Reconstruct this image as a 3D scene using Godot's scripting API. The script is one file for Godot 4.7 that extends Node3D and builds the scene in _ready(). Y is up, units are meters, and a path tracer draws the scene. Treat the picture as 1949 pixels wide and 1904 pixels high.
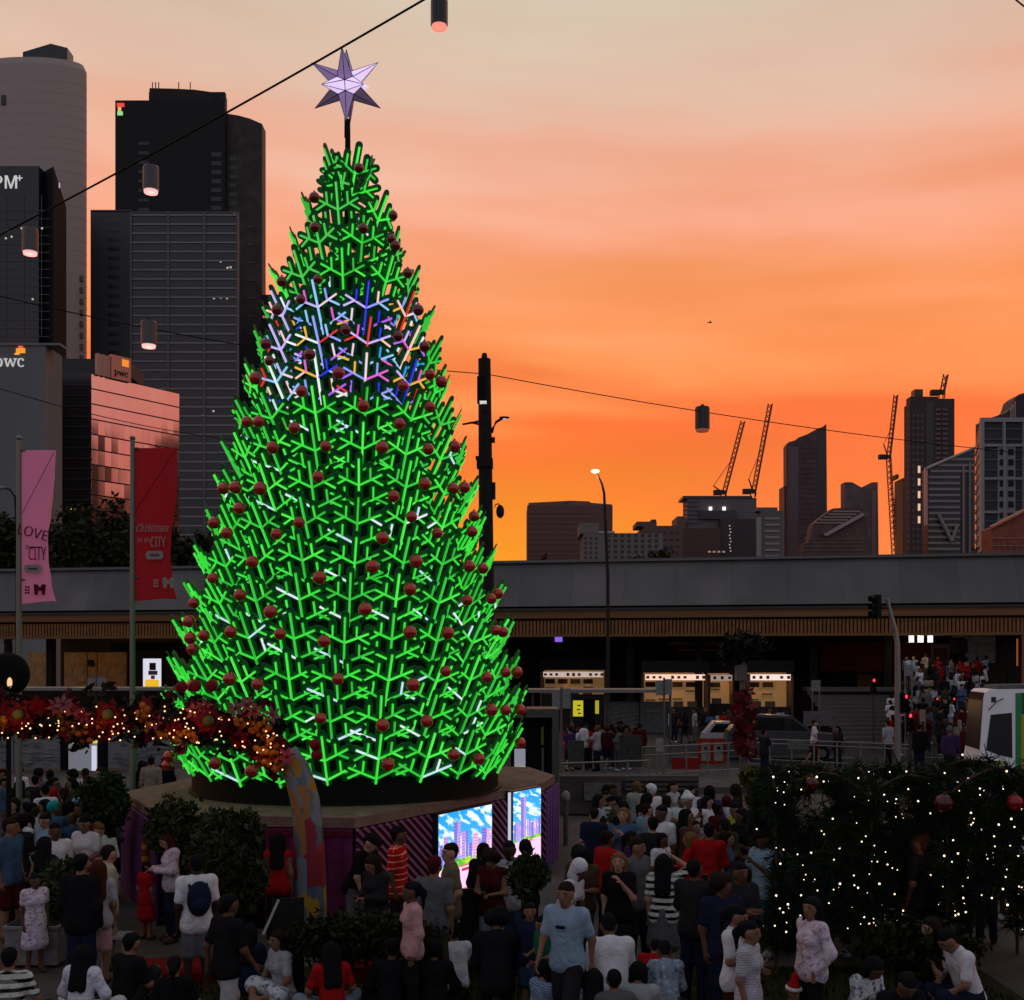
extends Node3D
# Dusk on a city square: a tall LED Christmas tree, the crowd round it, a station across the street and towers behind.
const F := 2150.0
const EYE := 4.2
const HZ := 1262.0
const CX := 974.5
var mats := {}
var noise_tex := []
var rng := RandomNumberGenerator.new()
var unit_box: BoxMesh


class MB:
	var v := PackedVector3Array()
	var n := PackedVector3Array()
	var t := PackedVector2Array()
	var ix := PackedInt32Array()

	func pt(p: Vector3, nn: Vector3, uv := Vector2.ZERO) -> int:
		v.append(p)
		n.append(nn)
		t.append(uv)
		return v.size() - 1

	func tri(a: int, b: int, c: int) -> void:
		if (v[b] - v[a]).cross(v[c] - v[a]).dot(n[a] + n[b] + n[c]) > 0.0:
			ix.append(a)
			ix.append(c)
			ix.append(b)
		else:
			ix.append(a)
			ix.append(b)
			ix.append(c)

	func quad(a: Vector3, b: Vector3, c: Vector3, d: Vector3, nn: Vector3) -> void:
		var i := pt(a, nn, Vector2(0, 1))
		pt(b, nn, Vector2(1, 1))
		pt(c, nn, Vector2(1, 0))
		pt(d, nn, Vector2(0, 0))
		tri(i, i + 1, i + 2)
		tri(i, i + 2, i + 3)

	func box(c: Vector3, s: Vector3, b := Basis.IDENTITY) -> void:
		var x := b.x * s.x * 0.5
		var y := b.y * s.y * 0.5
		var z := b.z * s.z * 0.5
		quad(c - x - y + z, c + x - y + z, c + x + y + z, c - x + y + z, b.z)
		quad(c + x - y - z, c - x - y - z, c - x + y - z, c + x + y - z, -b.z)
		quad(c + x - y + z, c + x - y - z, c + x + y - z, c + x + y + z, b.x)
		quad(c - x - y - z, c - x - y + z, c - x + y + z, c - x + y - z, -b.x)
		quad(c - x + y + z, c + x + y + z, c + x + y - z, c - x + y - z, b.y)
		quad(c - x - y - z, c + x - y - z, c + x - y + z, c - x - y + z, -b.y)

	func frame(d: Vector3) -> Basis:
		var up := Vector3.UP if absf(d.y) < 0.9 else Vector3.RIGHT
		var x := up.cross(d).normalized()
		return Basis(x, d.cross(x).normalized(), d)

	func tube(a: Vector3, b: Vector3, ra: float, rb: float, seg := 8, cap := true) -> void:
		sweep([a, b], [ra, rb], seg, cap)

	func sweep(p: Array, r: Array, seg := 8, cap := true) -> void:
		var rows := []
		var fr := Basis.IDENTITY
		for k in p.size():
			var d: Vector3 = (p[mini(k + 1, p.size() - 1)] - p[maxi(k - 1, 0)])
			d = d.normalized()
			fr = frame(d)
			var row := []
			for s in seg:
				var a := TAU * s / seg
				var o := fr.x * cos(a) + fr.y * sin(a)
				row.append(pt(p[k] + o * float(r[k]), o, Vector2(float(s) / seg, float(k) / p.size())))
			rows.append(row)
			if cap and (k == 0 or k == p.size() - 1):
				var nn := -d if k == 0 else d
				var c := pt(p[k], nn)
				var ring := []
				for s in seg:
					ring.append(pt(v[row[s]], nn))
				for s in seg:
					tri(c, ring[s], ring[(s + 1) % seg])
		for k in p.size() - 1:
			for s in seg:
				var e := (s + 1) % seg
				tri(rows[k][s], rows[k][e], rows[k + 1][e])
				tri(rows[k][s], rows[k + 1][e], rows[k + 1][s])

	func ball(c: Vector3, r: Vector3, seg := 12, rings := 8, b := Basis.IDENTITY) -> void:
		var rows := []
		for j in rings + 1:
			var th := PI * j / rings
			var row := []
			for s in seg:
				var a := TAU * s / seg
				var u := Vector3(sin(th) * cos(a), cos(th), sin(th) * sin(a))
				row.append(pt(c + b * (u * r), (b * (u / r)).normalized(), Vector2(float(s) / seg, float(j) / rings)))
			rows.append(row)
		for j in rings:
			for s in seg:
				var e := (s + 1) % seg
				if j > 0:
					tri(rows[j][s], rows[j][e], rows[j + 1][e])
				if j < rings - 1 or j == 0:
					tri(rows[j][s], rows[j + 1][e], rows[j + 1][s])

	# poly lies in the plane of ax and ay; the body reaches from depth z0 to z1 along az
	func prism(poly: PackedVector2Array, o: Vector3, ax: Vector3, ay: Vector3, az: Vector3, z0: float, z1: float) -> void:
		var f := Geometry2D.triangulate_polygon(poly)
		for side in 2:
			var nn := az if side == 1 else -az
			var base := v.size()
			for q in poly:
				pt(o + ax * q.x + ay * q.y + az * (z1 if side == 1 else z0), nn, q)
			for k in range(0, f.size(), 3):
				tri(base + f[k], base + f[k + 1], base + f[k + 2])
		var area := 0.0
		for k in poly.size():
			area += poly[k].cross(poly[(k + 1) % poly.size()])
		for k in poly.size():
			var a := poly[k]
			var b := poly[(k + 1) % poly.size()]
			var e := (b - a).normalized() * (1.0 if area > 0 else -1.0)
			var nn := ax * e.y - ay * e.x
			var pa := o + ax * a.x + ay * a.y
			var pb := o + ax * b.x + ay * b.y
			quad(pa + az * z0, pb + az * z0, pb + az * z1, pa + az * z1, nn)

	func lathe(prof: Array, c: Vector3, seg := 16) -> void:
		for k in prof.size() - 1:
			var a: Vector2 = prof[k]
			var b: Vector2 = prof[k + 1]
			var e := (b - a).normalized()
			var row := []
			for s in seg + 1:
				var th := TAU * s / seg
				var o := Vector3(cos(th), 0, sin(th))
				var nn := (o * e.y - Vector3.UP * e.x).normalized()
				row.append(pt(c + o * a.x + Vector3.UP * a.y, nn, Vector2(float(s) / seg, a.y)))
				row.append(pt(c + o * b.x + Vector3.UP * b.y, nn, Vector2(float(s) / seg, b.y)))
			for s in seg:
				tri(row[s * 2], row[s * 2 + 1], row[s * 2 + 3])
				tri(row[s * 2], row[s * 2 + 3], row[s * 2 + 2])

	func mesh(into: ArrayMesh = null) -> ArrayMesh:
		var m := into if into else ArrayMesh.new()
		if v.is_empty():
			return m
		var arr := []
		arr.resize(Mesh.ARRAY_MAX)
		arr[Mesh.ARRAY_VERTEX] = v
		arr[Mesh.ARRAY_NORMAL] = n
		arr[Mesh.ARRAY_TEX_UV] = t
		arr[Mesh.ARRAY_INDEX] = ix
		m.add_surface_from_arrays(Mesh.PRIMITIVE_TRIANGLES, arr)
		return m


# ---------------------------------------------------------------- helpers
func P(x: float, y: float, d: float) -> Vector3:      # the point seen at photograph position x, y, at d metres
	return Vector3((x - CX) / F * d, EYE - (y - HZ) / F * d, -d)


func depth_of(y: float, height: float) -> float:      # how far away something of that height above the square is
	return F * (EYE - height) / (y - HZ)


func tone(c: Color) -> Color:
	return c.linear_to_srgb()


# a matte material of that linear base colour; grain: metres per repeat of a faint mottling, 0 for none
func mt(r: float, g: float, b: float, rough := 0.8, metal := 0.0, grain := 1.5, world := false) -> StandardMaterial3D:
	var key := "%.4f %.4f %.4f %.2f %.2f %.2f %s" % [r, g, b, rough, metal, grain, world]
	if mats.has(key):
		return mats[key]
	var m := StandardMaterial3D.new()
	m.albedo_color = tone(Color(r, g, b))
	m.roughness = rough
	m.metallic = metal
	m.metallic_specular = 0.5 if rough < 0.5 or metal > 0.0 else 0.22
	if grain > 0.0:
		m.albedo_texture = noise_tex[2 if grain < 1.0 else (0 if grain < 3.0 else 1)]
		m.uv1_triplanar = true
		m.uv1_world_triplanar = world
		m.uv1_scale = Vector3.ONE / grain
	mats[key] = m
	return m


func glow(r: float, g: float, b: float, energy := 1.0) -> StandardMaterial3D:
	var key := "glow %.3f %.3f %.3f %.3f" % [r, g, b, energy]
	if mats.has(key):
		return mats[key]
	var m := StandardMaterial3D.new()
	m.albedo_color = tone(Color(r, g, b) * 0.4)
	m.roughness = 0.5
	m.emission_enabled = true
	m.emission = tone(Color(r, g, b))
	m.emission_energy_multiplier = energy
	mats[key] = m
	return m


func tag(o: Node3D, label: String, category: String, group := "", kind := "") -> Node3D:
	if label:
		o.set_meta("label", label)
	if category:
		o.set_meta("category", category)
	if group:
		o.set_meta("group", group)
	if kind:
		o.set_meta("kind", kind)
	return o


func thing(called: String, label: String, category: String, at := Vector3.ZERO, turn := 0.0, group := "") -> Node3D:
	var o := Node3D.new()
	o.name = called
	add_child(o, true)
	o.position = at
	o.rotation.y = turn
	tag(o, label, category, group)
	return o


func put(called: String, mesh: Mesh, m: Material, parent: Node3D, at := Vector3.ZERO, b := Basis.IDENTITY) -> MeshInstance3D:
	var o := MeshInstance3D.new()
	o.name = called
	o.mesh = mesh
	o.material_override = m
	o.transform = Transform3D(b, at)
	parent.add_child(o, true)
	return o


func part(called: String, mb: MB, m: Material, parent: Node3D) -> MeshInstance3D:
	return put(called, mb.mesh(), m, parent)


# a box as a part, sharing one unit mesh
func bx(called: String, c: Vector3, s: Vector3, m: Material, parent: Node3D, turn := Basis.IDENTITY) -> MeshInstance3D:
	return put(called, unit_box, m, parent, c, turn * Basis.from_scale(s))


func solo(called: String, mb: MB, m: Material, label: String, category: String, group := "") -> MeshInstance3D:
	var o := part(called, mb, m, self)
	tag(o, label, category, group)
	return o


func structure(called: String, mb: MB, m: Material, label := "") -> MeshInstance3D:
	var o := part(called, mb, m, self)
	tag(o, label, "", "", "structure")
	return o


func stuff(o: Node3D) -> Node3D:
	o.set_meta("kind", "stuff")
	return o


func scatter(called: String, mesh: Mesh, m: Material, where: Array, parent: Node3D) -> MultiMeshInstance3D:
	var mm := MultiMesh.new()
	mm.transform_format = MultiMesh.TRANSFORM_3D
	mm.mesh = mesh
	mm.instance_count = where.size()
	for k in where.size():
		mm.set_instance_transform(k, where[k])
	var o := MultiMeshInstance3D.new()
	o.name = called
	o.multimesh = mm
	o.material_override = m
	parent.add_child(o, true)
	o.set_meta("kind", "stuff")
	return o


func letters(text: String, size: float, m: Material, parent: Node3D, at: Vector3, called := "lettering", turn := Basis.IDENTITY, deep := 0.02, font := "Droid Sans") -> MeshInstance3D:
	var tm := TextMesh.new()
	var f := SystemFont.new()
	f.font_names = PackedStringArray([font])
	tm.font = f
	tm.text = text
	tm.font_size = 64
	tm.pixel_size = size / 64.0
	tm.depth = deep
	tm.curve_step = 4.0
	return put(called, tm, m, parent, at, turn)


func random_turn() -> Basis:
	return Basis.from_euler(Vector3(rng.randf() * TAU, rng.randf() * TAU, rng.randf() * TAU))


func make_noise() -> void:
	for k in 4:
		var fn := FastNoiseLite.new()
		fn.seed = 7 + k
		fn.frequency = 0.03
		fn.fractal_octaves = 5
		var w := 256
		var im := Image.create(w, w, false, Image.FORMAT_RGB8)
		var w1 := 22.0 if k == 3 else 40.0
		for y in w:
			for x in w:
				# wraps round, so that repeats do not show a seam
				var a := TAU * x / w
				var b := TAU * y / w
				var c := fn.get_noise_3d(cos(a) * w1 + cos(b) * 17.0, sin(a) * w1 + sin(b) * 17.0, cos(b) * w1 + sin(a + b) * 9.0)
				var l := clampf((0.5 if k == 3 else 0.9) + c * [0.22, 0.2, 0.10, 1.4][k], 0.0 if k == 3 else 0.4, 1.0)
				im.set_pixel(x, y, Color(l, l, l))
		noise_tex.append(ImageTexture.create_from_image(im))


# ---------------------------------------------------------------- camera, sky, light
func make_view() -> void:
	var cam := Camera3D.new()
	cam.name = "camera"
	add_child(cam)
	cam.position = Vector3(0, EYE, 0)
	cam.projection = Camera3D.PROJECTION_FRUSTUM
	cam.near = 0.1
	cam.far = 6000.0
	cam.size = 1904.0 / F * cam.near
	cam.frustum_offset = Vector2(0, (HZ - 952.0) / F * cam.near)
	cam.current = true
	var e := Environment.new()
	e.background_mode = Environment.BG_SKY
	e.sky = Sky.new()
	var sm := PanoramaSkyMaterial.new()
	sm.panorama = sunset()
	e.sky.sky_material = sm
	e.tonemap_mode = Environment.TONE_MAPPER_LINEAR
	e.tonemap_exposure = 1.0
	e.background_energy_multiplier = 1.0
	e.sdfgi_enabled = true
	e.ssao_enabled = true
	e.ssil_enabled = true
	var we := WorldEnvironment.new()
	we.name = "world_environment"
	we.environment = e
	add_child(we)
	var sun := DirectionalLight3D.new()          # the sun has just set: what is left is a faint warm light along the ground
	sun.name = "last_sunlight"
	sun.light_energy = 0.02
	sun.light_color = Color(1.0, 0.62, 0.4)
	sun.light_angular_distance = 10.0
	sun.shadow_enabled = true
	add_child(sun)
	sun.look_at_from_position(Vector3(-60, 20, -500), Vector3(0, 0, 0))


# the afterglow: orange low in the west (ahead), peach and cream above it, dull blue grey overhead and in the east
func sunset() -> ImageTexture:
	var w := 1536
	var h := 768
	var west := Gradient.new()
	west.offsets = PackedFloat32Array([0.0, 0.062, 0.105, 0.135, 0.162, 0.19, 0.217, 0.243, 0.27, 0.292, 0.338, 0.45, 0.65, 1.0])
	west.colors = PackedColorArray([Color8(255, 150, 40), Color8(255, 146, 48), Color8(255, 122, 58), Color8(255, 120, 62), Color8(255, 150, 86), Color8(255, 158, 100), Color8(251, 162, 120), Color8(247, 170, 138), Color8(240, 181, 155), Color8(229, 188, 166), Color8(214, 193, 172), Color8(206, 196, 186), Color8(182, 182, 188), Color8(170, 174, 188)])
	var east := Gradient.new()
	east.offsets = PackedFloat32Array([0.0, 0.12, 0.3, 0.6, 1.0])
	east.colors = PackedColorArray([Color8(160, 150, 160), Color8(174, 164, 174), Color8(168, 168, 182), Color8(168, 172, 188), Color8(170, 174, 188)])
	var fn := FastNoiseLite.new()
	fn.seed = 11
	fn.frequency = 1.0
	fn.fractal_octaves = 4
	var data := PackedFloat32Array()
	data.resize(w * h * 3)
	var i := 0
	for y in h:
		var up := PI * (0.5 - (y + 0.5) / h)
		var s := clampf(up / (PI / 2.0), 0.0, 1.0)
		var cw := west.sample(s).srgb_to_linear()
		var ce := east.sample(s).srgb_to_linear()
		var cu := cos(up)
		var su := sin(up)
		for x in w:
			var c := ce
			if up < 0.0:
				c = Color(0.05, 0.05, 0.055)
			else:
				var az := TAU * (x + 0.5) / w
				var side := 0.5 + 0.5 * cos(az - 0.02)
				var k := smoothstep(0.12, 0.93, side)
				var dx := cu * sin(az)
				var dz := cu * cos(az)
				var f := fn.get_noise_3d(dx * 1.6, su * 13.0 + dx * 0.9, dz * 1.6)
				f += 0.35 * fn.get_noise_3d(dx * 5.0 + 9.0, su * 34.0 + dx * 2.0, dz * 5.0)
				var shifted := cw
				if up < 0.8:
					shifted = west.sample(clampf(s + f * 0.034, 0.0, 1.0)).srgb_to_linear()
				c = ce.lerp(shifted, k)
				var low := exp(-pow((az if az < PI else az - TAU) / 0.13, 2.0)) * exp(-pow(up / 0.13, 2.0))
				c = c.lerp(Color(1.0, 0.40, 0.018), 0.62 * low)
				# further along the horizon the glow turns from yellow to rose
				var rose := smoothstep(0.05, 0.35, absf(az if az < PI else az - TAU)) * exp(-pow(up / 0.2, 2.0)) * k
				c = c.lerp(Color(1.0, 0.215, 0.080), 0.7 * rose)
				c *= 1.0 + 0.13 * f
			data[i] = c.r
			data[i + 1] = c.g
			data[i + 2] = c.b
			i += 3
	return ImageTexture.create_from_image(Image.create_from_data(w, h, false, Image.FORMAT_RGBF, data.to_byte_array()))


# ---------------------------------------------------------------- ground
func make_ground() -> void:
	var g := MB.new()
	g.quad(Vector3(-5000, 0, 40), Vector3(5000, 0, 40), Vector3(5000, 0, -5500), Vector3(-5000, 0, -5500), Vector3.UP)
	structure("ground", g, mt(0.078, 0.0676, 0.0624, 0.85, 0.0, 6.0, true), "dark sandstone paving of the square reaching to the city")
	var road := MB.new()
	road.quad(Vector3(-90, 0.004, -43), Vector3(90, 0.004, -43), Vector3(90, 0.004, -57), Vector3(-90, 0.004, -57), Vector3.UP)
	structure("road", road, mt(0.026, 0.026, 0.027, 0.7, 0.0, 5.0, true), "asphalt street between the square and the station")
	var path := MB.new()
	path.box(Vector3(6, 0.1, -39.5), Vector3(60, 0.2, 6.4))
	structure("pavement", path, mt(0.0884, 0.0858, 0.0832, 0.8, 0.0, 4.0, true), "raised tram stop platform along the street")
	var lane := MB.new()
	for k in 14:
		lane.box(Vector3(-26 + k * 5.0, 0.011, -50), Vector3(2.2, 0.006, 0.12))
	structure("road_marking", lane, mt(0.312, 0.312, 0.3016), "white broken lane line on the street")
	var rail := MB.new()
	for z in [-44.2, -45.65, -47.2, -48.65]:
		rail.box(Vector3(0, 0.012, z), Vector3(160, 0.012, 0.07))
	structure("track", rail, mt(0.156, 0.156, 0.156, 0.3, 0.9), "steel tram rails set into the street")
	var lawn := MB.new()
	lawn.quad(Vector3(-5.2, 0.006, -10.5), Vector3(6.4, 0.006, -10.5), Vector3(6.4, 0.006, -15.6), Vector3(-5.2, 0.006, -15.6), Vector3.UP)
	structure("lawn", lawn, mt(0.0182, 0.0208, 0.0062, 0.9, 0.0, 2.0, true), "worn lawn under the seated crowd")
	var blade := MB.new()
	for k in 5:
		var a := TAU * k / 5.0 + 0.3
		var o := Vector3(cos(a), 0, sin(a)) * 0.018
		var lean := Vector3(cos(a * 1.7), 0, sin(a * 1.7)) * 0.022
		var s := Vector3(-sin(a), 0, cos(a)) * 0.005
		var i := blade.pt(o - s, Vector3.UP)
		blade.pt(o + s, Vector3.UP)
		blade.pt(o + lean + Vector3.UP * 0.055, Vector3.UP)
		blade.tri(i, i + 1, i + 2)
	var where := []
	for k in 9000:
		where.append(Transform3D(Basis(Vector3.UP, rng.randf() * TAU).scaled(Vector3.ONE * rng.randf_range(0.7, 1.4)), Vector3(rng.randf_range(-5, 6.2), 0.006, -rng.randf_range(12.4, 15.5))))
	var gr := scatter("grass", blade.mesh(), mt(0.026, 0.0338, 0.0078, 0.8, 0.0, 0.0), where, self)
	tag(gr, "short trodden grass blades of the lawn", "grass", "", "stuff")


# ---------------------------------------------------------------- things far away
func loc(root: Node3D, x: float, y: float, z := 0.0) -> Vector3:      # where the sight line through x, y meets the plane z of that thing
	var inv := root.transform.affine_inverse()
	var o := inv * Vector3(0, EYE, 0)
	var d := inv.basis * Vector3((x - CX) / F, -(y - HZ) / F, -1.0)
	return o + d * ((z - o.z) / d.z)


func far_thing(called: String, label: String, x: float, d: float, turn := 0.0, group := "") -> Node3D:
	var mid := P(x, HZ, d)
	return thing(called, label, "building", Vector3(mid.x, 0, -d), turn, group)


func block(called: String, label: String, x0: float, x1: float, top: float, d: float, m: Material, deep: float, turn := 0.0, group := "") -> Node3D:
	var r := far_thing(called, label, (x0 + x1) * 0.5, d, turn, group)
	# the side that shows beside the front is part of the measured width
	var xa := CX + (x0 - CX) * (d + deep) / d if x0 > CX else x0
	var xb := CX + (x1 - CX) * (d + deep) / d if x1 < CX else x1
	slab("wall", r, xa, xb, top, 1262 + EYE / d * F, 0.0, deep, m)
	return r


# a box part between two sight lines across and two up, from plane z backwards
func slab(called: String, r: Node3D, x0: float, x1: float, y0: float, y1: float, z: float, deep: float, m: Material) -> MeshInstance3D:
	var a := loc(r, x0, y1, z)
	var b := loc(r, x1, y0, z)
	return bx(called, Vector3((a.x + b.x) * 0.5, (a.y + b.y) * 0.5, z - deep * 0.5), Vector3(absf(b.x - a.x), absf(b.y - a.y), deep), m, r)


func panes(called: String, r: Node3D, x0: float, x1: float, nx: int, y0: float, y1: float, ny: int, fx: float, fy: float, m: Material, z: float, deep: float) -> void:
	var sx := (x1 - x0) / nx
	var sy := (y1 - y0) / ny
	for j in ny:
		for i in nx:
			slab(called, r, x0 + sx * (i + 0.5 - fx * 0.5), x0 + sx * (i + 0.5 + fx * 0.5), y0 + sy * (j + 0.5 - fy * 0.5), y0 + sy * (j + 0.5 + fy * 0.5), z, deep, m)


func make_west_towers() -> void:
	var dark := mt(0.033, 0.032, 0.033, 0.55, 0.0, 30.0)
	var black := mt(0.0182, 0.0187, 0.0218, 0.25, 0.0, 30.0)
	var glass := mt(0.026, 0.027, 0.0322, 0.12, 0.0, 30.0)
	var light_line := mt(0.26, 0.26, 0.255, 0.6, 0.0, 0.0)
	# round stone tower
	var d := 420.0
	var c := P(62, HZ, d + 21)
	var r := thing("round_tower", "tall round tower of pale stone with a flat dark box on its roof", "building", Vector3(c.x, 0, -d - 21))
	var rad := 102.0 / F * (d + 21)
	var top := loc(r, 62, 107, rad * 0.33).y
	var stone := mt(0.38, 0.32, 0.295, 0.7, 0.0, 0.0)
	var lv := MB.new()
	lv.lathe([Vector2(rad, 0), Vector2(rad, top - 2.5), Vector2(rad - 1.2, top), Vector2(0, top)], Vector3.ZERO, 48)
	part("wall", lv, stone, r).scale = Vector3(1, 1, 0.33)
	for k in 26:
		var band := MB.new()
		var y := top - 9 - k * 4.3
		band.lathe([Vector2(rad + 0.02, y - 0.10), Vector2(rad + 0.07, y - 0.10), Vector2(rad + 0.07, y + 0.10), Vector2(rad + 0.02, y + 0.10)], Vector3.ZERO, 48)
		part("floor_band", band, mt(0.35, 0.295, 0.27, 0.7, 0.0, 0.0), r).scale = Vector3(1, 1, 0.33)
	var pent := MB.new()
	var pl := PackedVector2Array()
	for q in [[43, 122], [128, 122], [128, 91], [96, 83], [43, 99]]:
		var pp := loc(r, q[0], q[1], 2.0)
		pl.append(Vector2(pp.x, pp.y))
	pent.prism(pl, Vector3.ZERO, Vector3.RIGHT, Vector3.UP, Vector3.BACK, -4, 2)
	part("roof_box", pent, black, r)
	for k in 17:
		for s in 2:
			var az := -0.86 if s == 0 else -0.34
			bx("window", Vector3(rad * cos(az), top - 84 - k * 4.4, -rad * 0.33 * sin(az)), Vector3(2.2, 2.1, 1.0), black, r, Basis(Vector3.UP, az * 0.6))
	bx("window", loc(r, 8, 192, rad * 0.28), Vector3(1.6, 3.6, 2.0), black, r)

	# dark glass office with white lettering
	r = block("glass_office", "dark glass office block with white letters near its roof", -60, 100, 316, 330, glass, 10)
	var side := MB.new()
	var e := loc(r, 100, 316)
	var f := loc(r, 126, 334, -30)
	side.prism(PackedVector2Array([Vector2(e.x + 0.1, -0.3), Vector2(f.x, -30), Vector2(f.x - 12, -30), Vector2(e.x - 12, -10.2)]), Vector3(0, 0, 0), Vector3.RIGHT, Vector3.BACK, Vector3.UP, 0, e.y)
	part("wall", side, mt(0.02, 0.02, 0.022, 0.9, 0.0, 0.0), r)
	for k in 21:
		slab("floor_band", r, -60, 94, 400 + k * 16.0, 401.2 + k * 16.0, 0.15, 0.3, mt(0.039, 0.0406, 0.0458, 0.3, 0.0, 0.0))
	for x in [10.0, 44.0, 78.0]:
		slab("mullion", r, x, x + 1.2, 372, 640, 0.2, 0.4, mt(0.0416, 0.0426, 0.0468, 0.3, 0.0, 0.0))
	for p in [[14, 437], [20, 449], [39, 433], [47, 432], [78, 433], [9, 452], [60, 568]]:
		slab("lit_window", r, p[0], p[0] + 3.0, p[1], p[1] + 3.0, 0.3, 0.2, glow(0.8, 0.75, 0.6, 0.6))
	letters("PM", 5.2, glow(0.85, 0.85, 0.85, 0.55), r, loc(r, 11, 347, 0.2), "lettering", Basis.IDENTITY, 0.3)
	letters("+", 3.4, glow(0.85, 0.85, 0.85, 0.55), r, loc(r, 37, 339, 0.2), "lettering", Basis.IDENTITY, 0.3)
	slab("lit_sign", r, 106, 113, 348, 357, -12, 0.4, glow(0.7, 0.7, 0.7, 0.6))

	# broad stepped tower
	d = 400.0
	r = block("stepped_tower", "broad black tower with a stepped roofline and a small lit sign", 219, 432, 191, d, dark, 3)
	slab("roof_step", r, 283, 428, 175, 192, -0.8, 2, dark)
	var cap := MB.new()
	var pts := PackedVector2Array()
	for q in [[283, 166], [330, 167], [370, 169], [405, 174], [428, 181], [428, 194], [283, 194]]:
		var pp := loc(r, q[0], q[1])
		pts.append(Vector2(pp.x, pp.y))
	cap.prism(pts, Vector3.ZERO, Vector3.RIGHT, Vector3.UP, Vector3.BACK, -3, -0.6)
	part("roof_crown", cap, dark, r)
	var wing := MB.new()
	pts = PackedVector2Array()
	for q in [[412, 1265], [412, 206], [431.5, 209], [450, 212], [472, 218], [495, 228], [495, 1265]]:
		var pp := loc(r, q[0], q[1])
		pts.append(Vector2(pp.x, pp.y))
	wing.prism(pts, Vector3.ZERO, Vector3.RIGHT, Vector3.UP, Vector3.BACK, -9, -3)
	part("wall", wing, mt(0.0676, 0.0598, 0.0572, 0.5, 0.0, 30.0), r)
	for k in 13:
		slab("window", r, 263, 283, 270 + k * 18.0, 276 + k * 18.0, 0.12, 0.3, black)
		slab("window", r, 402, 421, 290 + k * 17.0, 298 + k * 17.0, 0.12, 0.3, black)
		slab("window", r, 435, 450, 298 + k * 17.0, 306 + k * 17.0, -2.86, 0.3, black)
	for k in 7:
		slab("ledge", r, 470, 484, 430 + k * 34.0, 433 + k * 34.0, -2.8, 0.4, mt(0.104, 0.0884, 0.0832, 0.6, 0.0, 0.0))
	slab("lit_sign", r, 222, 236, 196, 203, 0.3, 0.3, glow(0.9, 0.06, 0.05, 0.9))
	slab("lit_sign", r, 224, 230, 204, 211, 0.3, 0.3, glow(0.9, 0.55, 0.12, 0.8))
	slab("lit_sign", r, 223, 233, 212, 219, 0.3, 0.3, glow(0.35, 0.8, 0.3, 0.8))
	for x in [290, 296, 302, 340, 362]:
		bx("mast", loc(r, x, 163, -4), Vector3(0.3, 2.4, 0.3), black, r)

	# slab of offices with a pale grid over its glass
	r = block("gridded_office", "office slab with a pale horizontal grid over dark glass", 172, 455, 402, 360, mt(0.039, 0.039, 0.0416, 0.45, 0.0, 30.0), 7)
	slab("window_wall", r, 248, 452, 408, 1090, 0.2, 0.4, glass)
	for k in 38:
		slab("floor_band", r, 248, 452, 408 + k * 17.4, 410.6 + k * 17.4, 0.55, 0.7, light_line)
	for x in [247.0, 318.0, 387.0, 450.0]:
		slab("mullion", r, x, x + 3.6, 403, 1088, 0.75, 0.8, mt(0.1352, 0.1352, 0.1326, 0.6, 0.0, 0.0))
	for k in 26:
		slab("window", r, 206, 228, 416 + k * 18.0, 423 + k * 18.0, 0.1, 0.3, black)
	for p in [[418, 496], [431, 508], [437, 507], [300, 775], [385, 790], [404, 781], [405, 566], [418, 565], [430, 566], [208, 700], [216, 699]]:
		slab("lit_window", r, p[0], p[0] + 3.5, p[1], p[1] + 3.2, 0.4, 0.2, glow(0.8, 0.72, 0.55, 0.5))
	slab("roof_edge", r, 172, 250, 399.5, 402, 0.3, 30, mt(0.0832, 0.0806, 0.078, 0.6, 0.0, 0.0))

	# pale concrete office with an orange emblem
	r = block("concrete_office", "pale grey concrete office with white letters and an orange emblem", -70, 118, 657, 190, mt(0.25, 0.258, 0.258, 0.7, 0.0, 20.0), 7)
	slab("roof_edge", r, -70, 114, 653, 657, 0.25, 3, mt(0.1872, 0.1872, 0.182, 0.7, 0.0, 0.0))
	letters("pwc", 2.6, glow(0.85, 0.85, 0.85, 0.5), r, loc(r, 17, 688, 0.1), "lettering", Basis.IDENTITY, 0.2, "Droid Serif")
	slab("emblem", r, 30, 47, 663, 672, 0.15, 0.3, glow(1.0, 0.34, 0.02, 0.9))
	slab("emblem", r, 34, 43, 658.5, 663, 0.15, 0.3, glow(0.95, 0.12, 0.05, 0.9))
	slab("emblem", r, 27, 36, 672.2, 675, 0.15, 0.3, glow(1.0, 0.5, 0.1, 0.8))

	# glass office that mirrors the sunset on the side turned to it
	d = 205.0
	var corner := P(173, HZ, d)
	r = thing("mirror_office", "low glass office whose side mirrors the pink sunset", "building", Vector3(corner.x, 0, -d))
	var left_x := loc(r, 34, 700).x
	var hgt := loc(r, 173, 710).y
	bx("wall", Vector3(left_x * 0.5, hgt * 0.5, -10), Vector3(-left_x, hgt, 20), black, r)
	for k in 17:
		bx("floor_band", Vector3(left_x * 0.5, hgt - 2.2 - k * 1.9, 0.06), Vector3(-left_x, 0.16, 0.2), mt(0.0364, 0.039, 0.0442, 0.3, 0.0, 0.0), r)
	for p in [[134, 1072], [139, 1073], [137, 1105], [141, 1105], [136, 1133], [141, 1133]]:
		slab("lit_window", r, p[0], p[0] + 3.5, p[1] - 105, p[1] - 102, 0.1, 0.15, glow(0.9, 0.6, 0.3, 0.8))
	# the mirrored side runs away to the north
	var far_d := d * (HZ - 710.0) / (HZ - 748.0)
	var far_x := (340.0 - CX) / F * far_d
	var run := Vector3(far_x - corner.x, 0, -(far_d - d))
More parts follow.
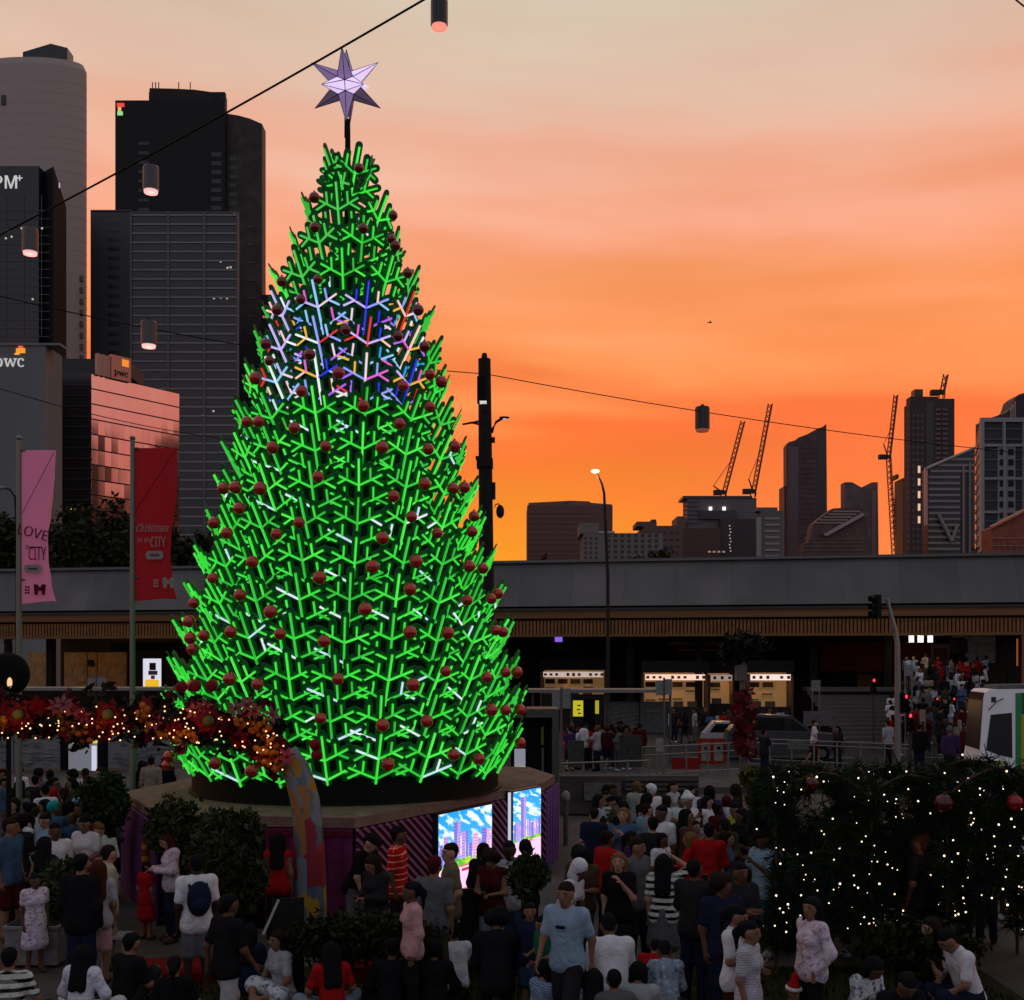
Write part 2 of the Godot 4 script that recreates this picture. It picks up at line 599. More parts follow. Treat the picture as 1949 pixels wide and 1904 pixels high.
	var wide := run.length()
	var yaw := atan2(-run.z, run.x)
	var bs := Basis(Vector3.UP, yaw)
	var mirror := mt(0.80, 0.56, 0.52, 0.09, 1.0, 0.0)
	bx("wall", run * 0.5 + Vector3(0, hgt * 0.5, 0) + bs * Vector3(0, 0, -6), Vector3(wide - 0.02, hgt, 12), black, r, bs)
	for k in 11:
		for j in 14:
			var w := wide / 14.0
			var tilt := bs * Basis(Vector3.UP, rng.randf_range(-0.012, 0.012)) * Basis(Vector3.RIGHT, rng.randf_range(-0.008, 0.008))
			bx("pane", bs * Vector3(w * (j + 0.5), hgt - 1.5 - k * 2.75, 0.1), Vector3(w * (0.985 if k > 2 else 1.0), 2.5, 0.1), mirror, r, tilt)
	slab("roof_box", r, 118, 240, 683, 712, -9, 10, mt(0.052, 0.052, 0.052, 0.6, 0.0, 0.0))
	bx("roof_sign_board", bs * Vector3(wide * 0.30, hgt + 1.9, 0.5), Vector3(wide * 0.22, 4.4, 0.6), mt(0.3224, 0.1872, 0.1612, 0.2, 0.7, 0.0), r, bs)
	for k in 3:
		bx("roof_fin", bs * Vector3(wide * (0.06 + 0.055 * k), hgt + 1.7, 0.3), Vector3(0.55, 4.0, 0.8), mt(0.26, 0.1976, 0.1768, 0.3, 0.5, 0.0), r, bs)
	bx("emblem", bs * Vector3(wide * 0.345, hgt + 3.0, 0.85), Vector3(1.4, 1.3, 0.1), glow(1.0, 0.3, 0.03, 0.8), r, bs)
	letters("pwc", 1.5, mt(0.0156, 0.026, 0.0104), r, bs * Vector3(wide * 0.30, hgt + 1.0, 0.86), "lettering", bs, 0.1, "Droid Serif")

	for q in [["plain tower beyond the picture's edge that the mirror office reflects", 150.0, -178.0, 30.0, 84.0], ["higher plain tower beyond the picture's edge, mirrored in the office's glass", 150.0, -226.0, 34.0, 88.0], ["lower block between the two mirrored towers beyond the picture's edge", 156.0, -200.0, 12.0, 64.0]]:
		var t := thing("mirrored_tower", q[0], "building", Vector3(q[1], 0, q[2]))
		bx("wall", Vector3(0, float(q[4]) * 0.5, 0), Vector3(22, q[4], q[3]), mt(0.0832, 0.052, 0.0442, 0.6, 0.0, 0.0), t)
		bx("roof_step", Vector3(0, float(q[4]) + 3, -4), Vector3(14, 6, float(q[3]) * 0.4), mt(0.0832, 0.052, 0.0442, 0.6, 0.0, 0.0), t)
		for k in 14:
			bx("floor_band", Vector3(-11.1, 6 + k * 4.0, 0), Vector3(0.4, 1.6, float(q[3]) - 2), mt(0.182, 0.104, 0.0832, 0.4, 0.0, 0.0), t)
	r = block("small_office", "narrow dark office peeping out between the stepped tower and the Christmas tree", 496, 560, 561, 380, mt(0.0468, 0.0416, 0.039, 0.6, 0.0, 20.0), 20)
	panes("window", r, 498, 534, 3, 575, 700, 6, 0.7, 0.35, black, 0.2, 0.4)
	for k in 3:
		slab("lit_window", r, 500 + k * 4, 503 + k * 4, 601, 605, 0.4, 0.2, glow(0.8, 0.3, 0.25, 0.5))


func lattice(mb: MB, a: Vector3, b: Vector3, w: float, r: float) -> void:
	var fr := mb.frame((b - a).normalized())
	var n := int(a.distance_to(b) / (w * 1.3))
	var corners := [fr.x * w * 0.5 + fr.y * w * 0.5, -fr.x * w * 0.5 + fr.y * w * 0.5, -fr.y * w * 0.5]
	for c in corners:
		mb.tube(a + c, b + c, r, r, 4, false)
	for k in n:
		var p := a.lerp(b, float(k) / n)
		var q := a.lerp(b, float(k + 1) / n)
		for j in 3:
			mb.tube(p + corners[j], q + corners[(j + 1) % 3], r * 0.7, r * 0.7, 4, false)


func crane(label: String, d: float, foot: Vector2, pivot: Vector2, tip: Vector2, tail: Vector2) -> void:
	var at := P(foot.x, foot.y, d)
	var r := thing("tower_crane", label, "crane", at, 0.0, "tower cranes over the skyline")
	var red := mt(0.1664, 0.052, 0.039, 0.6, 0.0, 0.0)
	var grey := mt(0.0468, 0.0416, 0.0416, 0.6, 0.0, 0.0)
	var mast := MB.new()
	var pv := P(pivot.x, pivot.y, d) - at
	lattice(mast, Vector3.ZERO, pv, 2.4, 0.3)
	part("mast", mast, grey, r)
	var jib := MB.new()
	lattice(jib, pv, P(tip.x, tip.y, d) - at, 2.0, 0.3)
	part("jib", jib, red, r)
	var tl := MB.new()
	var tp := P(tail.x, tail.y, d) - at
	tl.tube(pv, tp, 0.5, 0.35, 5)
	tl.tube(tp, pv + (P(tip.x, tip.y, d) - at - pv) * 0.5, 0.16, 0.16, 4)
	part("stay", tl, grey, r)
	bx("counterweight", pv + Vector3((-3.4 if tail.x < pivot.x else 3.4), 0.6, 0), Vector3(4.4, 2.6, 3), grey, r)
	bx("cab", pv + Vector3(0, 0.4, 1.6), Vector3(2.0, 2.2, 1.6), grey, r)


func make_east_skyline() -> void:
	var rose := mt(0.234, 0.1287, 0.117, 0.7, 0.0, 40.0)
	var brown := mt(0.2106, 0.1443, 0.1326, 0.7, 0.0, 40.0)
	var pale := mt(0.2964, 0.2574, 0.2418, 0.7, 0.0, 40.0)
	var dim := mt(0.117, 0.078, 0.078, 0.5, 0.0, 40.0)
	var dark := mt(0.0468, 0.0405, 0.0453, 0.4, 0.0, 40.0)
	var grey := mt(0.2106, 0.195, 0.195, 0.6, 0.0, 40.0)
	# from the tree outwards
	var r := block("brown_block", "plain red brown block at the brightest part of the sky", 1002, 1166, 962, 520, rose, 30)
	var pts := PackedVector2Array()
	for q in [[1006, 963], [1006, 957], [1085, 953], [1120, 954], [1126, 957], [1165, 960], [1165, 963]]:
		var pp := loc(r, q[0], q[1])
		pts.append(Vector2(pp.x, pp.y))
	var mb := MB.new()
	mb.prism(pts, Vector3.ZERO, Vector3.RIGHT, Vector3.UP, Vector3.BACK, -28, -0.5)
	part("roof", mb, rose, r)
	for k in 9:
		slab("floor_band", r, 1002, 1130, 975 + k * 10.0, 976.4 + k * 10.0, 0.2, 0.4, mt(0.195, 0.1053, 0.0975, 0.7, 0.0, 0.0))
	r = block("white_flats", "cream flats with rows of small square windows", 1104, 1262, 1015, 470, pale, 24)
	slab("stair_tower", r, 1104, 1140, 996, 1016, 0.1, 22, pale)
	slab("roof_edge", r, 1140, 1170, 1011, 1015, 0.3, 10, mt(0.429, 0.39, 0.3666, 0.7, 0.0, 0.0))
	panes("window", r, 1110, 1140, 3, 1020, 1066, 5, 0.45, 0.55, dark, 0.15, 0.5)
	panes("window", r, 1152, 1256, 8, 1014, 1066, 5, 0.56, 0.6, dark, 0.15, 0.5)
	r = block("stepped_flats", "dim flats with a stepped roof beside the cream flats", 1212, 1300, 1001, 540, brown, 30)
	slab("roof_step", r, 1212, 1250, 993, 1002, 0, 18, brown)
	slab("roof_step", r, 1240, 1249, 989, 994, 0, 8, dim)
	panes("window", r, 1222, 1296, 6, 1008, 1060, 4, 0.5, 0.3, dim, 0.15, 0.4)
	r = block("construction_block", "half finished grey block with work lights under two cranes", 1300, 1440, 948, 600, grey, 16)
	slab("roof_edge", r, 1300, 1432, 944, 949, 0.4, 17, dark)
	slab("wall", r, 1262, 1372, 1006, 1070, 6, 8, mt(0.156, 0.0975, 0.0936, 0.7, 0.0, 40.0))
	slab("wall", r, 1289, 1304, 983, 1006, 4, 20, brown)
	slab("scaffold", r, 1332, 1402, 972, 988, 1.5, 3, dark)
	slab("wall", r, 1372, 1438, 988, 1070, 5.2, 6, mt(0.1092, 0.0858, 0.0897, 0.5, 0.0, 40.0))
	for k in 6:
		slab("floor_band", r, 1300, 1330, 955 + k * 8.0, 957 + k * 8.0, 0.3, 0.6, dark)
	for x in [1350.0, 1376.0]:
		slab("work_light", r, x, x + 5.5, 965, 971, 2, 1, glow(1.0, 0.97, 0.9, 1.6))
	for k in 9:
		slab("hoist_light", r, 1388 + (k % 3), 1390 + (k % 3), 1000 + k * 6.0, 1002 + k * 6.0, 6.2, 0.5, glow(0.8, 0.7, 0.6, 0.5))
	for k in 4:
		slab("window", r, 1348 + k * 9, 1353 + k * 9, 1049, 1052, 6.4, 0.4, glow(0.6, 0.4, 0.3, 0.4))
	r = block("banded_block", "grey office with rounded shoulder and pale bands under the cranes", 1440, 1492, 972, 560, grey, 10)
	slab("roof_step", r, 1440, 1480, 966, 973, -0.5, 8, grey)
	for k in 7:
		slab("floor_band", r, 1456, 1484, 985 + k * 12.0, 989 + k * 12.0, 0.4, 0.8, mt(0.2808, 0.2496, 0.2418, 0.6, 0.0, 0.0))
	slab("fin", r, 1441, 1449, 985, 1070, 0.6, 1.0, mt(0.2808, 0.2496, 0.2418, 0.6, 0.0, 0.0))
	# slanted tower
	r = far_thing("slanted_tower", "dark tower whose roof slants up to a point", 1536, 700)
	pts = PackedVector2Array()
	for q in [[1498, 1276], [1497, 848], [1501, 842], [1514, 838], [1520, 833], [1536, 827], [1558, 815], [1566, 813], [1573, 807], [1577, 1276]]:
		var pp := loc(r, q[0], q[1])
		pts.append(Vector2(pp.x, pp.y))
	mb = MB.new()
	mb.prism(pts, Vector3.ZERO, Vector3.RIGHT, Vector3.UP, Vector3.BACK, -8, 0)
	part("wall", mb, dim, r)
	slab("glass_strip", r, 1556, 1570, 826, 1060, 0.2, 0.5, dark)
	slab("glass_strip", r, 1500, 1520, 850, 1060, 0.2, 0.5, mt(0.078, 0.0546, 0.0561, 0.4, 0.0, 0.0))
	for k in 22:
		slab("floor_band", r, 1521, 1555, 852 + k * 9.6, 853.4 + k * 9.6, 0.2, 0.5, mt(0.0858, 0.0585, 0.0585, 0.5, 0.0, 0.0))
	slab("annex", r, 1493, 1498, 925, 1064, -2, 14, dim)
	# sloped roof hall
	r = far_thing("sloped_block", "brown block with a long sloping terraced roof", 1590, 480)
	pts = PackedVector2Array()
	for q in [[1529, 1276], [1529, 1036], [1541, 1030], [1548, 997], [1585, 968], [1620, 966], [1650, 985], [1652, 1276]]:
		var pp := loc(r, q[0], q[1])
		pts.append(Vector2(pp.x, pp.y))
	mb = MB.new()
	mb.prism(pts, Vector3.ZERO, Vector3.RIGHT, Vector3.UP, Vector3.BACK, -8, 0)
	part("wall", mb, mt(0.1326, 0.0858, 0.0819, 0.6, 0.0, 40.0), r)
	for k in 5:
		slab("terrace", r, 1550 + k * 9, 1606 + k * 8, 994 - k * 5.4, 996.6 - k * 5.4, 0.4, 1.4, mt(0.312, 0.2262, 0.2028, 0.5, 0.0, 0.0))
	mb = MB.new()
	pts = PackedVector2Array()
	for q in [[1565, 1018], [1640, 977], [1644, 982], [1572, 1022]]:
		var pp := loc(r, q[0], q[1])
		pts.append(Vector2(pp.x, pp.y))
	mb.prism(pts, Vector3.ZERO, Vector3.RIGHT, Vector3.UP, Vector3.BACK, 0.2, 1.6)
	part("roof_edge", mb, mt(0.3276, 0.2808, 0.273, 0.5, 0.0, 0.0), r)
	for k in 6:
		slab("floor_band", r, 1532, 1648, 1026 + k * 7.0, 1027.4 + k * 7.0, 0.2, 0.5, mt(0.1716, 0.1131, 0.1053, 0.6, 0.0, 0.0))
	# notched tower
	r = far_thing("notched_tower", "rosy grey tower with a notch cut into its flat top", 1640, 640)
	pts = PackedVector2Array()
	for q in [[1609, 1274], [1608, 918], [1622, 918], [1640, 928], [1660, 918], [1671, 918], [1675, 1274]]:
		var pp := loc(r, q[0], q[1])
		pts.append(Vector2(pp.x, pp.y))
	mb = MB.new()
	mb.prism(pts, Vector3.ZERO, Vector3.RIGHT, Vector3.UP, Vector3.BACK, -8, 0)
	part("wall", mb, mt(0.1872, 0.1365, 0.1365, 0.6, 0.0, 40.0), r)
	slab("side_strip", r, 1660, 1668, 934, 1064, 0.3, 0.6, mt(0.234, 0.156, 0.1482, 0.5, 0.0, 0.0))
	# thin tower by the gap
	r = block("thin_tower", "very thin dark tower beside the slender crane", 1706, 1719, 910, 620, dark, 14)
	slab("roof_step", r, 1706, 1711, 903, 911, 0, 10, dark)
	for k in 12:
		slab("ledge", r, 1703, 1707, 950 + k * 5.0, 952 + k * 5.0, 0.4, 1, dim)
	# tall block with crown
	r = block("tall_block", "tall dark apartment tower with a little box on its roof", 1721, 1817, 768, 560, mt(0.1053, 0.078, 0.0765, 0.6, 0.0, 40.0), 8)
	slab("roof_step", r, 1733, 1786, 755, 769, -1, 6, mt(0.1053, 0.078, 0.0765, 0.6, 0.0, 40.0))
	slab("roof_step", r, 1741, 1757, 741, 756, -1, 5, dark)
	slab("roof_step", r, 1786, 1817, 759, 769, -1, 6, mt(0.1053, 0.078, 0.0765, 0.6, 0.0, 40.0))
	slab("glass_strip", r, 1763, 1777, 765, 1060, 0.2, 0.5, dark)
	panes("balcony", r, 1779, 1806, 2, 775, 960, 20, 0.7, 0.4, mt(0.156, 0.117, 0.1131, 0.6, 0.0, 0.0), 0.5, 1.0)
	panes("window", r, 1726, 1760, 4, 785, 1050, 22, 0.5, 0.45, mt(0.0624, 0.0468, 0.0468, 0.3, 0.0, 0.0), 0.15, 0.3)
	for k in 5:
		slab("lit_window", r, 1748, 1752, 887 + k * 24.0, 900 + k * 24.0, 1.0, 0.5, glow(0.85, 0.55, 0.4, 0.9))
	# striped lower block
	r = far_thing("striped_block", "dark office with pale stripes and a rising roof edge", 1812, 400)
	pts = PackedVector2Array()
	for q in [[1766, 1285], [1766, 892], [1856, 853], [1856, 1285]]:
		var pp := loc(r, q[0], q[1])
		pts.append(Vector2(pp.x, pp.y))
	mb = MB.new()
	mb.prism(pts, Vector3.ZERO, Vector3.RIGHT, Vector3.UP, Vector3.BACK, -5, 0)
	part("wall", mb, mt(0.039, 0.0327, 0.0351, 0.35, 0.0, 40.0), r)
	mb = MB.new()
	mb.tube(loc(r, 1764, 892, 0.5), loc(r, 1857, 852, 0.5), 0.55, 0.55, 5)
	part("roof_edge", mb, mt(0.351, 0.312, 0.2964, 0.5, 0.0, 0.0), r)
	for k in 17:
		slab("floor_band", r, 1768 if k > 2 else 1800 - k * 14, 1828 if k > 2 else 1854, 872 + k * 11.4, 876.5 + k * 11.4, 0.5, 0.8, mt(0.234, 0.2106, 0.2067, 0.6, 0.0, 0.0))
	slab("lit_strip", r, 1761, 1766, 890, 1000, 0.5, 1.0, mt(0.4836, 0.2808, 0.234, 0.4, 0.0, 0.0))
	slab("column", r, 1833, 1836, 886, 1060, 0.8, 1.2, mt(0.2808, 0.2106, 0.195, 0.5, 0.0, 0.0))
	slab("column", r, 1845, 1848, 880, 1060, 0.8, 1.2, mt(0.234, 0.1872, 0.1794, 0.5, 0.0, 0.0))
	mb = MB.new()
	mb.tube(loc(r, 1787, 980, 1.2), loc(r, 1812, 1030, 1.2), 0.7, 0.7, 5)
	mb.tube(loc(r, 1812, 1030, 1.2), loc(r, 1822, 1000, 1.2), 0.6, 0.6, 5)
	part("brace", mb, mt(0.2574, 0.2262, 0.2184, 0.6, 0.0, 0.0), r)
	# framed office
	r = block("framed_office", "modern office with a thick white frame and blue grey glass", 1869, 1990, 800, 260, mt(0.0936, 0.1092, 0.1209, 0.2, 0.0, 20.0), 1)
	var white := mt(0.3276, 0.3276, 0.3276, 0.6, 0.0, 0.0)
	for q in [[1868, 1990, 795, 803], [1868, 1990, 845, 850], [1868, 1990, 909, 913], [1868, 1990, 973, 977]]:
		slab("frame_beam", r, q[0], q[1], q[2], q[3], 0.6, 1.0, white)
	for q in [[1868, 1874], [1911, 1914.5], [1949, 1953]]:
		slab("frame_post", r, q[0], q[1], 800, 1060, 0.9, 1.2, white)
	slab("panel", r, 1900, 1933, 850, 1010, 0.4, 0.6, mt(0.2808, 0.2886, 0.2964, 0.6, 0.0, 0.0))
	panes("window", r, 1900, 1933, 2, 850, 1010, 8, 0.6, 0.56, mt(0.0234, 0.0266, 0.0312, 0.2, 0.0, 0.0), 0.6, 0.4)
	for k in 11:
		slab("floor_band", r, 1875, 1990, 816 + k * 19.5, 817.5 + k * 19.5, 0.25, 0.4, mt(0.156, 0.1716, 0.1833, 0.4, 0.0, 0.0))
	# its side, with bright sills
	mb = MB.new()
	var a := loc(r, 1871.5, 797)
	var b := loc(r, 1857, 822, -26)
	mb.prism(PackedVector2Array([Vector2(a.x, -1.01), Vector2(b.x, -26), Vector2(b.x + 12, -26), Vector2(a.x + 12, -1.01)]), Vector3.ZERO, Vector3.RIGHT, Vector3.BACK, Vector3.UP, 0, a.y)
	part("wall", mb, mt(0.2028, 0.1092, 0.1014, 0.5, 0.0, 0.0), r)
	for k in 12:
		mb = MB.new()
		mb.prism(PackedVector2Array([Vector2(a.x - 0.4, -0.3), Vector2(b.x - 0.3, -25.8), Vector2(b.x + 0.2, -25.8), Vector2(a.x, -0.3)]), Vector3(0, a.y - 4.0 - k * 2.45, 0), Vector3.RIGHT, Vector3.BACK, Vector3.UP, 0, 0.9)
		part("sill", mb, mt(0.4056, 0.2652, 0.234, 0.5, 0.0, 0.0), r)
	# curved dark roof behind
	r = far_thing("curved_tower", "dark tower with a curved roof rising behind the white framed office", 1950, 340)
	pts = PackedVector2Array()
	for q in [[1878, 1290], [1878, 798], [1915, 786], [1926, 776], [1932, 758], [1940, 751], [1990, 735], [1990, 1290]]:
		var pp := loc(r, q[0], q[1])
		pts.append(Vector2(pp.x, pp.y))
	mb = MB.new()
	mb.prism(pts, Vector3.ZERO, Vector3.RIGHT, Vector3.UP, Vector3.BACK, -8, 0)
	part("wall", mb, mt(0.078, 0.0624, 0.0624, 0.5, 0.0, 40.0), r)
	for k in 3:
		slab("light_fin", r, 1924 + k * 4, 1925.5 + k * 4, 764 + 6.0 * (2 - k), 800, 0.5, 0.6, mt(0.429, 0.312, 0.2808, 0.5, 0.0, 0.0))
	# brick hall
	r = far_thing("brick_hall", "low red brick hall at the far end of the station roof", 1930, 180)
	pts = PackedVector2Array()
	for q in [[1888, 1300], [1888, 1006], [1949, 975], [1990, 966], [1990, 1300]]:
		var pp := loc(r, q[0], q[1])
		pts.append(Vector2(pp.x, pp.y))
	mb = MB.new()
	mb.prism(pts, Vector3.ZERO, Vector3.RIGHT, Vector3.UP, Vector3.BACK, -4, 0)
	part("wall", mb, mt(0.2808, 0.0936, 0.0585, 0.7, 0.0, 5.0), r)
	mb = MB.new()
	mb.tube(loc(r, 1886, 1005, 0.2), loc(r, 1949, 973, 0.2), 0.35, 0.35, 5)
	part("roof_edge", mb, mt(0.4836, 0.1872, 0.1326, 0.5, 0.0, 0.0), r)
	panes("window", r, 1892, 1960, 6, 1030, 1070, 2, 0.35, 0.5, mt(0.0468, 0.0234, 0.0234, 0.3, 0.0, 0.0), 0.1, 0.3)
	for k in 3:
		slab("brick_band", r, 1888, 1990, 1024 + k * 14.0, 1025.6 + k * 14.0, 0.12, 0.3, mt(0.39, 0.156, 0.1092, 0.7, 0.0, 0.0))
	crane("red tower crane with its jib raised steeply over the construction block", 600, Vector2(1433, 946), Vector2(1434, 938), Vector2(1466, 769), Vector2(1425, 912))
	crane("shorter red tower crane standing near the work lights", 610, Vector2(1376, 946), Vector2(1378, 940), Vector2(1414, 802), Vector2(1358, 925))
	crane("slender tower crane in the gap of bright sky beside the tall apartment tower", 660, Vector2(1702, 1062), Vector2(1691, 872), Vector2(1705, 752), Vector2(1682, 846))
	crane("small crane perched on the roof of the tall apartment tower", 575, Vector2(1792, 759), Vector2(1792.5, 750), Vector2(1800, 713), Vector2(1789, 742))


# leaf-sized faces within a small ball, for crowns, bushes and hedges
func leaf_tuft(n: int, size: float, reach: float) -> ArrayMesh:
	var mb := MB.new()
	for k in n:
		var c := Vector3(rng.randfn(), rng.randfn(), rng.randfn()) * reach * 0.5
		var b := random_turn()
		var l := size * rng.randf_range(0.7, 1.3)
		var i := mb.pt(c - b.x * l * 0.5, b.z)
		mb.pt(c + b.y * l * 0.26 + b.z * l * 0.06, (b.z + b.y * 0.3).normalized())
		mb.pt(c + b.x * l * 0.55, b.z)
		mb.pt(c - b.y * l * 0.26 + b.z * l * 0.06, (b.z - b.y * 0.3).normalized())
		mb.tri(i, i + 1, i + 2)
		mb.tri(i, i + 2, i + 3)
	return mb.mesh()


func lobes(c: Vector3, r: Vector3, n: int, count: int, lump := 0.5) -> Array:
	var out := []
	for k in n:
		var u := Vector3(rng.randfn(), rng.randfn() * 0.8 + 0.15, rng.randfn()).normalized()
		var o := c + u * r * (1.0 - lump * 0.75) * rng.randf_range(0.75, 1.0)
		var s := r * lump * rng.randf_range(0.7, 1.15)
		for j in count / n:
			var w := Vector3(rng.randfn(), rng.randfn(), rng.randfn()).normalized() * pow(rng.randf(), 0.4)
			out.append(Transform3D(random_turn().scaled(Vector3.ONE * rng.randf_range(0.7, 1.3)), o + w * s))
	return out


func park_tree(label: String, x: float, ytop: float, d: float, wide: float, tuft: Mesh, count: int, m: Material, group: String) -> void:
	var at := P(x, HZ, d)
	var r := thing("park_tree", label, "tree", Vector3(at.x, 0, -d), 0.0, group)
	var h := EYE + (HZ - ytop) / F * d
	var tr := MB.new()
	tr.sweep([Vector3.ZERO, Vector3(0.2, h * 0.3, 0), Vector3(-0.1, h * 0.62, 0.1), Vector3(0.1, h * 0.85, 0)], [h * 0.03, h * 0.022, h * 0.014, h * 0.004], 7)
	for k in 6:
		var a := TAU * k / 6.0 + 0.5
		tr.sweep([Vector3(0, h * (0.35 + 0.05 * k), 0), Vector3(cos(a) * wide * 0.3, h * (0.5 + 0.05 * k), sin(a) * wide * 0.3)], [h * 0.012, h * 0.004], 5)
	part("trunk", tr, mt(0.026, 0.0208, 0.0156), r)
	scatter("crown", tuft, m, lobes(Vector3(0, h * 0.66, 0), Vector3(wide * 0.5, h * 0.38, wide * 0.5), 16, count, 0.42), r)


func make_far_trees() -> void:
	var tuft := leaf_tuft(10, 0.75, 1.0)
	var g1 := mt(0.0234, 0.0286, 0.0114, 0.8, 0.0, 0.0)
	var g2 := mt(0.0182, 0.0218, 0.0104, 0.8, 0.0, 0.0)
	park_tree("dark leafy tree behind the pink banner's flagpole", 12, 985, 118, 8.5, tuft, 520, g1, "trees behind the station roof")
	park_tree("broad dark tree behind the station roof between the two banners", 128, 958, 112, 9.5, tuft, 640, g1, "trees behind the station roof")
	park_tree("dark tree just beyond the red banner's flagpole", 205, 968, 120, 8.5, tuft, 560, g2, "trees behind the station roof")
	park_tree("tall dark tree behind the red banner", 292, 962, 114, 8.5, tuft, 560, g1, "trees behind the station roof")
	park_tree("low dark tree between the red banner and the Christmas tree", 362, 1006, 116, 7.0, tuft, 420, g2, "trees behind the station roof")
	park_tree("small round tree at the foot of the red brown block", 1026, 1047, 300, 14.0, leaf_tuft(8, 1.6, 2.0), 160, g2, "trees below the skyline")
	park_tree("rounded dark tree in front of the stepped flats", 1252, 1038, 300, 14.5, leaf_tuft(8, 1.6, 2.0), 200, g2, "trees below the skyline")
	park_tree("dark tree below the striped office", 1845, 1046, 170, 9.0, tuft, 160, g2, "trees below the skyline")


# ---------------------------------------------------------------- station across the street
func lamp(at: Vector3, energy: float, col: Color, size := 0.15) -> void:
	var l := OmniLight3D.new()
	l.name = "lamp_light"
	l.light_energy = energy
	l.light_color = col
	l.light_size = size
	l.omni_range = 40.0
	l.omni_attenuation = 2.0
	l.shadow_enabled = true
	add_child(l, true)
	l.position = at


func make_station() -> void:
	var r := thing("station", "long low station with a grey metal roof and ribbed timber eaves", "station", Vector3(0, 0, -67.06), -0.178)
	var x0 := loc(r, -90, HZ).x
	var x1 := loc(r, 2060, HZ).x
	var wide := x1 - x0
	var mid := (x0 + x1) * 0.5
	var roof_m := mt(0.125, 0.125, 0.122, 0.8, 0.0, 40.0)
	var yb := loc(r, 974, 1155).y
	var yt := loc(r, 974, 1072, -1.6).y
	var n := 22
	for k in n:
		var mb := MB.new()
		mb.prism(PackedVector2Array([Vector2(0, yb), Vector2(-1.6, yt), Vector2(-13, yt + 0.25), Vector2(-13, yt - 0.1), Vector2(-1.9, yt - 0.35), Vector2(-0.35, yb)]), Vector3.ZERO, Vector3.BACK, Vector3.UP, Vector3.RIGHT, x0 + wide * k / n + 0.004, x0 + wide * (k + 1) / n - 0.004)
		part("roof_sheet", mb, [roof_m, mt(0.117, 0.117, 0.115, 0.8, 0.0, 40.0), mt(0.131, 0.130, 0.126, 0.75, 0.0, 40.0)][(k * 7 + k / 3) % 3], r)
	bx("roof_ridge", Vector3(mid, yt + 0.05, -1.5), Vector3(wide, 0.16, 0.3), mt(0.156, 0.156, 0.156, 0.6), r)
	var y2 := loc(r, 974, 1164).y
	var y3 := loc(r, 974, 1178).y
	var y4 := loc(r, 974, 1182).y
	var y5 := loc(r, 974, 1209).y
	bx("gutter", Vector3(mid, (yb + y2) * 0.5 - 0.06, 0.02), Vector3(wide, yb - y2 - 0.12, 0.3), mt(0.0572, 0.0546, 0.052, 0.6), r)
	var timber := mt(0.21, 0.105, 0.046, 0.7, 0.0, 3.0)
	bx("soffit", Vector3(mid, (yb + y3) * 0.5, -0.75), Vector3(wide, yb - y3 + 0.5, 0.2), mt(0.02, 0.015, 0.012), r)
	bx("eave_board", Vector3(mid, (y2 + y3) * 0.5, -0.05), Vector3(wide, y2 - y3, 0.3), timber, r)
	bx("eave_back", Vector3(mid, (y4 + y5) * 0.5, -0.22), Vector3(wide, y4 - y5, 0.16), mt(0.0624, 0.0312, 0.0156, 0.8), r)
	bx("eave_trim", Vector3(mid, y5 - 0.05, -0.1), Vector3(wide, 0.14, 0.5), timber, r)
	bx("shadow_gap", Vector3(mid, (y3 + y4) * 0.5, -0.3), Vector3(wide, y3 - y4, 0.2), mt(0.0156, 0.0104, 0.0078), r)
	var ribs := MB.new()
	var count := int(wide / 0.21)
	for k in count:
		ribs.box(Vector3(x0 + wide * (k + 0.5) / count, (y4 + y5) * 0.5, -0.1), Vector3(0.13, y4 - y5, 0.1))
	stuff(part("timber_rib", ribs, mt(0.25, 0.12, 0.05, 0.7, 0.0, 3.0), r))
	bx("ceiling", Vector3(mid, y5 + 0.32, -7), Vector3(wide, 0.2, 13), mt(0.052, 0.0338, 0.0208, 0.9), r)
	var wall := mt(0.0312, 0.0234, 0.0187, 0.9, 0.0, 4.0)
	bx("back_wall", Vector3(mid, 3.2, -12.5), Vector3(wide, 6.4, 0.4), wall, r)
	for q in [97, 420, 1200, 1330, 1548, 1690, 1925]:
		var p := loc(r, q, HZ, -2.5)
		bx("column", Vector3(p.x, y5 * 0.5, -2.5), Vector3(0.45, y5, 0.45), mt(0.0182, 0.0156, 0.0146), r)
	# west bay: pale panels lit from the ceiling
	for q in [[52, 88], [122, 165], [167, 184], [186, 240]]:
		slab("wall_panel", r, q[0], q[1], 1242, 1312, -11.9, 0.2, mt(0.30, 0.20, 0.10, 0.8))
	slab("notice", r, 166, 178, 1256, 1268, -11.7, 0.05, mt(0.0156, 0.013, 0.0104))
	for q in [40, 150, 250]:
		var p := loc(r, q, 1222, -8)
		bx("ceiling_lamp", Vector3(p.x, y5 + 0.16, -8), Vector3(1.2, 0.06, 0.2), glow(1.0, 0.75, 0.45, 0.35), r)
		lamp(r.transform * Vector3(p.x, y5 - 0.1, -8), 1.5, Color(1.0, 0.74, 0.45))
	slab("shop_front", r, 0, 420, 1312, 1440, -10.5, 0.2, mt(0.0156, 0.014, 0.013))
	# middle and east: dark bay, maroon hoardings, bright end
	slab("beam", r, 1270, 1420, 1222, 1228, -4, 0.3, timber)
	slab("beam", r, 1290, 1400, 1236, 1240, -5, 0.3, timber)
	slab("hoarding", r, 1562, 1682, 1222, 1278, -7, 0.2, mt(0.0624, 0.0062, 0.0073))
	slab("hoarding", r, 1708, 1772, 1222, 1275, -7, 0.2, mt(0.0676, 0.0062, 0.0073))
	slab("framed_map", r, 1772, 1808, 1226, 1272, -6.8, 0.15, mt(0.1144, 0.0728, 0.0676))
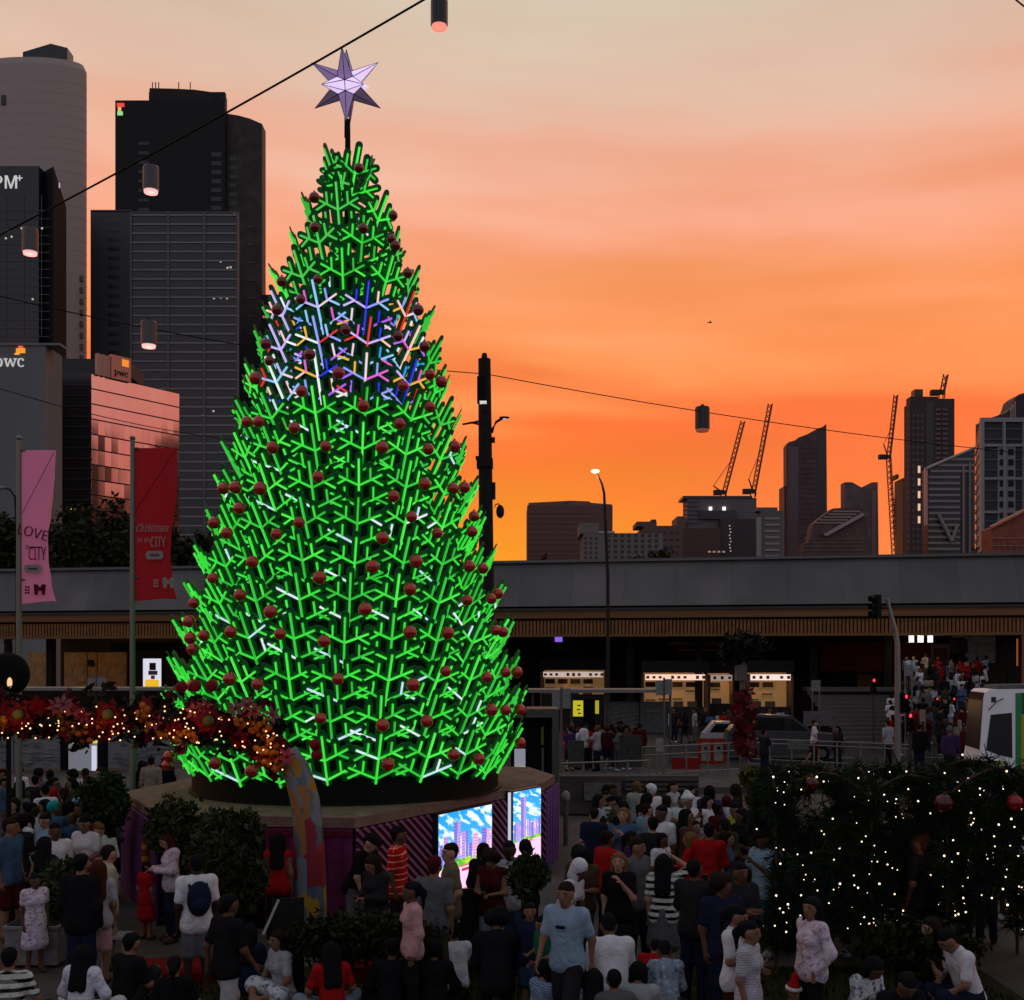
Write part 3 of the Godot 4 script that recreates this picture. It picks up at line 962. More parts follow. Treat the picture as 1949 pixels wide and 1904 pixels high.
	slab("map_sheet", r, 1778, 1802, 1234, 1266, -6.6, 0.1, mt(0.052, 0.0156, 0.0156))
	slab("door", r, 1632, 1662, 1266, 1310, -8, 0.1, mt(0.104, 0.0572, 0.0312))
	slab("end_wall", r, 1838, 1895, 1208, 1262, -8, 0.2, mt(0.1872, 0.1924, 0.1976))
	slab("end_wall", r, 1812, 1838, 1206, 1214, -8, 0.2, mt(0.208, 0.208, 0.208))
	slab("orange_poster", r, 1917, 1938, 1216, 1268, -5, 0.1, glow(0.42, 0.11, 0.015, 0.6))
	slab("hanging_board", r, 1810, 1842, 1217, 1244, -3, 0.2, mt(0.0062, 0.0062, 0.0062))
	for q in [[1731, 1740], [1748, 1758], [1767, 1776]]:
		var o := slab("ceiling_lamp", r, q[0], q[1], 1206, 1223, -2.4, 0.25, glow(0.95, 0.92, 0.9, 0.9))
		lamp(r.transform * (o.position + Vector3(0, -0.5, 0.6)), 0.5, Color(1, 0.95, 0.9))
	slab("screen", r, 1056, 1070, 1210, 1222, -1.5, 0.12, glow(0.28, 0.14, 0.85, 0.9))
	slab("screen_case", r, 1050, 1110, 1222, 1240, -2.0, 0.3, mt(0.0078, 0.0068, 0.0078))
	# poster screen in the west bay
	slab("poster_frame", r, 268, 310, 1246, 1318, -1.0, 0.3, mt(0.0052, 0.0052, 0.0052))
	slab("poster_screen", r, 272, 306, 1254, 1310, -0.9, 0.05, glow(0.72, 0.72, 0.82, 0.9))
	slab("poster_print", r, 276, 302, 1294, 1309, -0.85, 0.03, glow(0.95, 0.55, 0.02, 0.8))
	slab("poster_print", r, 284, 296, 1262, 1276, -0.85, 0.03, mt(0.0312, 0.0208, 0.026))
	slab("poster_print", r, 282, 299, 1277, 1285, -0.85, 0.03, mt(0.156, 0.0832, 0.052))
	slab("poster_print", r, 287, 294, 1286, 1293, -0.85, 0.03, mt(0.26, 0.13, 0.104))
	# canopy over the west platform
	bx("canopy", loc(r, 320, 1232, -3) + Vector3(0, 0, 0), Vector3(7, 0.5, 2), mt(0.013, 0.0104, 0.0104), r)


func kiosk(label: String, x0: float, x1: float, y0: float, y1: float, d: float, sign_col: Material, warm: float) -> void:
	var r := thing("kiosk", label, "kiosk", Vector3(P((x0 + x1) * 0.5, HZ, d).x, 0, -d), -0.1, "lit food kiosks under the station roof")
	var dark := mt(0.0156, 0.0146, 0.014)
	var a := loc(r, x0, y1)
	var b := loc(r, x1, y0)
	var w := b.x - a.x
	bx("counter", Vector3((a.x + b.x) * 0.5, a.y * 0.5, -0.3), Vector3(w, a.y, 0.6), mt(0.0312, 0.026, 0.0234), r)
	bx("back_wall", Vector3((a.x + b.x) * 0.5, (a.y + b.y) * 0.5, -2.0), Vector3(w, b.y - a.y + 0.4, 0.1), glow(0.75, 0.42, 0.16, warm), r)
	bx("roof", Vector3((a.x + b.x) * 0.5, b.y + 0.45, -1.0), Vector3(w + 0.3, 0.7, 2.4), dark, r)
	for s in [a.x - 0.06, b.x + 0.06]:
		bx("side_wall", Vector3(s, b.y * 0.5, -1.0), Vector3(0.12, b.y, 2.2), mt(0.104, 0.0676, 0.0416), r)
	bx("sign_board", Vector3((a.x + b.x) * 0.5, b.y - 0.17, 0.05), Vector3(w * 0.96, 0.34, 0.12), sign_col, r)
	var n := int(w / 0.34)
	for k in n:
		if k % 4 == 3:
			continue
		bx("sign_letter", Vector3(a.x + w * (k + 0.6) / n, b.y - 0.17, 0.125), Vector3(0.17, rng.randf_range(0.14, 0.2), 0.03), mt(0.26, 0.0156, 0.0104), r)
	for k in int(w / 0.8):
		bx("shelf", Vector3(a.x + 0.4 + k * 0.8, a.y + rng.randf_range(0.3, 0.9), -1.7), Vector3(0.6, 0.06, 0.3), mt(0.0624, 0.0312, 0.0156), r)
		bx("display_case", Vector3(a.x + 0.4 + k * 0.8, a.y + 0.16, -0.4), Vector3(0.55, 0.32, 0.35), mt(0.078, 0.0468, 0.026, 0.3), r)
		bx("menu_board", Vector3(a.x + 0.4 + k * 0.8, b.y - 0.62, -1.4), Vector3(0.6, 0.3, 0.05), mt(0.0156, 0.0104, 0.0078), r)
	lamp(r.transform * Vector3((a.x + b.x) * 0.5, b.y - 0.5, -0.7), 0.6, Color(1.0, 0.75, 0.5))


func make_kiosks() -> void:
	kiosk("lit food kiosk with a red lettered sign right beside the Christmas tree", 1032, 1150, 1279, 1322, 70, glow(0.62, 0.5, 0.42, 0.8), 0.13)
	kiosk("brightest food kiosk with a cream and red sign under the station roof", 1226, 1344, 1284, 1346, 66, glow(0.95, 0.62, 0.5, 1.0), 0.17)
	kiosk("small food kiosk between the brightest kiosk and the flowered pole", 1352, 1394, 1285, 1340, 67, glow(0.4, 0.34, 0.3, 0.7), 0.16)
	kiosk("lit food kiosk with a white sign beyond the flowered pole", 1427, 1506, 1284, 1346, 65, glow(0.9, 0.72, 0.68, 1.0), 0.16)


# ---------------------------------------------------------------- street
func outline(r: Node3D, pts: Array) -> PackedVector2Array:
	var out := PackedVector2Array()
	for q in pts:
		var p := loc(r, q[0], q[1])
		out.append(Vector2(p.x, p.y))
	return out


func make_tram() -> void:
	var d := 38.0
	var r := thing("tram", "white tram with green and yellow stripes standing at the square's edge", "tram", Vector3(P(1900, HZ, d).x, 0, -d), -0.178)
	var white := mt(0.80, 0.82, 0.84, 0.35, 0.0, 0.0)
	var black := mt(0.0062, 0.0068, 0.0083, 0.3, 0.0, 0.0)
	var cut := [
		["body", [[1862, 1449], [1866, 1428], [1873, 1328], [1877, 1318], [1884, 1313], [2200, 1309], [2200, 1494], [1876, 1486], [1863, 1478]], -2.3, 0.0, white],
		["windscreen", [[1865.5, 1428], [1871.8, 1335], [1875, 1320], [1874, 1319], [1870.6, 1334], [1864.2, 1427]], -2.2, -0.1, black],
		["window", [[1877, 1428], [1886, 1361], [1926, 1357], [1927, 1443], [1900, 1437]], -0.05, 0.02, black],
		["green_stripe", [[1933, 1320], [1944, 1319], [1944, 1489], [1933, 1488]], -0.05, 0.012, mt(0.01, 0.22, 0.06, 0.4, 0.0, 0.0)],
		["yellow_stripe", [[1944, 1362], [2200, 1358], [2200, 1490], [1944, 1488]], -0.05, 0.016, mt(0.39, 0.286, 0.0052, 0.4, 0.0, 0.0)],
		["green_panel", [[1944.5, 1319], [2200, 1316], [2200, 1357], [1944.5, 1361]], -0.05, 0.014, mt(0.0052, 0.0728, 0.0234, 0.4, 0.0, 0.0)],
		["lime_stripe", [[1868, 1450], [1917, 1449], [1917, 1456], [1868, 1457]], -0.05, 0.018, mt(0.286, 0.3224, 0.0104, 0.4, 0.0, 0.0)],
		["bumper", [[1859, 1457], [1872, 1458], [1872, 1465], [1860, 1465]], -2.25, 0.05, black],
		["roof_box", [[1900, 1312], [1904, 1305], [2200, 1300], [2200, 1312]], -2.2, -0.3, mt(0.104, 0.104, 0.104)],
		["sticker", [[1887, 1327], [1896, 1327], [1896, 1337], [1887, 1337]], -0.02, 0.015, mt(0.0624, 0.0624, 0.0728)],
	]
	for c in cut:
		var mb := MB.new()
		mb.prism(outline(r, c[1]), Vector3.ZERO, Vector3.RIGHT, Vector3.UP, Vector3.BACK, c[2], c[3])
		part(c[0], mb, c[4], r)
	var arm := MB.new()
	arm.sweep([loc(r, 1882, 1352, 0.1), loc(r, 1898, 1336, 0.2), loc(r, 1910, 1330, 0.05)], [0.02, 0.02, 0.02], 5)
	part("mirror_arm", arm, black, r)
	bx("headlight", loc(r, 1862, 1444, -0.3), Vector3(0.12, 0.12, 0.3), mt(0.364, 0.364, 0.338, 0.2), r)
	for k in 2:
		var wh := MB.new()
		wh.tube(Vector3(1.6 + k * 1.8, 0.3, -0.4), Vector3(1.6 + k * 1.8, 0.3, -0.1), 0.3, 0.3, 14)
		part("wheel", wh, black, r)


func car(label: String, x: float, y_roof: float, height: float, long: float, m: Material, face := 1.0) -> void:
	var d := depth_of(y_roof, height)
	var r := thing("car", label, "car", P(x, HZ, d) * Vector3(1, 0, 1) , -0.1, "cars in the street")
	var h := height
	var l := long * 0.5
	var body := MB.new()
	body.prism(PackedVector2Array([Vector2(-l, 0.3), Vector2(l, 0.3), Vector2(l + 0.05, h * 0.45), Vector2(l - 0.1, h * 0.56), Vector2(l * 0.45, h * 0.62), Vector2(-l * 0.98, h * 0.64), Vector2(-l - 0.03, h * 0.45)]), Vector3.ZERO, Vector3.RIGHT * face, Vector3.UP, Vector3.BACK, -0.88, 0.88)
	part("body", body, m, r)
	var cab := MB.new()
	cab.prism(PackedVector2Array([Vector2(l * 0.5, h * 0.62), Vector2(l * 0.12, h * 0.97), Vector2(-l * 0.75, h), Vector2(-l * 0.96, h * 0.64)]), Vector3.ZERO, Vector3.RIGHT * face, Vector3.UP, Vector3.BACK, -0.74, 0.74)
	part("roof", cab, m, r)
	var win := MB.new()
	win.prism(PackedVector2Array([Vector2(l * 0.4, h * 0.65), Vector2(l * 0.10, h * 0.92), Vector2(-l * 0.72, h * 0.94), Vector2(-l * 0.86, h * 0.66)]), Vector3.ZERO, Vector3.RIGHT * face, Vector3.UP, Vector3.BACK, -0.75, 0.75)
	part("window", win, mt(0.0062, 0.0068, 0.0083, 0.1, 0.0, 0.0), r)
	for s in [-1, 1]:
		for z in [-0.8, 0.8]:
			var wh := MB.new()
			wh.tube(Vector3(s * l * 0.62, 0.33, z - 0.1), Vector3(s * l * 0.62, 0.33, z + 0.12), 0.33, 0.33, 16)
			var w := part("wheel", wh, mt(0.0052, 0.0052, 0.0052, 0.8, 0.0, 0.0), r)
			var rim := MB.new()
			rim.tube(Vector3(s * l * 0.62, 0.33, z + 0.12), Vector3(s * l * 0.62, 0.33, z + 0.135), 0.2, 0.18, 10)
			part("rim", rim, mt(0.156, 0.156, 0.156, 0.3, 0.8, 0.0), w)
	bx("headlight", Vector3(face * (l - 0.02), h * 0.47, 0.6), Vector3(0.14, 0.13, 0.34), mt(0.364, 0.364, 0.364, 0.2), r)
	bx("headlight", Vector3(face * (l - 0.02), h * 0.47, -0.6), Vector3(0.14, 0.13, 0.34), mt(0.364, 0.364, 0.364, 0.2), r)


func fence(label: String, xa: float, da: float, xb: float, db: float, base: float, n: int, levels: Array) -> void:
	var a := P(xa, HZ, da)
	var b := P(xb, HZ, db)
	a.y = base
	b.y = base
	var r := thing("railing", label, "railing", a, 0.0, "steel railings along the tram stop")
	var m := mt(0.1664, 0.1612, 0.156, 0.4, 0.6, 0.0)
	for lv in levels:
		var mb := MB.new()
		mb.tube(Vector3(0, lv, 0), b - a + Vector3(0, lv, 0), 0.027, 0.027, 6)
		part("rail", mb, m, r)
	for k in n + 1:
		var p := (b - a) * k / n
		bx("post", p + Vector3(0, 0.55, 0), Vector3(0.06, 1.1, 0.04), m, r)


func panel_thing(called: String, label: String, category: String, x0: float, x1: float, y0: float, y1: float, d: float, m: Material, foot := true, group := "") -> Node3D:
	var r := thing(called, label, category, Vector3(P((x0 + x1) * 0.5, HZ, d).x, 0, -d), 0.0, group)
	slab("panel", r, x0, x1, y0, y1, 0.0, 0.07, m)
	if foot:
		var a := loc(r, x0, y1)
		for s in [-0.8, 0.8]:
			bx("leg", Vector3(s * absf(a.x), maxf(a.y, 0.1) * 0.5, -0.035), Vector3(0.05, maxf(a.y, 0.1), 0.05), mt(0.13, 0.13, 0.13, 0.4, 0.5, 0.0), r)
	return r


func stop_sign(label: String, x0: float, x1: float, y0: float, y1: float, d: float) -> void:
	var r := thing("stop_sign", label, "sign", Vector3(P((x0 + x1) * 0.5, HZ, d).x, 0, -d), 0.0, "double blade signs of the tram stop")
	var xm := (x0 + x1) * 0.5
	slab("blade", r, x0, xm - 2, y0 + 3, y1, 0.0, 0.08, mt(0.2184, 0.2288, 0.234, 0.5, 0.0, 1.5))
	slab("blade", r, xm + 2, x1, y0, y1 - 1, 0.05, 0.08, mt(0.208, 0.2184, 0.2236, 0.5, 0.0, 1.5))
	var p := MB.new()
	p.tube(Vector3.ZERO, loc(r, xm, y0 - 3), 0.04, 0.04, 8)
	part("pole", p, mt(0.104, 0.104, 0.104, 0.4, 0.6, 0.0), r)


func signal_head(r: Node3D, at: Vector3, lit: int, yaw: float, s := 1.0, n := 3) -> void:
	var b := Basis(Vector3.UP, yaw)
	var blk := mt(0.0052, 0.0052, 0.0052, 0.6, 0.0, 0.0)
	bx("housing", at, Vector3(0.34, 0.36 * n, 0.24) * s, blk, r, b)
	for k in n:
		var c := at + Vector3(0, (n - 1) * 0.17 - k * 0.34, 0) * s
		var hood := MB.new()
		hood.tube(c + b * Vector3(0, 0.03, 0.1) * s, c + b * Vector3(0, 0.0, 0.38) * s, 0.16 * s, 0.14 * s, 10, false)
		part("visor", hood, blk, r)
		var lens := MB.new()
		lens.ball(c + b * Vector3(0, 0, 0.13) * s, Vector3(0.11, 0.11, 0.05) * s, 10, 6, b)
		part("signal_lamp", lens, glow(1.0, 0.05, 0.08, 1.6) if k == lit else mt(0.0156, 0.0156, 0.0156), r)
		if k == lit:
			lamp(r.position + c + b * Vector3(0, 0, 0.3) * s, 0.05, Color(1, 0.1, 0.1), 0.1)


func make_street() -> void:
	make_tram()
	car("dark grey four wheel drive passing behind the flowered pole", 1490, 1359, 1.98, 4.9, mt(0.0312, 0.0322, 0.039, 0.3, 0.0, 0.0))
	car("white car half hidden behind the flowered pole", 1424, 1373, 1.46, 4.3, mt(0.312, 0.312, 0.312, 0.3, 0.0, 0.0))
	fence("railing running from the flowered pole to the traffic light", 1424, 43.6, 1731, 40.2, 0.2, 7, [1.08, 0.92, 0.3, 0.1])
	fence("railing in front of the red and white road barrier", 1222, 39.0, 1425, 41.5, 0.2, 5, [1.08, 0.8, 0.12])
	fence("low railing beside the platform's striped face", 1068, 33.0, 1236, 34.0, 0.2, 4, [1.06, 0.1])
	var grey := mt(0.0572, 0.0562, 0.052, 0.7)
	panel_thing("barrier_panel", "small grey barrier panel beside the black doorway", "panel", 1081, 1112, 1410, 1461, 36, grey)
	panel_thing("barrier_panel", "large grey barrier panel below the patterned glass", "panel", 1178, 1222, 1400, 1461, 36.5, mt(0.0442, 0.0432, 0.0406, 0.7))
	panel_thing("notice_board", "small white notice on the railing", "notice", 1249, 1263, 1406, 1431, 38.9, mt(0.26, 0.26, 0.26))
	var rb := panel_thing("road_barrier", "red road barrier with two white panels", "barrier", 1329, 1381, 1406, 1455, 41, mt(0.26, 0.0234, 0.013, 0.6))
	slab("white_panel", rb, 1335, 1352, 1414, 1449, 0.03, 0.05, mt(0.286, 0.26, 0.2392))
	slab("white_panel", rb, 1359, 1376, 1414, 1449, 0.03, 0.05, mt(0.286, 0.26, 0.2392))
	slab("dot", rb, 1341, 1347, 1421, 1427, 0.05, 0.03, mt(0.0156, 0.0156, 0.0156))
	slab("dot", rb, 1365, 1371, 1421, 1427, 0.05, 0.03, mt(0.0156, 0.0156, 0.0156))
	panel_thing("low_barrier", "long low red road barrier on the ground", "barrier", 1279, 1332, 1443, 1465, 40, mt(0.2496, 0.0156, 0.0104, 0.6), false)
	panel_thing("info_panel", "pale green information panel hung on the railing", "panel", 1500, 1541, 1410, 1427, 42.3, mt(0.1144, 0.13, 0.1092), false)
	panel_thing("street_cabinet", "pair of pale street cabinets behind the railing", "cabinet", 1530, 1594, 1354, 1382, 55, mt(0.1144, 0.1092, 0.1144))
	panel_thing("white_notice", "white notice under the station roof beside the kiosks", "notice", 1545, 1562, 1295, 1316, 60, mt(0.1872, 0.1872, 0.1872))
	stop_sign("white double sign over the shelter beside the tree", 1051, 1086, 1311, 1350, 40)
	stop_sign("white double sign in front of the brightest kiosk", 1249, 1279, 1293, 1324, 43)
	stop_sign("white double sign above the flower arch beside the flagpole", 166, 200, 1289, 1326, 43)
	# shelters
	var sh := thing("tram_shelter", "tram shelter with patterned glass and lit yellow panels", "shelter", Vector3(P(1142, HZ, 44).x, 0, -44), 0.0, "glass shelters of the tram stop")
	var steel := mt(0.1716, 0.1716, 0.1664, 0.4, 0.5, 0.0)
	slab("roof", sh, 1006, 1278, 1313, 1319, 0.8, 2.4, steel)
	for x in [1012, 1086, 1150, 1219, 1274]:
		slab("post", sh, x, x + 4, 1319, 1456, 0, 0.1, mt(0.0624, 0.0624, 0.0624, 0.5, 0.3, 0.0))
	slab("glass_panel", sh, 1156, 1217, 1336, 1396, -0.2, 0.04, mt(0.0728, 0.0754, 0.0754, 0.4))
	slab("glass_panel", sh, 1223, 1272, 1336, 1396, -0.2, 0.04, mt(0.0676, 0.0728, 0.0728, 0.4))
	for k in 26:
		slab("white_mark", sh, 1160 + (k * 37) % 48, 1166 + (k * 37) % 48 + k % 5, 1340 + k * 2.0, 1341.2 + k * 2.0, -0.15, 0.03, mt(0.26, 0.26, 0.26))
	slab("white_mark", sh, 1228, 1266, 1352, 1356, -0.15, 0.03, mt(0.1456, 0.156, 0.156))
	slab("lit_panel", sh, 1091, 1110, 1334, 1364, -0.15, 0.1, glow(0.62, 0.55, 0.02, 0.8))
	slab("lit_panel", sh, 1133, 1140, 1334, 1359, -0.15, 0.1, glow(0.5, 0.45, 0.02, 0.7))
	slab("dark_panel", sh, 1110, 1133, 1332, 1400, -0.2, 0.1, mt(0.0062, 0.0062, 0.0083))
	slab("bench", sh, 1095, 1140, 1398, 1403, 0.3, 0.5, mt(0.104, 0.0156, 0.0156))
	for q in [[1099, 1342], [1098, 1350], [1100, 1357]]:
		slab("print", sh, q[0], q[0] + 6, q[1], q[1] + 2.5, -0.03, 0.03, mt(0.026, 0.026, 0.0052))
	var ws := thing("tram_shelter", "tram shelter with rippled glass behind the flower arch", "shelter", Vector3(P(180, HZ, 42).x, 0, -42), 0.0, "glass shelters of the tram stop")
	slab("roof", ws, -40, 330, 1310, 1315, 0.8, 2.6, steel)
	var ripple := mt(0.1404, 0.1456, 0.156, 0.35, 0.0, 0.0)
	for q in [[-30, 28], [32, 114], [206, 246], [252, 322]]:
		slab("glass_panel", ws, q[0], q[1], 1392, 1462, -0.1, 0.06, ripple)
	for k in 150:
		var x := rng.randf_range(-28, 316)
		if x > 104 and x < 206:
			continue
		var y := rng.randf_range(1396, 1458)
		slab("ripple", ws, x, x + rng.randf_range(8, 24), y, y + rng.randf_range(0.8, 1.6), -0.03, 0.03, mt(0.0624, 0.065, 0.0728, 0.4, 0.0, 0.0) if k % 3 else mt(0.234, 0.2392, 0.2496, 0.4, 0.0, 0.0))
	for x in [22, 27, 247, 251]:
		slab("post", ws, x, x + 3, 1315, 1480, 0.1, 0.1, steel)
	slab("dark_frame", ws, 115, 200, 1402, 1478, 0, 0.3, mt(0.0052, 0.0052, 0.0104))
	slab("lit_poster", ws, 130, 184, 1408, 1470, 0.08, 0.06, glow(0.16, 0.16, 0.19, 0.8))
	slab("lit_poster", ws, 174, 183, 1420, 1470, 0.12, 0.06, glow(0.6, 0.6, 0.75, 0.9))
	slab("lit_corner", ws, 130, 142, 1406, 1415, 0.14, 0.06, glow(0.8, 0.72, 0.08, 0.8))
	slab("lit_corner", ws, 174, 184, 1406, 1415, 0.15, 0.06, glow(0.8, 0.72, 0.08, 0.8))
	# doorway kiosk beside the tree
	var dk := thing("ticket_kiosk", "grey framed kiosk with a black doorway and yellow sign behind the platform", "kiosk", Vector3(P(1032, HZ, 27.5).x, 0, -27.5))
	var kf := mt(0.0988, 0.0936, 0.091, 0.5)
	slab("lintel", dk, 1003, 1064, 1350, 1366, 0.05, 1.6, kf)
	slab("jamb", dk, 1051, 1064, 1366, 1532, 0.05, 1.6, kf)
	slab("doorway", dk, 972, 1051, 1366, 1532, -0.3, 1.0, mt(0.0052, 0.0052, 0.0062))
	slab("yellow_strip", dk, 1030, 1035, 1384, 1418, -0.2, 0.05, mt(0.2184, 0.1872, 0.0156))
	slab("white_poster", dk, 979, 1000, 1426, 1460, -0.2, 0.06, glow(0.4, 0.4, 0.52, 0.5))
	slab("lettered_strip", dk, 1031, 1035, 1424, 1480, -0.2, 0.05, mt(0.156, 0.156, 0.1716))
	slab("yellow_sign", dk, 979, 1000, 1460, 1484, -0.05, 0.06, glow(0.7, 0.55, 0.01, 0.7))
	var dial := MB.new()
	dial.tube(loc(dk, 989, 1471, -0.04), loc(dk, 989, 1471, 0.0), 0.07, 0.07, 14)
	part("dial", dial, mt(0.0104, 0.0104, 0.0104), dk)
	for k in 3:
		slab("cabinet", dk, 1003 + k * 9, 1011 + k * 9, 1478, 1530, -0.1, 0.3, mt(0.026, 0.026, 0.0286))
	var wl := thing("low_wall", "low pale wall with plank bands behind the first rows of the crowd", "wall", Vector3(P(1150, HZ, 31).x, 0, -31))
	slab("wall", wl, 1066, 1330, 1478, 1550, 0, 0.5, mt(0.0624, 0.0572, 0.052, 0.8))
	slab("bench_board", wl, 1112, 1182, 1491, 1524, 0.1, 0.1, mt(0.1248, 0.1196, 0.1092))
	for k in 3:
		slab("plank", wl, 1190, 1330, 1482 + k * 9, 1487 + k * 9, 0.1, 0.1, mt(0.0884, 0.0806, 0.0728))
	var bo := thing("post", "slim pale green post between the striped platform and the crowd", "post", Vector3(P(1077, HZ, 26).x, 0, -26))
	var bm := MB.new()
	bm.tube(Vector3.ZERO, Vector3(0, 1.0, 0), 0.06, 0.06, 12)
	part("shaft", bm, mt(0.0832, 0.104, 0.0884), bo)
	bm = MB.new()
	bm.ball(Vector3(0, 1.12, 0), Vector3(0.1, 0.14, 0.1), 12, 8)
	part("cap", bm, mt(0.234, 0.234, 0.2184), bo)
	# traffic lights
	var t := thing("traffic_light", "tall bent traffic light pole with a black signal head over the street", "traffic light", Vector3(P(1709, HZ, 38).x, 0, -38), 0.0, "traffic lights at the crossing")
	var pm := MB.new()
	var pts := []
	for q in [[1709, 1500], [1709, 1300], [1708, 1225], [1704, 1200], [1696, 1172], [1689, 1140]]:
		pts.append(loc(t, q[0], q[1]))
	pts[0] = Vector3(pts[1].x, 0, 0)
	pm.sweep(pts, [0.12, 0.1, 0.09, 0.085, 0.075, 0.05], 10)
	part("pole", pm, mt(0.1976, 0.1976, 0.1976, 0.35, 0.6, 0.0), t)
	signal_head(t, loc(t, 1669, 1155), -1, -1.2, 0.75)
	bx("bracket", loc(t, 1680, 1158), Vector3(0.5, 0.05, 0.05), mt(0.0104, 0.0104, 0.0104), t)
	signal_head(t, loc(t, 1722, 1338, 0.1), 0, 0.1, 0.62)
	var t2 := thing("traffic_light", "short traffic light showing red beside the leaning pole", "traffic light", Vector3(P(1733, HZ, 39).x, 0, -39), 0.0, "traffic lights at the crossing")
	pm = MB.new()
	pm.tube(Vector3.ZERO, loc(t2, 1733, 1360), 0.06, 0.06, 8)
	part("pole", pm, mt(0.052, 0.052, 0.052, 0.5), t2)
	signal_head(t2, loc(t2, 1731, 1374, 0.12), 0, 0.0, 0.62)
	var t3 := thing("traffic_light", "distant traffic light showing red in front of the dark hoarding", "traffic light", Vector3(P(1663, HZ, 54).x, 0, -54), 0.0, "traffic lights at the crossing")
	pm = MB.new()
	pm.tube(Vector3.ZERO, loc(t3, 1663, 1295), 0.06, 0.06, 8)
	part("pole", pm, mt(0.052, 0.052, 0.052, 0.5), t3)
	signal_head(t3, loc(t3, 1662, 1305, 0.12), 0, 0.0, 0.7)
	var t4 := thing("traffic_light", "far traffic light with a small red lamp in the station crowd", "traffic light", Vector3(P(1783, HZ, 57).x, 0, -57), 0.0, "traffic lights at the crossing")
	pm = MB.new()
	pm.tube(Vector3.ZERO, loc(t4, 1783, 1330), 0.05, 0.05, 8)
	part("pole", pm, mt(0.052, 0.052, 0.052, 0.5), t4)
	signal_head(t4, loc(t4, 1783, 1337, 0.12), 0, 0.0, 0.5)
	var t5 := thing("traffic_light", "far traffic light with a small red lamp just beside the tram", "traffic light", Vector3(P(1816, HZ, 57).x, 0, -57), 0.0, "traffic lights at the crossing")
	pm = MB.new()
	pm.tube(Vector3.ZERO, loc(t5, 1816, 1330), 0.05, 0.05, 8)
	part("pole", pm, mt(0.052, 0.052, 0.052, 0.5), t5)
	signal_head(t5, loc(t5, 1815, 1337, 0.12), 0, 0.0, 0.5)
	for q in [["white sign plate on a post by the tram's nose", 1752, 1762, 1351, 1374, 43.0], ["white sign plate by the traffic light pole", 1722, 1738, 1266, 1287, 50.0]]:
		panel_thing("sign_plate", q[0], "sign", q[1], q[2], q[3], q[4], q[5], mt(0.2184, 0.2184, 0.2184))
	# lamp posts
	var tp := thing("tram_pole", "thick dark pole with lamps and brackets rising behind the Christmas tree", "pole", Vector3(P(928, HZ, 33).x, 0, -33))
	var dk2 := mt(0.0182, 0.0177, 0.0177, 0.7)
	pm = MB.new()
	var top := loc(tp, 922, 684)
	pm.sweep([Vector3(0.06, 0, 0), Vector3(0.0, 3.0, 0), top], [0.27, 0.245, 0.185], 14)
	part("shaft", pm, dk2, tp)
	pm = MB.new()
	pm.tube(top, top + Vector3(0, 0.17, 0), 0.1, 0.07, 10)
	part("cap", pm, dk2, tp)
	slab("speaker_box", tp, 908, 921, 716, 765, 0.3, 0.3, mt(0.0104, 0.0104, 0.0104))
	slab("lit_lens", tp, 913, 926, 763, 767, 0.32, 0.2, glow(0.8, 0.75, 0.7, 0.8))
	pm = MB.new()
	var ap := []
	for q in [[936, 824], [938, 816], [944, 804], [953, 798], [960, 796]]:
		ap.append(loc(tp, q[0], q[1]))
	pm.sweep(ap, [0.045, 0.045, 0.04, 0.04, 0.04], 6)
	part("lamp_arm", pm, dk2, tp)
	pm = MB.new()
	pm.ball(loc(tp, 960, 795), Vector3(0.16, 0.035, 0.1), 10, 6)
	part("lamp_head", pm, dk2, tp)
	pm = MB.new()
	pm.ball(loc(tp, 960, 797.5), Vector3(0.06, 0.05, 0.06), 8, 6)
	part("lamp_bulb", pm, glow(0.7, 0.6, 0.6, 0.6), tp)
	pm = MB.new()
	pm.tube(loc(tp, 914, 802), loc(tp, 880, 808), 0.035, 0.03, 6)
	pm.tube(loc(tp, 912, 808), loc(tp, 895, 804), 0.03, 0.03, 6)
	part("cable_arm", pm, dk2, tp)
	slab("bracket_box", tp, 905, 920, 868, 872, 0.25, 0.4, dk2)
	slab("bracket_box", tp, 907, 938, 872, 888, 0.26, 0.5, dk2)
	slab("clamp", tp, 936, 942, 832, 841, 0.1, 0.2, dk2)
	slab("clamp", tp, 937, 943, 918, 950, 0.1, 0.15, dk2)
	pm = MB.new()
	ap = []
	for q in [[941, 966], [943, 961], [948, 959], [952, 963]]:
		ap.append(loc(tp, q[0], q[1]))
	pm.sweep(ap, [0.02, 0.02, 0.02, 0.02], 5)
	part("hook", pm, dk2, tp)
	pm = MB.new()
	pm.ball(loc(tp, 952, 974), Vector3(0.12, 0.2, 0.12), 12, 8)
	part("lantern", pm, dk2, tp)
	var sl := thing("street_lamp", "curved street lamp with a lit white head against the orange sky", "street lamp", Vector3(P(1158, HZ, 52).x, 0, -52))
	pm = MB.new()
	ap = []
	for q in [[1159, 1200], [1157, 1100], [1152, 990], [1150, 940], [1146, 922], [1137, 903]]:
		ap.append(loc(sl, q[0], q[1]))
	ap[0] = Vector3(ap[1].x, 0, 0)
	pm.sweep(ap, [0.085, 0.08, 0.07, 0.06, 0.05, 0.04], 8)
	part("pole", pm, mt(0.026, 0.0234, 0.0234, 0.6), sl)
	pm = MB.new()
	pm.ball(loc(sl, 1133, 897), Vector3(0.2, 0.09, 0.12), 10, 6)
	part("lamp_head", pm, glow(1.0, 0.85, 0.6, 2.2), sl)
	lamp(sl.position + loc(sl, 1133, 897) + Vector3(0, -0.3, 0), 1.5, Color(1, 0.85, 0.65))
	var fl := thing("floodlight", "black hooded floodlight with a warm lens above the flower arch", "floodlight", Vector3(P(16, HZ, 19).x, 0, -19))
	pm = MB.new()
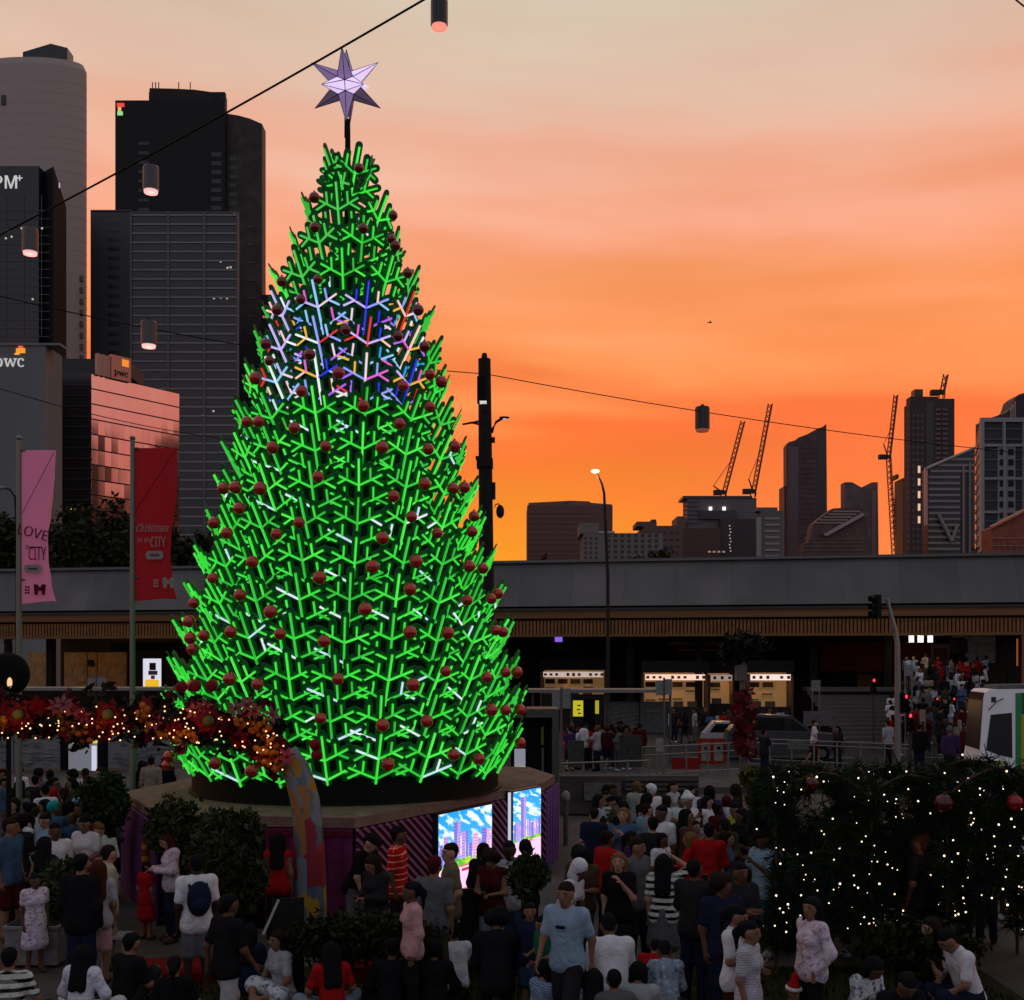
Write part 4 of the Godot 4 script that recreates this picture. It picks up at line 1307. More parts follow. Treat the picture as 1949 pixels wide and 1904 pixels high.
	pm.tube(Vector3.ZERO, loc(fl, 16, 1320), 0.05, 0.04, 8)
	part("stand", pm, mt(0.0104, 0.0104, 0.0104), fl)
	pm = MB.new()
	pm.ball(loc(fl, 14, 1284), Vector3(0.36, 0.37, 0.34), 16, 10)
	part("hood", pm, mt(0.0062, 0.0062, 0.0062, 1.0), fl)
	pm = MB.new()
	pm.ball(loc(fl, 18, 1300, 0.32), Vector3(0.045, 0.09, 0.04), 8, 6)
	part("lamp_lens", pm, glow(1.0, 0.62, 0.3, 0.9), fl)
	var lf := thing("street_lamp", "thin street lamp arm reaching over the pink banner's flagpole", "street lamp", Vector3(P(33, HZ, 60).x, 0, -60))
	pm = MB.new()
	ap = []
	for q in [[33, 1300], [33, 1000], [28, 945], [18, 932], [2, 928]]:
		ap.append(loc(lf, q[0], q[1]))
	ap[0] = Vector3(ap[1].x, 0, 0)
	pm.sweep(ap, [0.12, 0.09, 0.06, 0.05, 0.05], 6)
	part("pole", pm, mt(0.026, 0.026, 0.026), lf)
	pm = MB.new()
	pm.ball(loc(lf, -1, 929), Vector3(0.32, 0.1, 0.15), 8, 6)
	part("lamp_head", pm, mt(0.26, 0.26, 0.26), lf)


# ---------------------------------------------------------------- flags, cables, lanterns
func flag(label: String, xp: float, ytop: float, edge: Array, y0: float, y1: float, cloth: Material, pole_label: String) -> void:
	var d := 22.0
	var pole := thing("flagpole", pole_label, "flagpole", Vector3(P(xp, HZ, d).x, 0, -d), 0.0, "tall grey flagpoles")
	var top := loc(pole, xp, ytop)
	var pm := MB.new()
	pm.tube(Vector3.ZERO, top, 0.06, 0.045, 12)
	part("shaft", pm, mt(0.156, 0.1612, 0.156, 0.45, 0.5, 0.0), pole)
	pm = MB.new()
	pm.ball(top + Vector3(0, 0.04, 0), Vector3(0.06, 0.05, 0.06), 10, 6)
	part("cap", pm, mt(0.156, 0.1612, 0.156, 0.45, 0.5, 0.0), pole)
	for y in [y0 + 1.0, (y0 + y1) * 0.55]:
		pm = MB.new()
		pm.tube(loc(pole, xp, y), loc(pole, xp, y) + Vector3(0.12, 0, 0.03), 0.02, 0.02, 6)
		part("bracket", pm, mt(0.104, 0.104, 0.104, 0.4, 0.6, 0.0), pole)
	var r := thing("banner", label, "banner", P(xp, y1, d + 0.0), 0.0, "long printed banners on the flagpoles")
	var mb := MB.new()
	var cols := 10
	var rows := 40
	var pts := []
	for j in rows + 1:
		var y := lerpf(y0, y1, float(j) / rows)
		var f := float(j) / rows * (edge.size() - 1)
		var k := mini(int(f), edge.size() - 2)
		var xr: float = lerpf(edge[k], edge[k + 1], smoothstep(0.0, 1.0, f - k))
		for i in cols + 1:
			var s := float(i) / cols
			var z := 0.05 * s * sin(j * 0.34 + i * 0.5) + 0.03 * sin(i * 0.9) * s
			pts.append(loc(r, lerpf(xp + 4, xr, s), y + (-(y1 - y0) * 0.035 * s if j == rows else 0.0) + s * 3.0 * sin(j * 0.2), z))
	for j in rows:
		for i in cols:
			var a: Vector3 = pts[j * (cols + 1) + i]
			var b: Vector3 = pts[j * (cols + 1) + i + 1]
			var c: Vector3 = pts[(j + 1) * (cols + 1) + i + 1]
			var e: Vector3 = pts[(j + 1) * (cols + 1) + i]
			var nn := (e - a).cross(b - a).normalized()
			mb.quad(e, c, b, a, nn if nn.z > 0 else -nn)
	cloth.backlight_enabled = true
	cloth.backlight = tone(Color(0.75, 0.28, 0.55) if label.begins_with("pink") else Color(0.34, 0.014, 0.028))
	part("cloth", mb, cloth, r)
	var seam := MB.new()
	seam.tube(loc(r, edge[0] - 4, y0 + 5, 0.1), loc(r, xp + 6, y0 + (y1 - y0) * 0.41, 0.05), 0.006, 0.006, 5)
	part("cord", seam, mt(0.026, 0.0052, 0.0104), r)
	var ink := mt(0.0832, 0.0021, 0.0156, 0.8, 0.0, 0.0) if label.begins_with("pink") else mt(0.3224, 0.2184, 0.208, 0.8, 0.0, 0.0)
	var white := mt(0.26, 0.208, 0.2184, 0.8, 0.0, 0.0)
	var slant := Basis(Vector3(1, 0, 0), Vector3(0.28, 1, 0), Vector3(0, 0, 1))
	var z := 0.085
	if label.begins_with("pink"):
		letters("LOVE", 0.27, ink, r, loc(r, xp + 26, 1014, z), "lettering", Basis.from_euler(Vector3(0, 0, -0.25)), 0.01)
		letters("the", 0.12, ink, r, loc(r, xp + 20, 1042, z), "lettering", Basis.IDENTITY, 0.01)
		letters("CITY", 0.24, ink, r, loc(r, xp + 34, 1054, z), "lettering", Basis.from_scale(Vector3(0.72, 1.5, 1)), 0.01)
	else:
		letters("Christmas", 0.155, ink, r, loc(r, xp + 38, 1005, z), "lettering", slant * Basis.from_scale(Vector3(0.85, 1.3, 1)), 0.01, "Droid Serif")
		letters("in the", 0.12, ink, r, loc(r, xp + 24, 1028, z), "lettering", slant, 0.01)
		letters("CITY", 0.21, ink, r, loc(r, xp + 48, 1032, z), "lettering", Basis.from_scale(Vector3(0.72, 1.3, 1)), 0.01)
	var pill := MB.new()
	var c0 := loc(r, xp + (29 if label.begins_with("pink") else 42), 1066 if label.begins_with("pink") else 1057, z)
	if label.begins_with("pink"):
		c0 = loc(r, xp + 26, 1083, z)
	var poly := PackedVector2Array()
	for k in 20:
		var a := TAU * k / 20.0
		poly.append(Vector2(signf(cos(a)) * (0.11 + absf(cos(a)) * 0.06), sin(a) * 0.085))
	pill.prism(poly, c0, Vector3.RIGHT, Vector3.UP, Vector3.BACK, -0.004, 0.004)
	part("pill_mark", pill, white, r)
	for k in 6:
		bx("scribble", c0 + Vector3(-0.08 + k * 0.031, sin(k * 2.0) * 0.008, 0.007), Vector3(0.02, 0.03 + 0.015 * (k % 2), 0.004), mt(0.026, 0.0104, 0.026), r)
	var lowc := loc(r, xp + (13 if label.begins_with("pink") else 42), 1118 if label.begins_with("pink") else 1105, z)
	for j in 3:
		for i in 2:
			bx("sponsor_mark", lowc + Vector3(i * 0.05, -j * 0.055, 0), Vector3(0.035, 0.04, 0.006), ink, r)
	var em := MB.new()
	em.prism(PackedVector2Array([Vector2(-0.1, -0.1), Vector2(-0.04, -0.1), Vector2(-0.03, -0.02), Vector2(0.03, -0.02), Vector2(0.04, -0.1), Vector2(0.1, -0.1), Vector2(0.12, 0.1), Vector2(0.05, 0.11), Vector2(0, 0.04), Vector2(-0.05, 0.11), Vector2(-0.12, 0.1)]), lowc + Vector3(0.27, -0.05, 0), Vector3.RIGHT, Vector3.UP, Vector3.BACK, 0, 0.008)
	part("letter_emblem", em, ink if label.begins_with("pink") else white, r)


func hang(a: Vector3, b: Vector3, sag: float, s: float) -> Vector3:
	return a.lerp(b, s) + Vector3(0, -4.0 * sag * s * (1.0 - s), 0)


func cable(label: String, a: Vector3, b: Vector3, sag: float, rad: float) -> void:
	var p := []
	var rr := []
	for k in 41:
		p.append(hang(a, b, sag, k / 40.0))
		rr.append(rad)
	var mb := MB.new()
	mb.sweep(p, rr, 6)
	solo("cable", mb, mt(0.0104, 0.0088, 0.0078, 0.7, 0.0, 0.0), label, "cable", "cables slung over the square")


func lantern(label: String, x: float, y0: float, y1: float, d: float, glass_dark: bool, lit: Color) -> void:
	var at := P(x, y0, d)
	var h := (y1 - y0) / F * d
	var r := thing("hanging_lantern", label, "lantern", at, 0.0, "cylinder lanterns hung from the cables")
	var w := h * 0.27
	var body := MB.new()
	body.lathe([Vector2(0, -h * 0.02), Vector2(w * 0.94, -h * 0.02), Vector2(w, -h * 0.06), Vector2(w, -h * 0.86), Vector2(w * 0.9, -h * 0.86)], Vector3.ZERO, 20)
	part("shade", body, mt(0.013, 0.0125, 0.0125, 0.35, 0.2, 0.0) if glass_dark else mt(0.052, 0.052, 0.0546, 0.25, 0.2, 0.0), r)
	for k in 8:
		var a := TAU * k / 8.0
		bx("rib", Vector3(cos(a) * w, -h * 0.46, sin(a) * w), Vector3(w * 0.05, h * 0.8, w * 0.05), mt(0.0832, 0.0832, 0.0858, 0.3, 0.4, 0.0), r)
	var ring := MB.new()
	ring.tube(Vector3(0, -h * 0.87, 0), Vector3(0, -h * 0.96, 0), w * 0.92, w * 0.86, 18)
	part("lamp_ring", ring, glow(lit.r, lit.g, lit.b, 0.9), r)
	lamp(at + Vector3(0, -h * 1.08, 0), 0.08, lit, 0.1)
	var hook := MB.new()
	hook.tube(Vector3(0, 0, 0), Vector3(0, h * 0.08, 0), w * 0.3, w * 0.2, 8)
	part("cap", hook, mt(0.0156, 0.0156, 0.0156, 0.5, 0.0, 0.0), r)


func make_overhead() -> void:
	flag("pink banner with dark red lettering hanging on the flagpole", 36, 838, [106, 104, 101, 97, 91, 92, 98, 107], 857, 1150, mt(0.66, 0.25, 0.48, 0.8, 0.0, 0.0).duplicate(), "grey flagpole carrying the pink banner")
	flag("red banner with white lettering hanging on the flagpole", 252, 838, [337, 337, 336, 332, 326, 324, 328, 337], 853, 1145, mt(0.25, 0.012, 0.022, 0.8, 0.0, 0.0).duplicate(), "grey flagpole carrying the red banner")
	cable("steep black cable crossing in front of the towers to the top of the picture", P(-200, 548, 24), P(850, -26, 18), 0.12, 0.018)
	var red := Color(1.0, 0.52, 0.50)
	lantern("lantern with a red glow hanging high beside the star", 836, -2, 57, 18.0, true, Color(1.0, 0.30, 0.22))
	lantern("lantern hanging in front of the broad stepped tower", 287, 316, 370, 20.0, false, red)
	lantern("lantern hanging in front of the dark glass office", 57, 434, 487, 21.2, false, red)
	cable("thin cable sagging past the gridded office behind the Christmas tree to the thick pole", P(-150, 527, 27), P(925, 712, 33), 0.35, 0.014)
	lantern("lantern hanging low in front of the gridded office", 283, 611, 664, 28.4, false, Color(1.0, 0.6, 0.55))
	cable("thin cable running from the thick pole across the orange sky", P(925, 712, 33), P(2050, 872, 40), 0.25, 0.014)
	lantern("black lantern hanging alone in the orange sky", 1337, 774, 824, 35.4, true, Color(0.2, 0.05, 0.03))
	cable("lowest cable sagging across the mirror fronted office", P(-120, 700, 30), P(640, 850, 36), 0.5, 0.012)
	cable("short cable end at the top corner over the skyline", P(1925, -8, 20), P(1990, 40, 20), 0.02, 0.014)
	# a bird
	var b := thing("bird", "small dark bird gliding high in the orange sky", "bird", P(1352, 614, 90))
	var bm := MB.new()
	bm.ball(Vector3.ZERO, Vector3(0.14, 0.05, 0.06), 8, 6)
	bm.sweep([Vector3(0.02, 0.02, 0), Vector3(0.0, 0.1, 0.12), Vector3(-0.08, 0.06, 0.3)], [0.035, 0.025, 0.008], 6)
	bm.sweep([Vector3(0.02, 0.02, 0), Vector3(0.0, 0.1, -0.12), Vector3(-0.08, 0.06, -0.3)], [0.035, 0.025, 0.008], 6)
	bm.tube(Vector3(-0.1, 0, 0), Vector3(-0.22, 0.01, 0), 0.03, 0.045, 6)
	part("body", bm, mt(0.0104, 0.0104, 0.0104), b)


# ---------------------------------------------------------------- the Christmas tree
const TX := -3.2
const TZ := -22.0
const DECK := 1.78


func outer(y: float) -> float:       # how far the branch tips reach at that height
	var ys := [1.87, 2.38, 2.79, 3.81, 4.83, 5.86, 6.88, 7.9, 8.93, 9.95, 10.98, 12.2, 13.74, 14.5, 14.8]
	var rs := [2.87, 3.17, 3.40, 3.43, 3.24, 2.99, 2.73, 2.48, 2.22, 1.95, 1.66, 1.30, 0.70, 0.34, 0.1]
	for k in ys.size() - 1:
		if y < ys[k + 1]:
			return lerpf(rs[k], rs[k + 1], clampf((y - ys[k]) / (ys[k + 1] - ys[k]), 0.0, 1.0))
	return 0.1


func strokes() -> Array:
	var out := [[Vector2(0, 0), Vector2(0, 1.0)]]
	for s in [-1.0, 1.0]:
		out.append([Vector2(0.0, 0.10), Vector2(s * 0.50, 0.36)])
		out.append([Vector2(s * 0.25, 0.24), Vector2(s * 0.25, 0.47)])
		out.append([Vector2(s * 0.29, 0.25), Vector2(s * 0.50, 0.15)])
		out.append([Vector2(0.0, 0.50), Vector2(s * 0.40, 0.70)])
		out.append([Vector2(s * 0.20, 0.61), Vector2(s * 0.20, 0.82)])
		out.append([Vector2(s * 0.23, 0.61), Vector2(s * 0.42, 0.50)])
	return out


# a light tube: the diffuser and, on its second surface, the brighter diode line
func lit(called: String, mesh: Mesh, m: StandardMaterial3D, parent: Node3D) -> MeshInstance3D:
	var o := put(called, mesh, null, parent)
	var c := m.emission.srgb_to_linear()
	var w := 0.10 * maxf(c.r, maxf(c.g, c.b))
	o.set_surface_override_material(0, m)
	o.set_surface_override_material(1, glow(snappedf(minf(c.r * 1.1 + w, 1.0), 0.01), snappedf(minf(c.g * 1.2 + w, 1.0), 0.01), snappedf(minf(c.b * 1.1 + w, 1.0), 0.01), 1.0))
	return o


func make_tree() -> void:
	var t := thing("christmas_tree", "tall Christmas tree of glowing green light tubes with a multicoloured band", "christmas tree", Vector3(TX, DECK, TZ))
	var st := strokes()
	# one branch: a dark green board that follows the tubes
	var board := MB.new()
	for s in st:
		var d: Vector2 = (s[1] - s[0]).normalized()
		var q := Vector2(-d.y, d.x)
		var w := 0.072
		var a: Vector2 = s[0]
		var b: Vector2 = s[1] + d * 0.02
		var poly := PackedVector2Array()
		for k in 7:
			var an := -PI / 2 + PI * k / 6.0
			poly.append(b + d * cos(an) * w + q * sin(an) * w)
		poly.append(a + q * w)
		poly.append(a - q * w)
		board.prism(poly, Vector3.ZERO, Vector3.RIGHT, Vector3.UP, Vector3.BACK, -0.02, 0.0)
	var board_mesh := board.mesh()
	var stem := MB.new()
	stem.tube(Vector3(0, 0.0, 0.03), Vector3(0, 0.99, 0.03), 0.0225, 0.0225, 6)
	# each tube has a brighter line of diodes along its front
	var stem_core := MB.new()
	stem_core.tube(Vector3(0, 0.015, 0.046), Vector3(0, 0.975, 0.0465), 0.007, 0.007, 5)
	var stem_mesh := stem_core.mesh(stem.mesh())
	var tubes := []
	var cores := []
	for k in range(1, st.size()):
		var mb := MB.new()
		var cb := MB.new()
		cores.append(cb)
		var a: Vector2 = st[k][0]
		var b: Vector2 = st[k][1]
		mb.tube(Vector3(a.x, a.y, 0.03), Vector3(b.x, b.y, 0.03), 0.0195, 0.0195, 6)
		var inset := (b - a).normalized() * 0.012
		cb.tube(Vector3(a.x + inset.x, a.y + inset.y, 0.0435), Vector3(b.x - inset.x, b.y - inset.y, 0.044), 0.0062, 0.0062, 5)
		tubes.append(mb)
	var sides := MB.new()
	for mb in tubes:
		var base := sides.v.size()
		sides.v.append_array(mb.v)
		sides.n.append_array(mb.n)
		sides.t.append_array(mb.t)
		for i in mb.ix:
			sides.ix.append(base + i)
	var sides_mesh := sides.mesh()
	var tube_meshes := []
	for k in tubes.size():
		tube_meshes.append(cores[k].mesh(tubes[k].mesh()))
	var greens := [glow(0.032, 0.66, 0.04, 1.0), glow(0.028, 0.50, 0.045, 1.0), glow(0.06, 0.76, 0.06, 1.0), glow(0.02, 0.42, 0.03, 1.0)]
	var dull := [glow(0.07, 0.42, 0.11, 1.0), glow(0.06, 0.52, 0.07, 1.0)]
	var pale := [glow(0.55, 0.85, 0.72, 1.0), glow(0.50, 0.72, 0.80, 1.0), glow(0.7, 0.78, 0.85, 1.0)]
	var bright := [glow(0.55, 0.42, 0.88, 1.0), glow(0.26, 0.52, 0.90, 1.0), glow(0.82, 0.58, 0.68, 1.0), glow(0.40, 0.10, 0.75, 1.0), glow(0.012, 0.02, 0.62, 1.0), glow(0.02, 0.30, 0.72, 1.0), glow(0.95, 0.55, 0.48, 1.0), glow(0.7, 0.10, 0.55, 1.0), glow(0.8, 0.40, 0.05, 1.0), glow(0.62, 0.02, 0.02, 1.0), glow(0.25, 0.30, 0.85, 1.0), glow(0.75, 0.85, 0.85, 1.0)]
	var green_board := mt(0.016, 0.17, 0.045, 0.5, 0.0, 0.0)
	var rows := 17
	var tilt := deg_to_rad(29.0)
	var turn := 0.0
	for j in rows:
		var y0 := 2.12 + j * 0.678
		if j == rows - 1:
			y0 = 13.2
		var rb := maxf(outer(y0 + 0.84) - 0.47, 0.06)
		var n := maxi(roundi(TAU * (rb + 0.24) / 0.85), 4)
		turn += 0.030
		for i in n:
			var a := turn + TAU * i / n + (0.5 * TAU / n if j > 12 and j % 2 else 0.0)
			var out := Vector3(sin(a), 0, cos(a))
			var lean := tilt + rng.randf_range(-0.07, 0.07) - (0.12 if j > 13 else 0.0)
			var up := Vector3.UP * cos(lean) + out * sin(lean)
			var side := Vector3(cos(a), 0, -sin(a))
			var b := Basis(side, up, side.cross(up))
			b = b * Basis(Vector3.BACK, rng.randf_range(-0.06, 0.06)) * Basis(Vector3.UP, rng.randf_range(-0.1, 0.1))
			var at := out * rb + Vector3(0, y0 - DECK + rng.randf_range(-0.04, 0.04), 0)
			var br := put("branch", board_mesh, green_board, t, at, b)
			var facing := out.dot(Vector3(0.14, 0, 1).normalized())
			var hidden := facing < -0.25
			var band := y0 > 8.7 and y0 < 10.6 and absf(wrapf(a, -PI, PI)) < 1.1
			if j == 13 and absf(wrapf(a, -PI, PI)) > 0.6:
				band = false
			var dim := j > 13 and rng.randf() < 0.55 or rng.randf() < 0.12 and j > 10
			if hidden:
				lit("light_tube", stem_mesh, greens[1], br)
				stuff(put("side_tube", sides_mesh, greens[1], br))
				continue
			if band:
				lit("light_tube", stem_mesh, bright[rng.randi() % bright.size()], br)
				for k in tube_meshes.size():
					lit("side_tube", tube_meshes[k], bright[(rng.randi() % 3 if rng.randf() < 0.12 else rng.randi() % bright.size())], br)
				continue
			var g: Material = dull[rng.randi() % 2] if dim else greens[rng.randi() % greens.size()]
			lit("light_tube", stem_mesh, g, br)
			if facing > 0.35 and not dim:
				var odd := -1
				if y0 < 8.0 and rng.randf() < 0.34:
					odd = rng.randi() % 12
				for k in tube_meshes.size():
					var m: Material = greens[(rng.randi() % greens.size()) if rng.randf() < 0.5 else 0]
					if k == odd or k == odd + 1 and rng.randf() < 0.5 or rng.randf() < 0.012:
						m = pale[rng.randi() % pale.size()]
					lit("side_tube", tube_meshes[k], m, br)
			else:
				stuff(put("side_tube", sides_mesh, g, br))
	# frame inside
	var mast := MB.new()
	mast.tube(Vector3(0, 0, 0), Vector3(0, 13.0, 0), 0.16, 0.05, 10)
	part("mast", mast, mt(0.0104, 0.0114, 0.0104), t)
	var core := MB.new()
	var prof := []
	for k in 17:
		var y := 0.45 + k * 0.6
		prof.append(Vector2(maxf(outer(y + DECK + 0.8) - 0.75, 0.05), y))
	core.lathe(prof, Vector3.ZERO, 28)
	part("core_screen", core, mt(0.005, 0.026, 0.011, 0.7, 0.0, 0.0), t)
	for k in 18:
		var y := 0.34 + k * 0.678
		var rr := maxf(outer(y + DECK + 0.84) - 0.50, 0.05)
		var hoop := MB.new()
		var hp := []
		var hr := []
		for s in 33:
			hp.append(Vector3(cos(TAU * s / 32.0) * rr, y + 0.25, sin(TAU * s / 32.0) * rr))
			hr.append(0.02)
		hoop.sweep(hp, hr, 5, false)
		part("hoop", hoop, mt(0.0052, 0.0156, 0.0078, 0.5), t)
	var drum := MB.new()
	drum.lathe([Vector2(2.93, 0), Vector2(2.93, 0.5), Vector2(2.86, 0.54), Vector2(0, 0.54)], Vector3.ZERO, 56)
	part("drum_base", drum, mt(0.0042, 0.0057, 0.0052, 0.55, 0.0, 0.0), t)
	var foot := MB.new()
	foot.lathe([Vector2(2.93, 0.0), Vector2(2.99, 0.0), Vector2(2.99, 0.035), Vector2(2.93, 0.045)], Vector3.ZERO, 56)
	part("drum_rim", foot, mt(0.0104, 0.0104, 0.0104, 0.5), t)
	for k in 9:
		var a := -1.1 + k * 0.275
		lamp(Vector3(TX + sin(a) * 4.6, 2.6 + (k % 3) * 2.2, TZ + cos(a) * 4.6), 0.05, Color(0.1, 1.0, 0.14), 0.4)
	make_star()
	make_baubles()


func make_star() -> void:
	var c := P(659, 163, 22.0)
	var r := thing("star", "many pointed lavender star with dark edges on a thin rod", "star", c)
	var rod := MB.new()
	rod.tube(Vector3(0, -0.35, 0), P(658, 262, 22.0) - c, 0.035, 0.03, 8)
	part("rod", rod, mt(0.026, 0.0156, 0.0156), r)
	# twelve five sided spikes on an icosahedron
	var g := (1.0 + sqrt(5.0)) / 2.0
	var dirs := []
	for s in [-1.0, 1.0]:
		for q in [-1.0, 1.0]:
			dirs.append(Vector3(0, s, q * g).normalized())
			dirs.append(Vector3(s, q * g, 0).normalized())
			dirs.append(Vector3(q * g, 0, s).normalized())
	var first: Vector3 = dirs[1]
	var align := Basis(Quaternion(first, Vector3(0.02, 1, -0.12).normalized() if first.y > 0 else Vector3(-0.02, -1, 0.12).normalized()))
	align = Basis(Vector3.UP, 0.30) * align
	var reach := 0.76
	var inner := 0.26
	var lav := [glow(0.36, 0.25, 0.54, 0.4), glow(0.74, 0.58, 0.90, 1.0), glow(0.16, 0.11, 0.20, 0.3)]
	var edges := MB.new()
	for k in 12:
		var d: Vector3 = align * dirs[k]
		var ring := []
		for m in 12:
			var e: Vector3 = align * dirs[m]
			if absf(d.dot(e) - 1.0 / sqrt(5.0)) < 0.01:
				ring.append(e)
		# the corners of the spike's foot lie between neighbouring directions
		var feet := []
		for p in 5:
			for q in range(p + 1, 5):
				if absf(ring[p].dot(ring[q]) - 1.0 / sqrt(5.0)) < 0.01:
					feet.append((d + ring[p] + ring[q]).normalized() * inner)
		var fr := MB.new().frame(d)
		feet.sort_custom(func(a, b): return atan2(a.dot(fr.y), a.dot(fr.x)) < atan2(b.dot(fr.y), b.dot(fr.x)))
		var mb := MB.new()
		for p in 5:
			var a: Vector3 = feet[p]
			var b: Vector3 = feet[(p + 1) % 5]
			var tip := d * reach
			var nn := (a - tip).cross(b - tip).normalized()
			if nn.dot(a + b + tip) < 0:
				nn = -nn
			var i := mb.pt(a, nn)
			mb.pt(b, nn)
			mb.pt(tip, nn)
			mb.tri(i, i + 1, i + 2)
			edges.tube(a * 1.01, b * 1.01, 0.012, 0.012, 4, false)
			if d.z > -0.4:
				edges.tube(a * 1.01, tip, 0.008, 0.005, 4, false)
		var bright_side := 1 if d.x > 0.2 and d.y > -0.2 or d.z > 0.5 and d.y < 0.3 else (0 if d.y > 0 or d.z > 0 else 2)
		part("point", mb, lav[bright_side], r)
	part("edge_frame", edges, mt(0.026, 0.013, 0.026, 0.5, 0.0, 0.0), r)


func coated(m: StandardMaterial3D) -> StandardMaterial3D:
	m.clearcoat_enabled = true
	m.clearcoat = 0.6
	m.clearcoat_roughness = 0.06
	return m


func make_baubles() -> void:
	var spots := [683, 320, 598, 376, 599, 433, 691, 435, 748, 410, 745, 455, 752, 468, 536, 536, 605, 532, 776, 520, 527, 590, 572, 570, 796, 590, 658, 628, 757, 640, 506, 655, 589, 675, 808, 660, 513, 687, 644, 710, 818, 713, 840, 727, 767, 735, 486, 720, 574, 745, 691, 773, 818, 775, 470, 803, 493, 803, 560, 815, 760, 807, 727, 852, 519, 852, 620, 850, 815, 855, 865, 850, 605, 908, 495, 930, 448, 928, 425, 930, 862, 930, 884, 928, 808, 922, 749, 945, 456, 968, 569, 995, 783, 984, 832, 1015, 526, 1017, 432, 1015, 408, 995, 902, 983, 898, 1012, 480, 1070, 728, 1025, 709, 1079, 792, 1069, 893, 1078, 405, 1101, 457, 1133, 780, 1122, 608, 1100, 919, 1082, 935, 1140, 947, 1130, 889, 1143, 369, 1148, 360, 1183, 515, 1165, 695, 1160, 439, 1203, 533, 1207, 617, 1221, 780, 1204, 852, 1205, 362, 1215, 388, 1210, 367, 1236, 943, 1200, 957, 1203, 437, 1293, 490, 1303, 643, 1293, 786, 1304, 848, 1278, 962, 1280, 984, 1280, 926, 1290, 610, 1368, 728, 1381, 812, 1373, 935, 1352, 962, 1352, 990, 1352, 990, 1415, 911, 1445, 863, 1437, 738, 1455, 410, 1453, 479, 1468, 345, 1425, 322, 1440, 318, 1457, 366, 1306, 404, 1304]
	var ball := MB.new()
	ball.ball(Vector3.ZERO, Vector3.ONE, 18, 12)
	var ball_mesh := ball.mesh()
	var capm := MB.new()
	capm.tube(Vector3(0, 0.95, 0), Vector3(0, 1.16, 0), 0.22, 0.2, 8)
	capm.tube(Vector3(0, 1.16, 0), Vector3(0, 1.5, 0), 0.03, 0.03, 5)
	var cap_mesh := capm.mesh()
	var red := coated(mt(0.42, 0.010, 0.012, 0.12, 0.15, 0.0))
	var dark := coated(mt(0.18, 0.005, 0.007, 0.16, 0.15, 0.0))
	var list := []
	for k in range(0, spots.size(), 2):
		list.append(Vector2(spots[k], spots[k + 1]))
	list.sort_custom(func(a, b): return a.y > b.y)
	var ords := ["first", "second", "third", "fourth", "fifth", "sixth", "seventh", "eighth", "ninth", "tenth", "eleventh", "twelfth"]
	var row := 0
	var at := 0
	while at < list.size():
		var some := list.slice(at, at + 9)
		some.sort_custom(func(a, b): return a.x < b.x)
		for k in some.size():
			var q: Vector2 = some[k]
			var d := 22.0
			var best := 9.0
			for s in 110:
				var dd := 17.6 + s * 0.05
				var p := P(q.x, q.y, dd)
				var over := Vector2(p.x - TX, p.z - TZ).length() - outer(p.y) - 0.11
				if over < best:
					best = over
					d = dd
				if over <= 0.0:
					break
			var size := rng.randf_range(0.098, 0.120) * (0.9 if q.y < 700 else 1.0)
			var p := P(q.x, q.y, d)
			var called: String = "red bauble on the Christmas tree, %s from the flagpole side in the %s row up" % [ords[k], ords[row]]
			var o := thing("bauble", called, "bauble", p, rng.randf() * TAU, "red baubles on the Christmas tree")
			put("ball", ball_mesh, dark if q.y < 700 else red, o, Vector3.ZERO, Basis.from_scale(Vector3.ONE * size))
			put("cap", cap_mesh, mt(0.0624, 0.0104, 0.0104, 0.3, 0.7, 0.0), o, Vector3.ZERO, Basis.from_scale(Vector3.ONE * size))
		at += 9
		row += 1


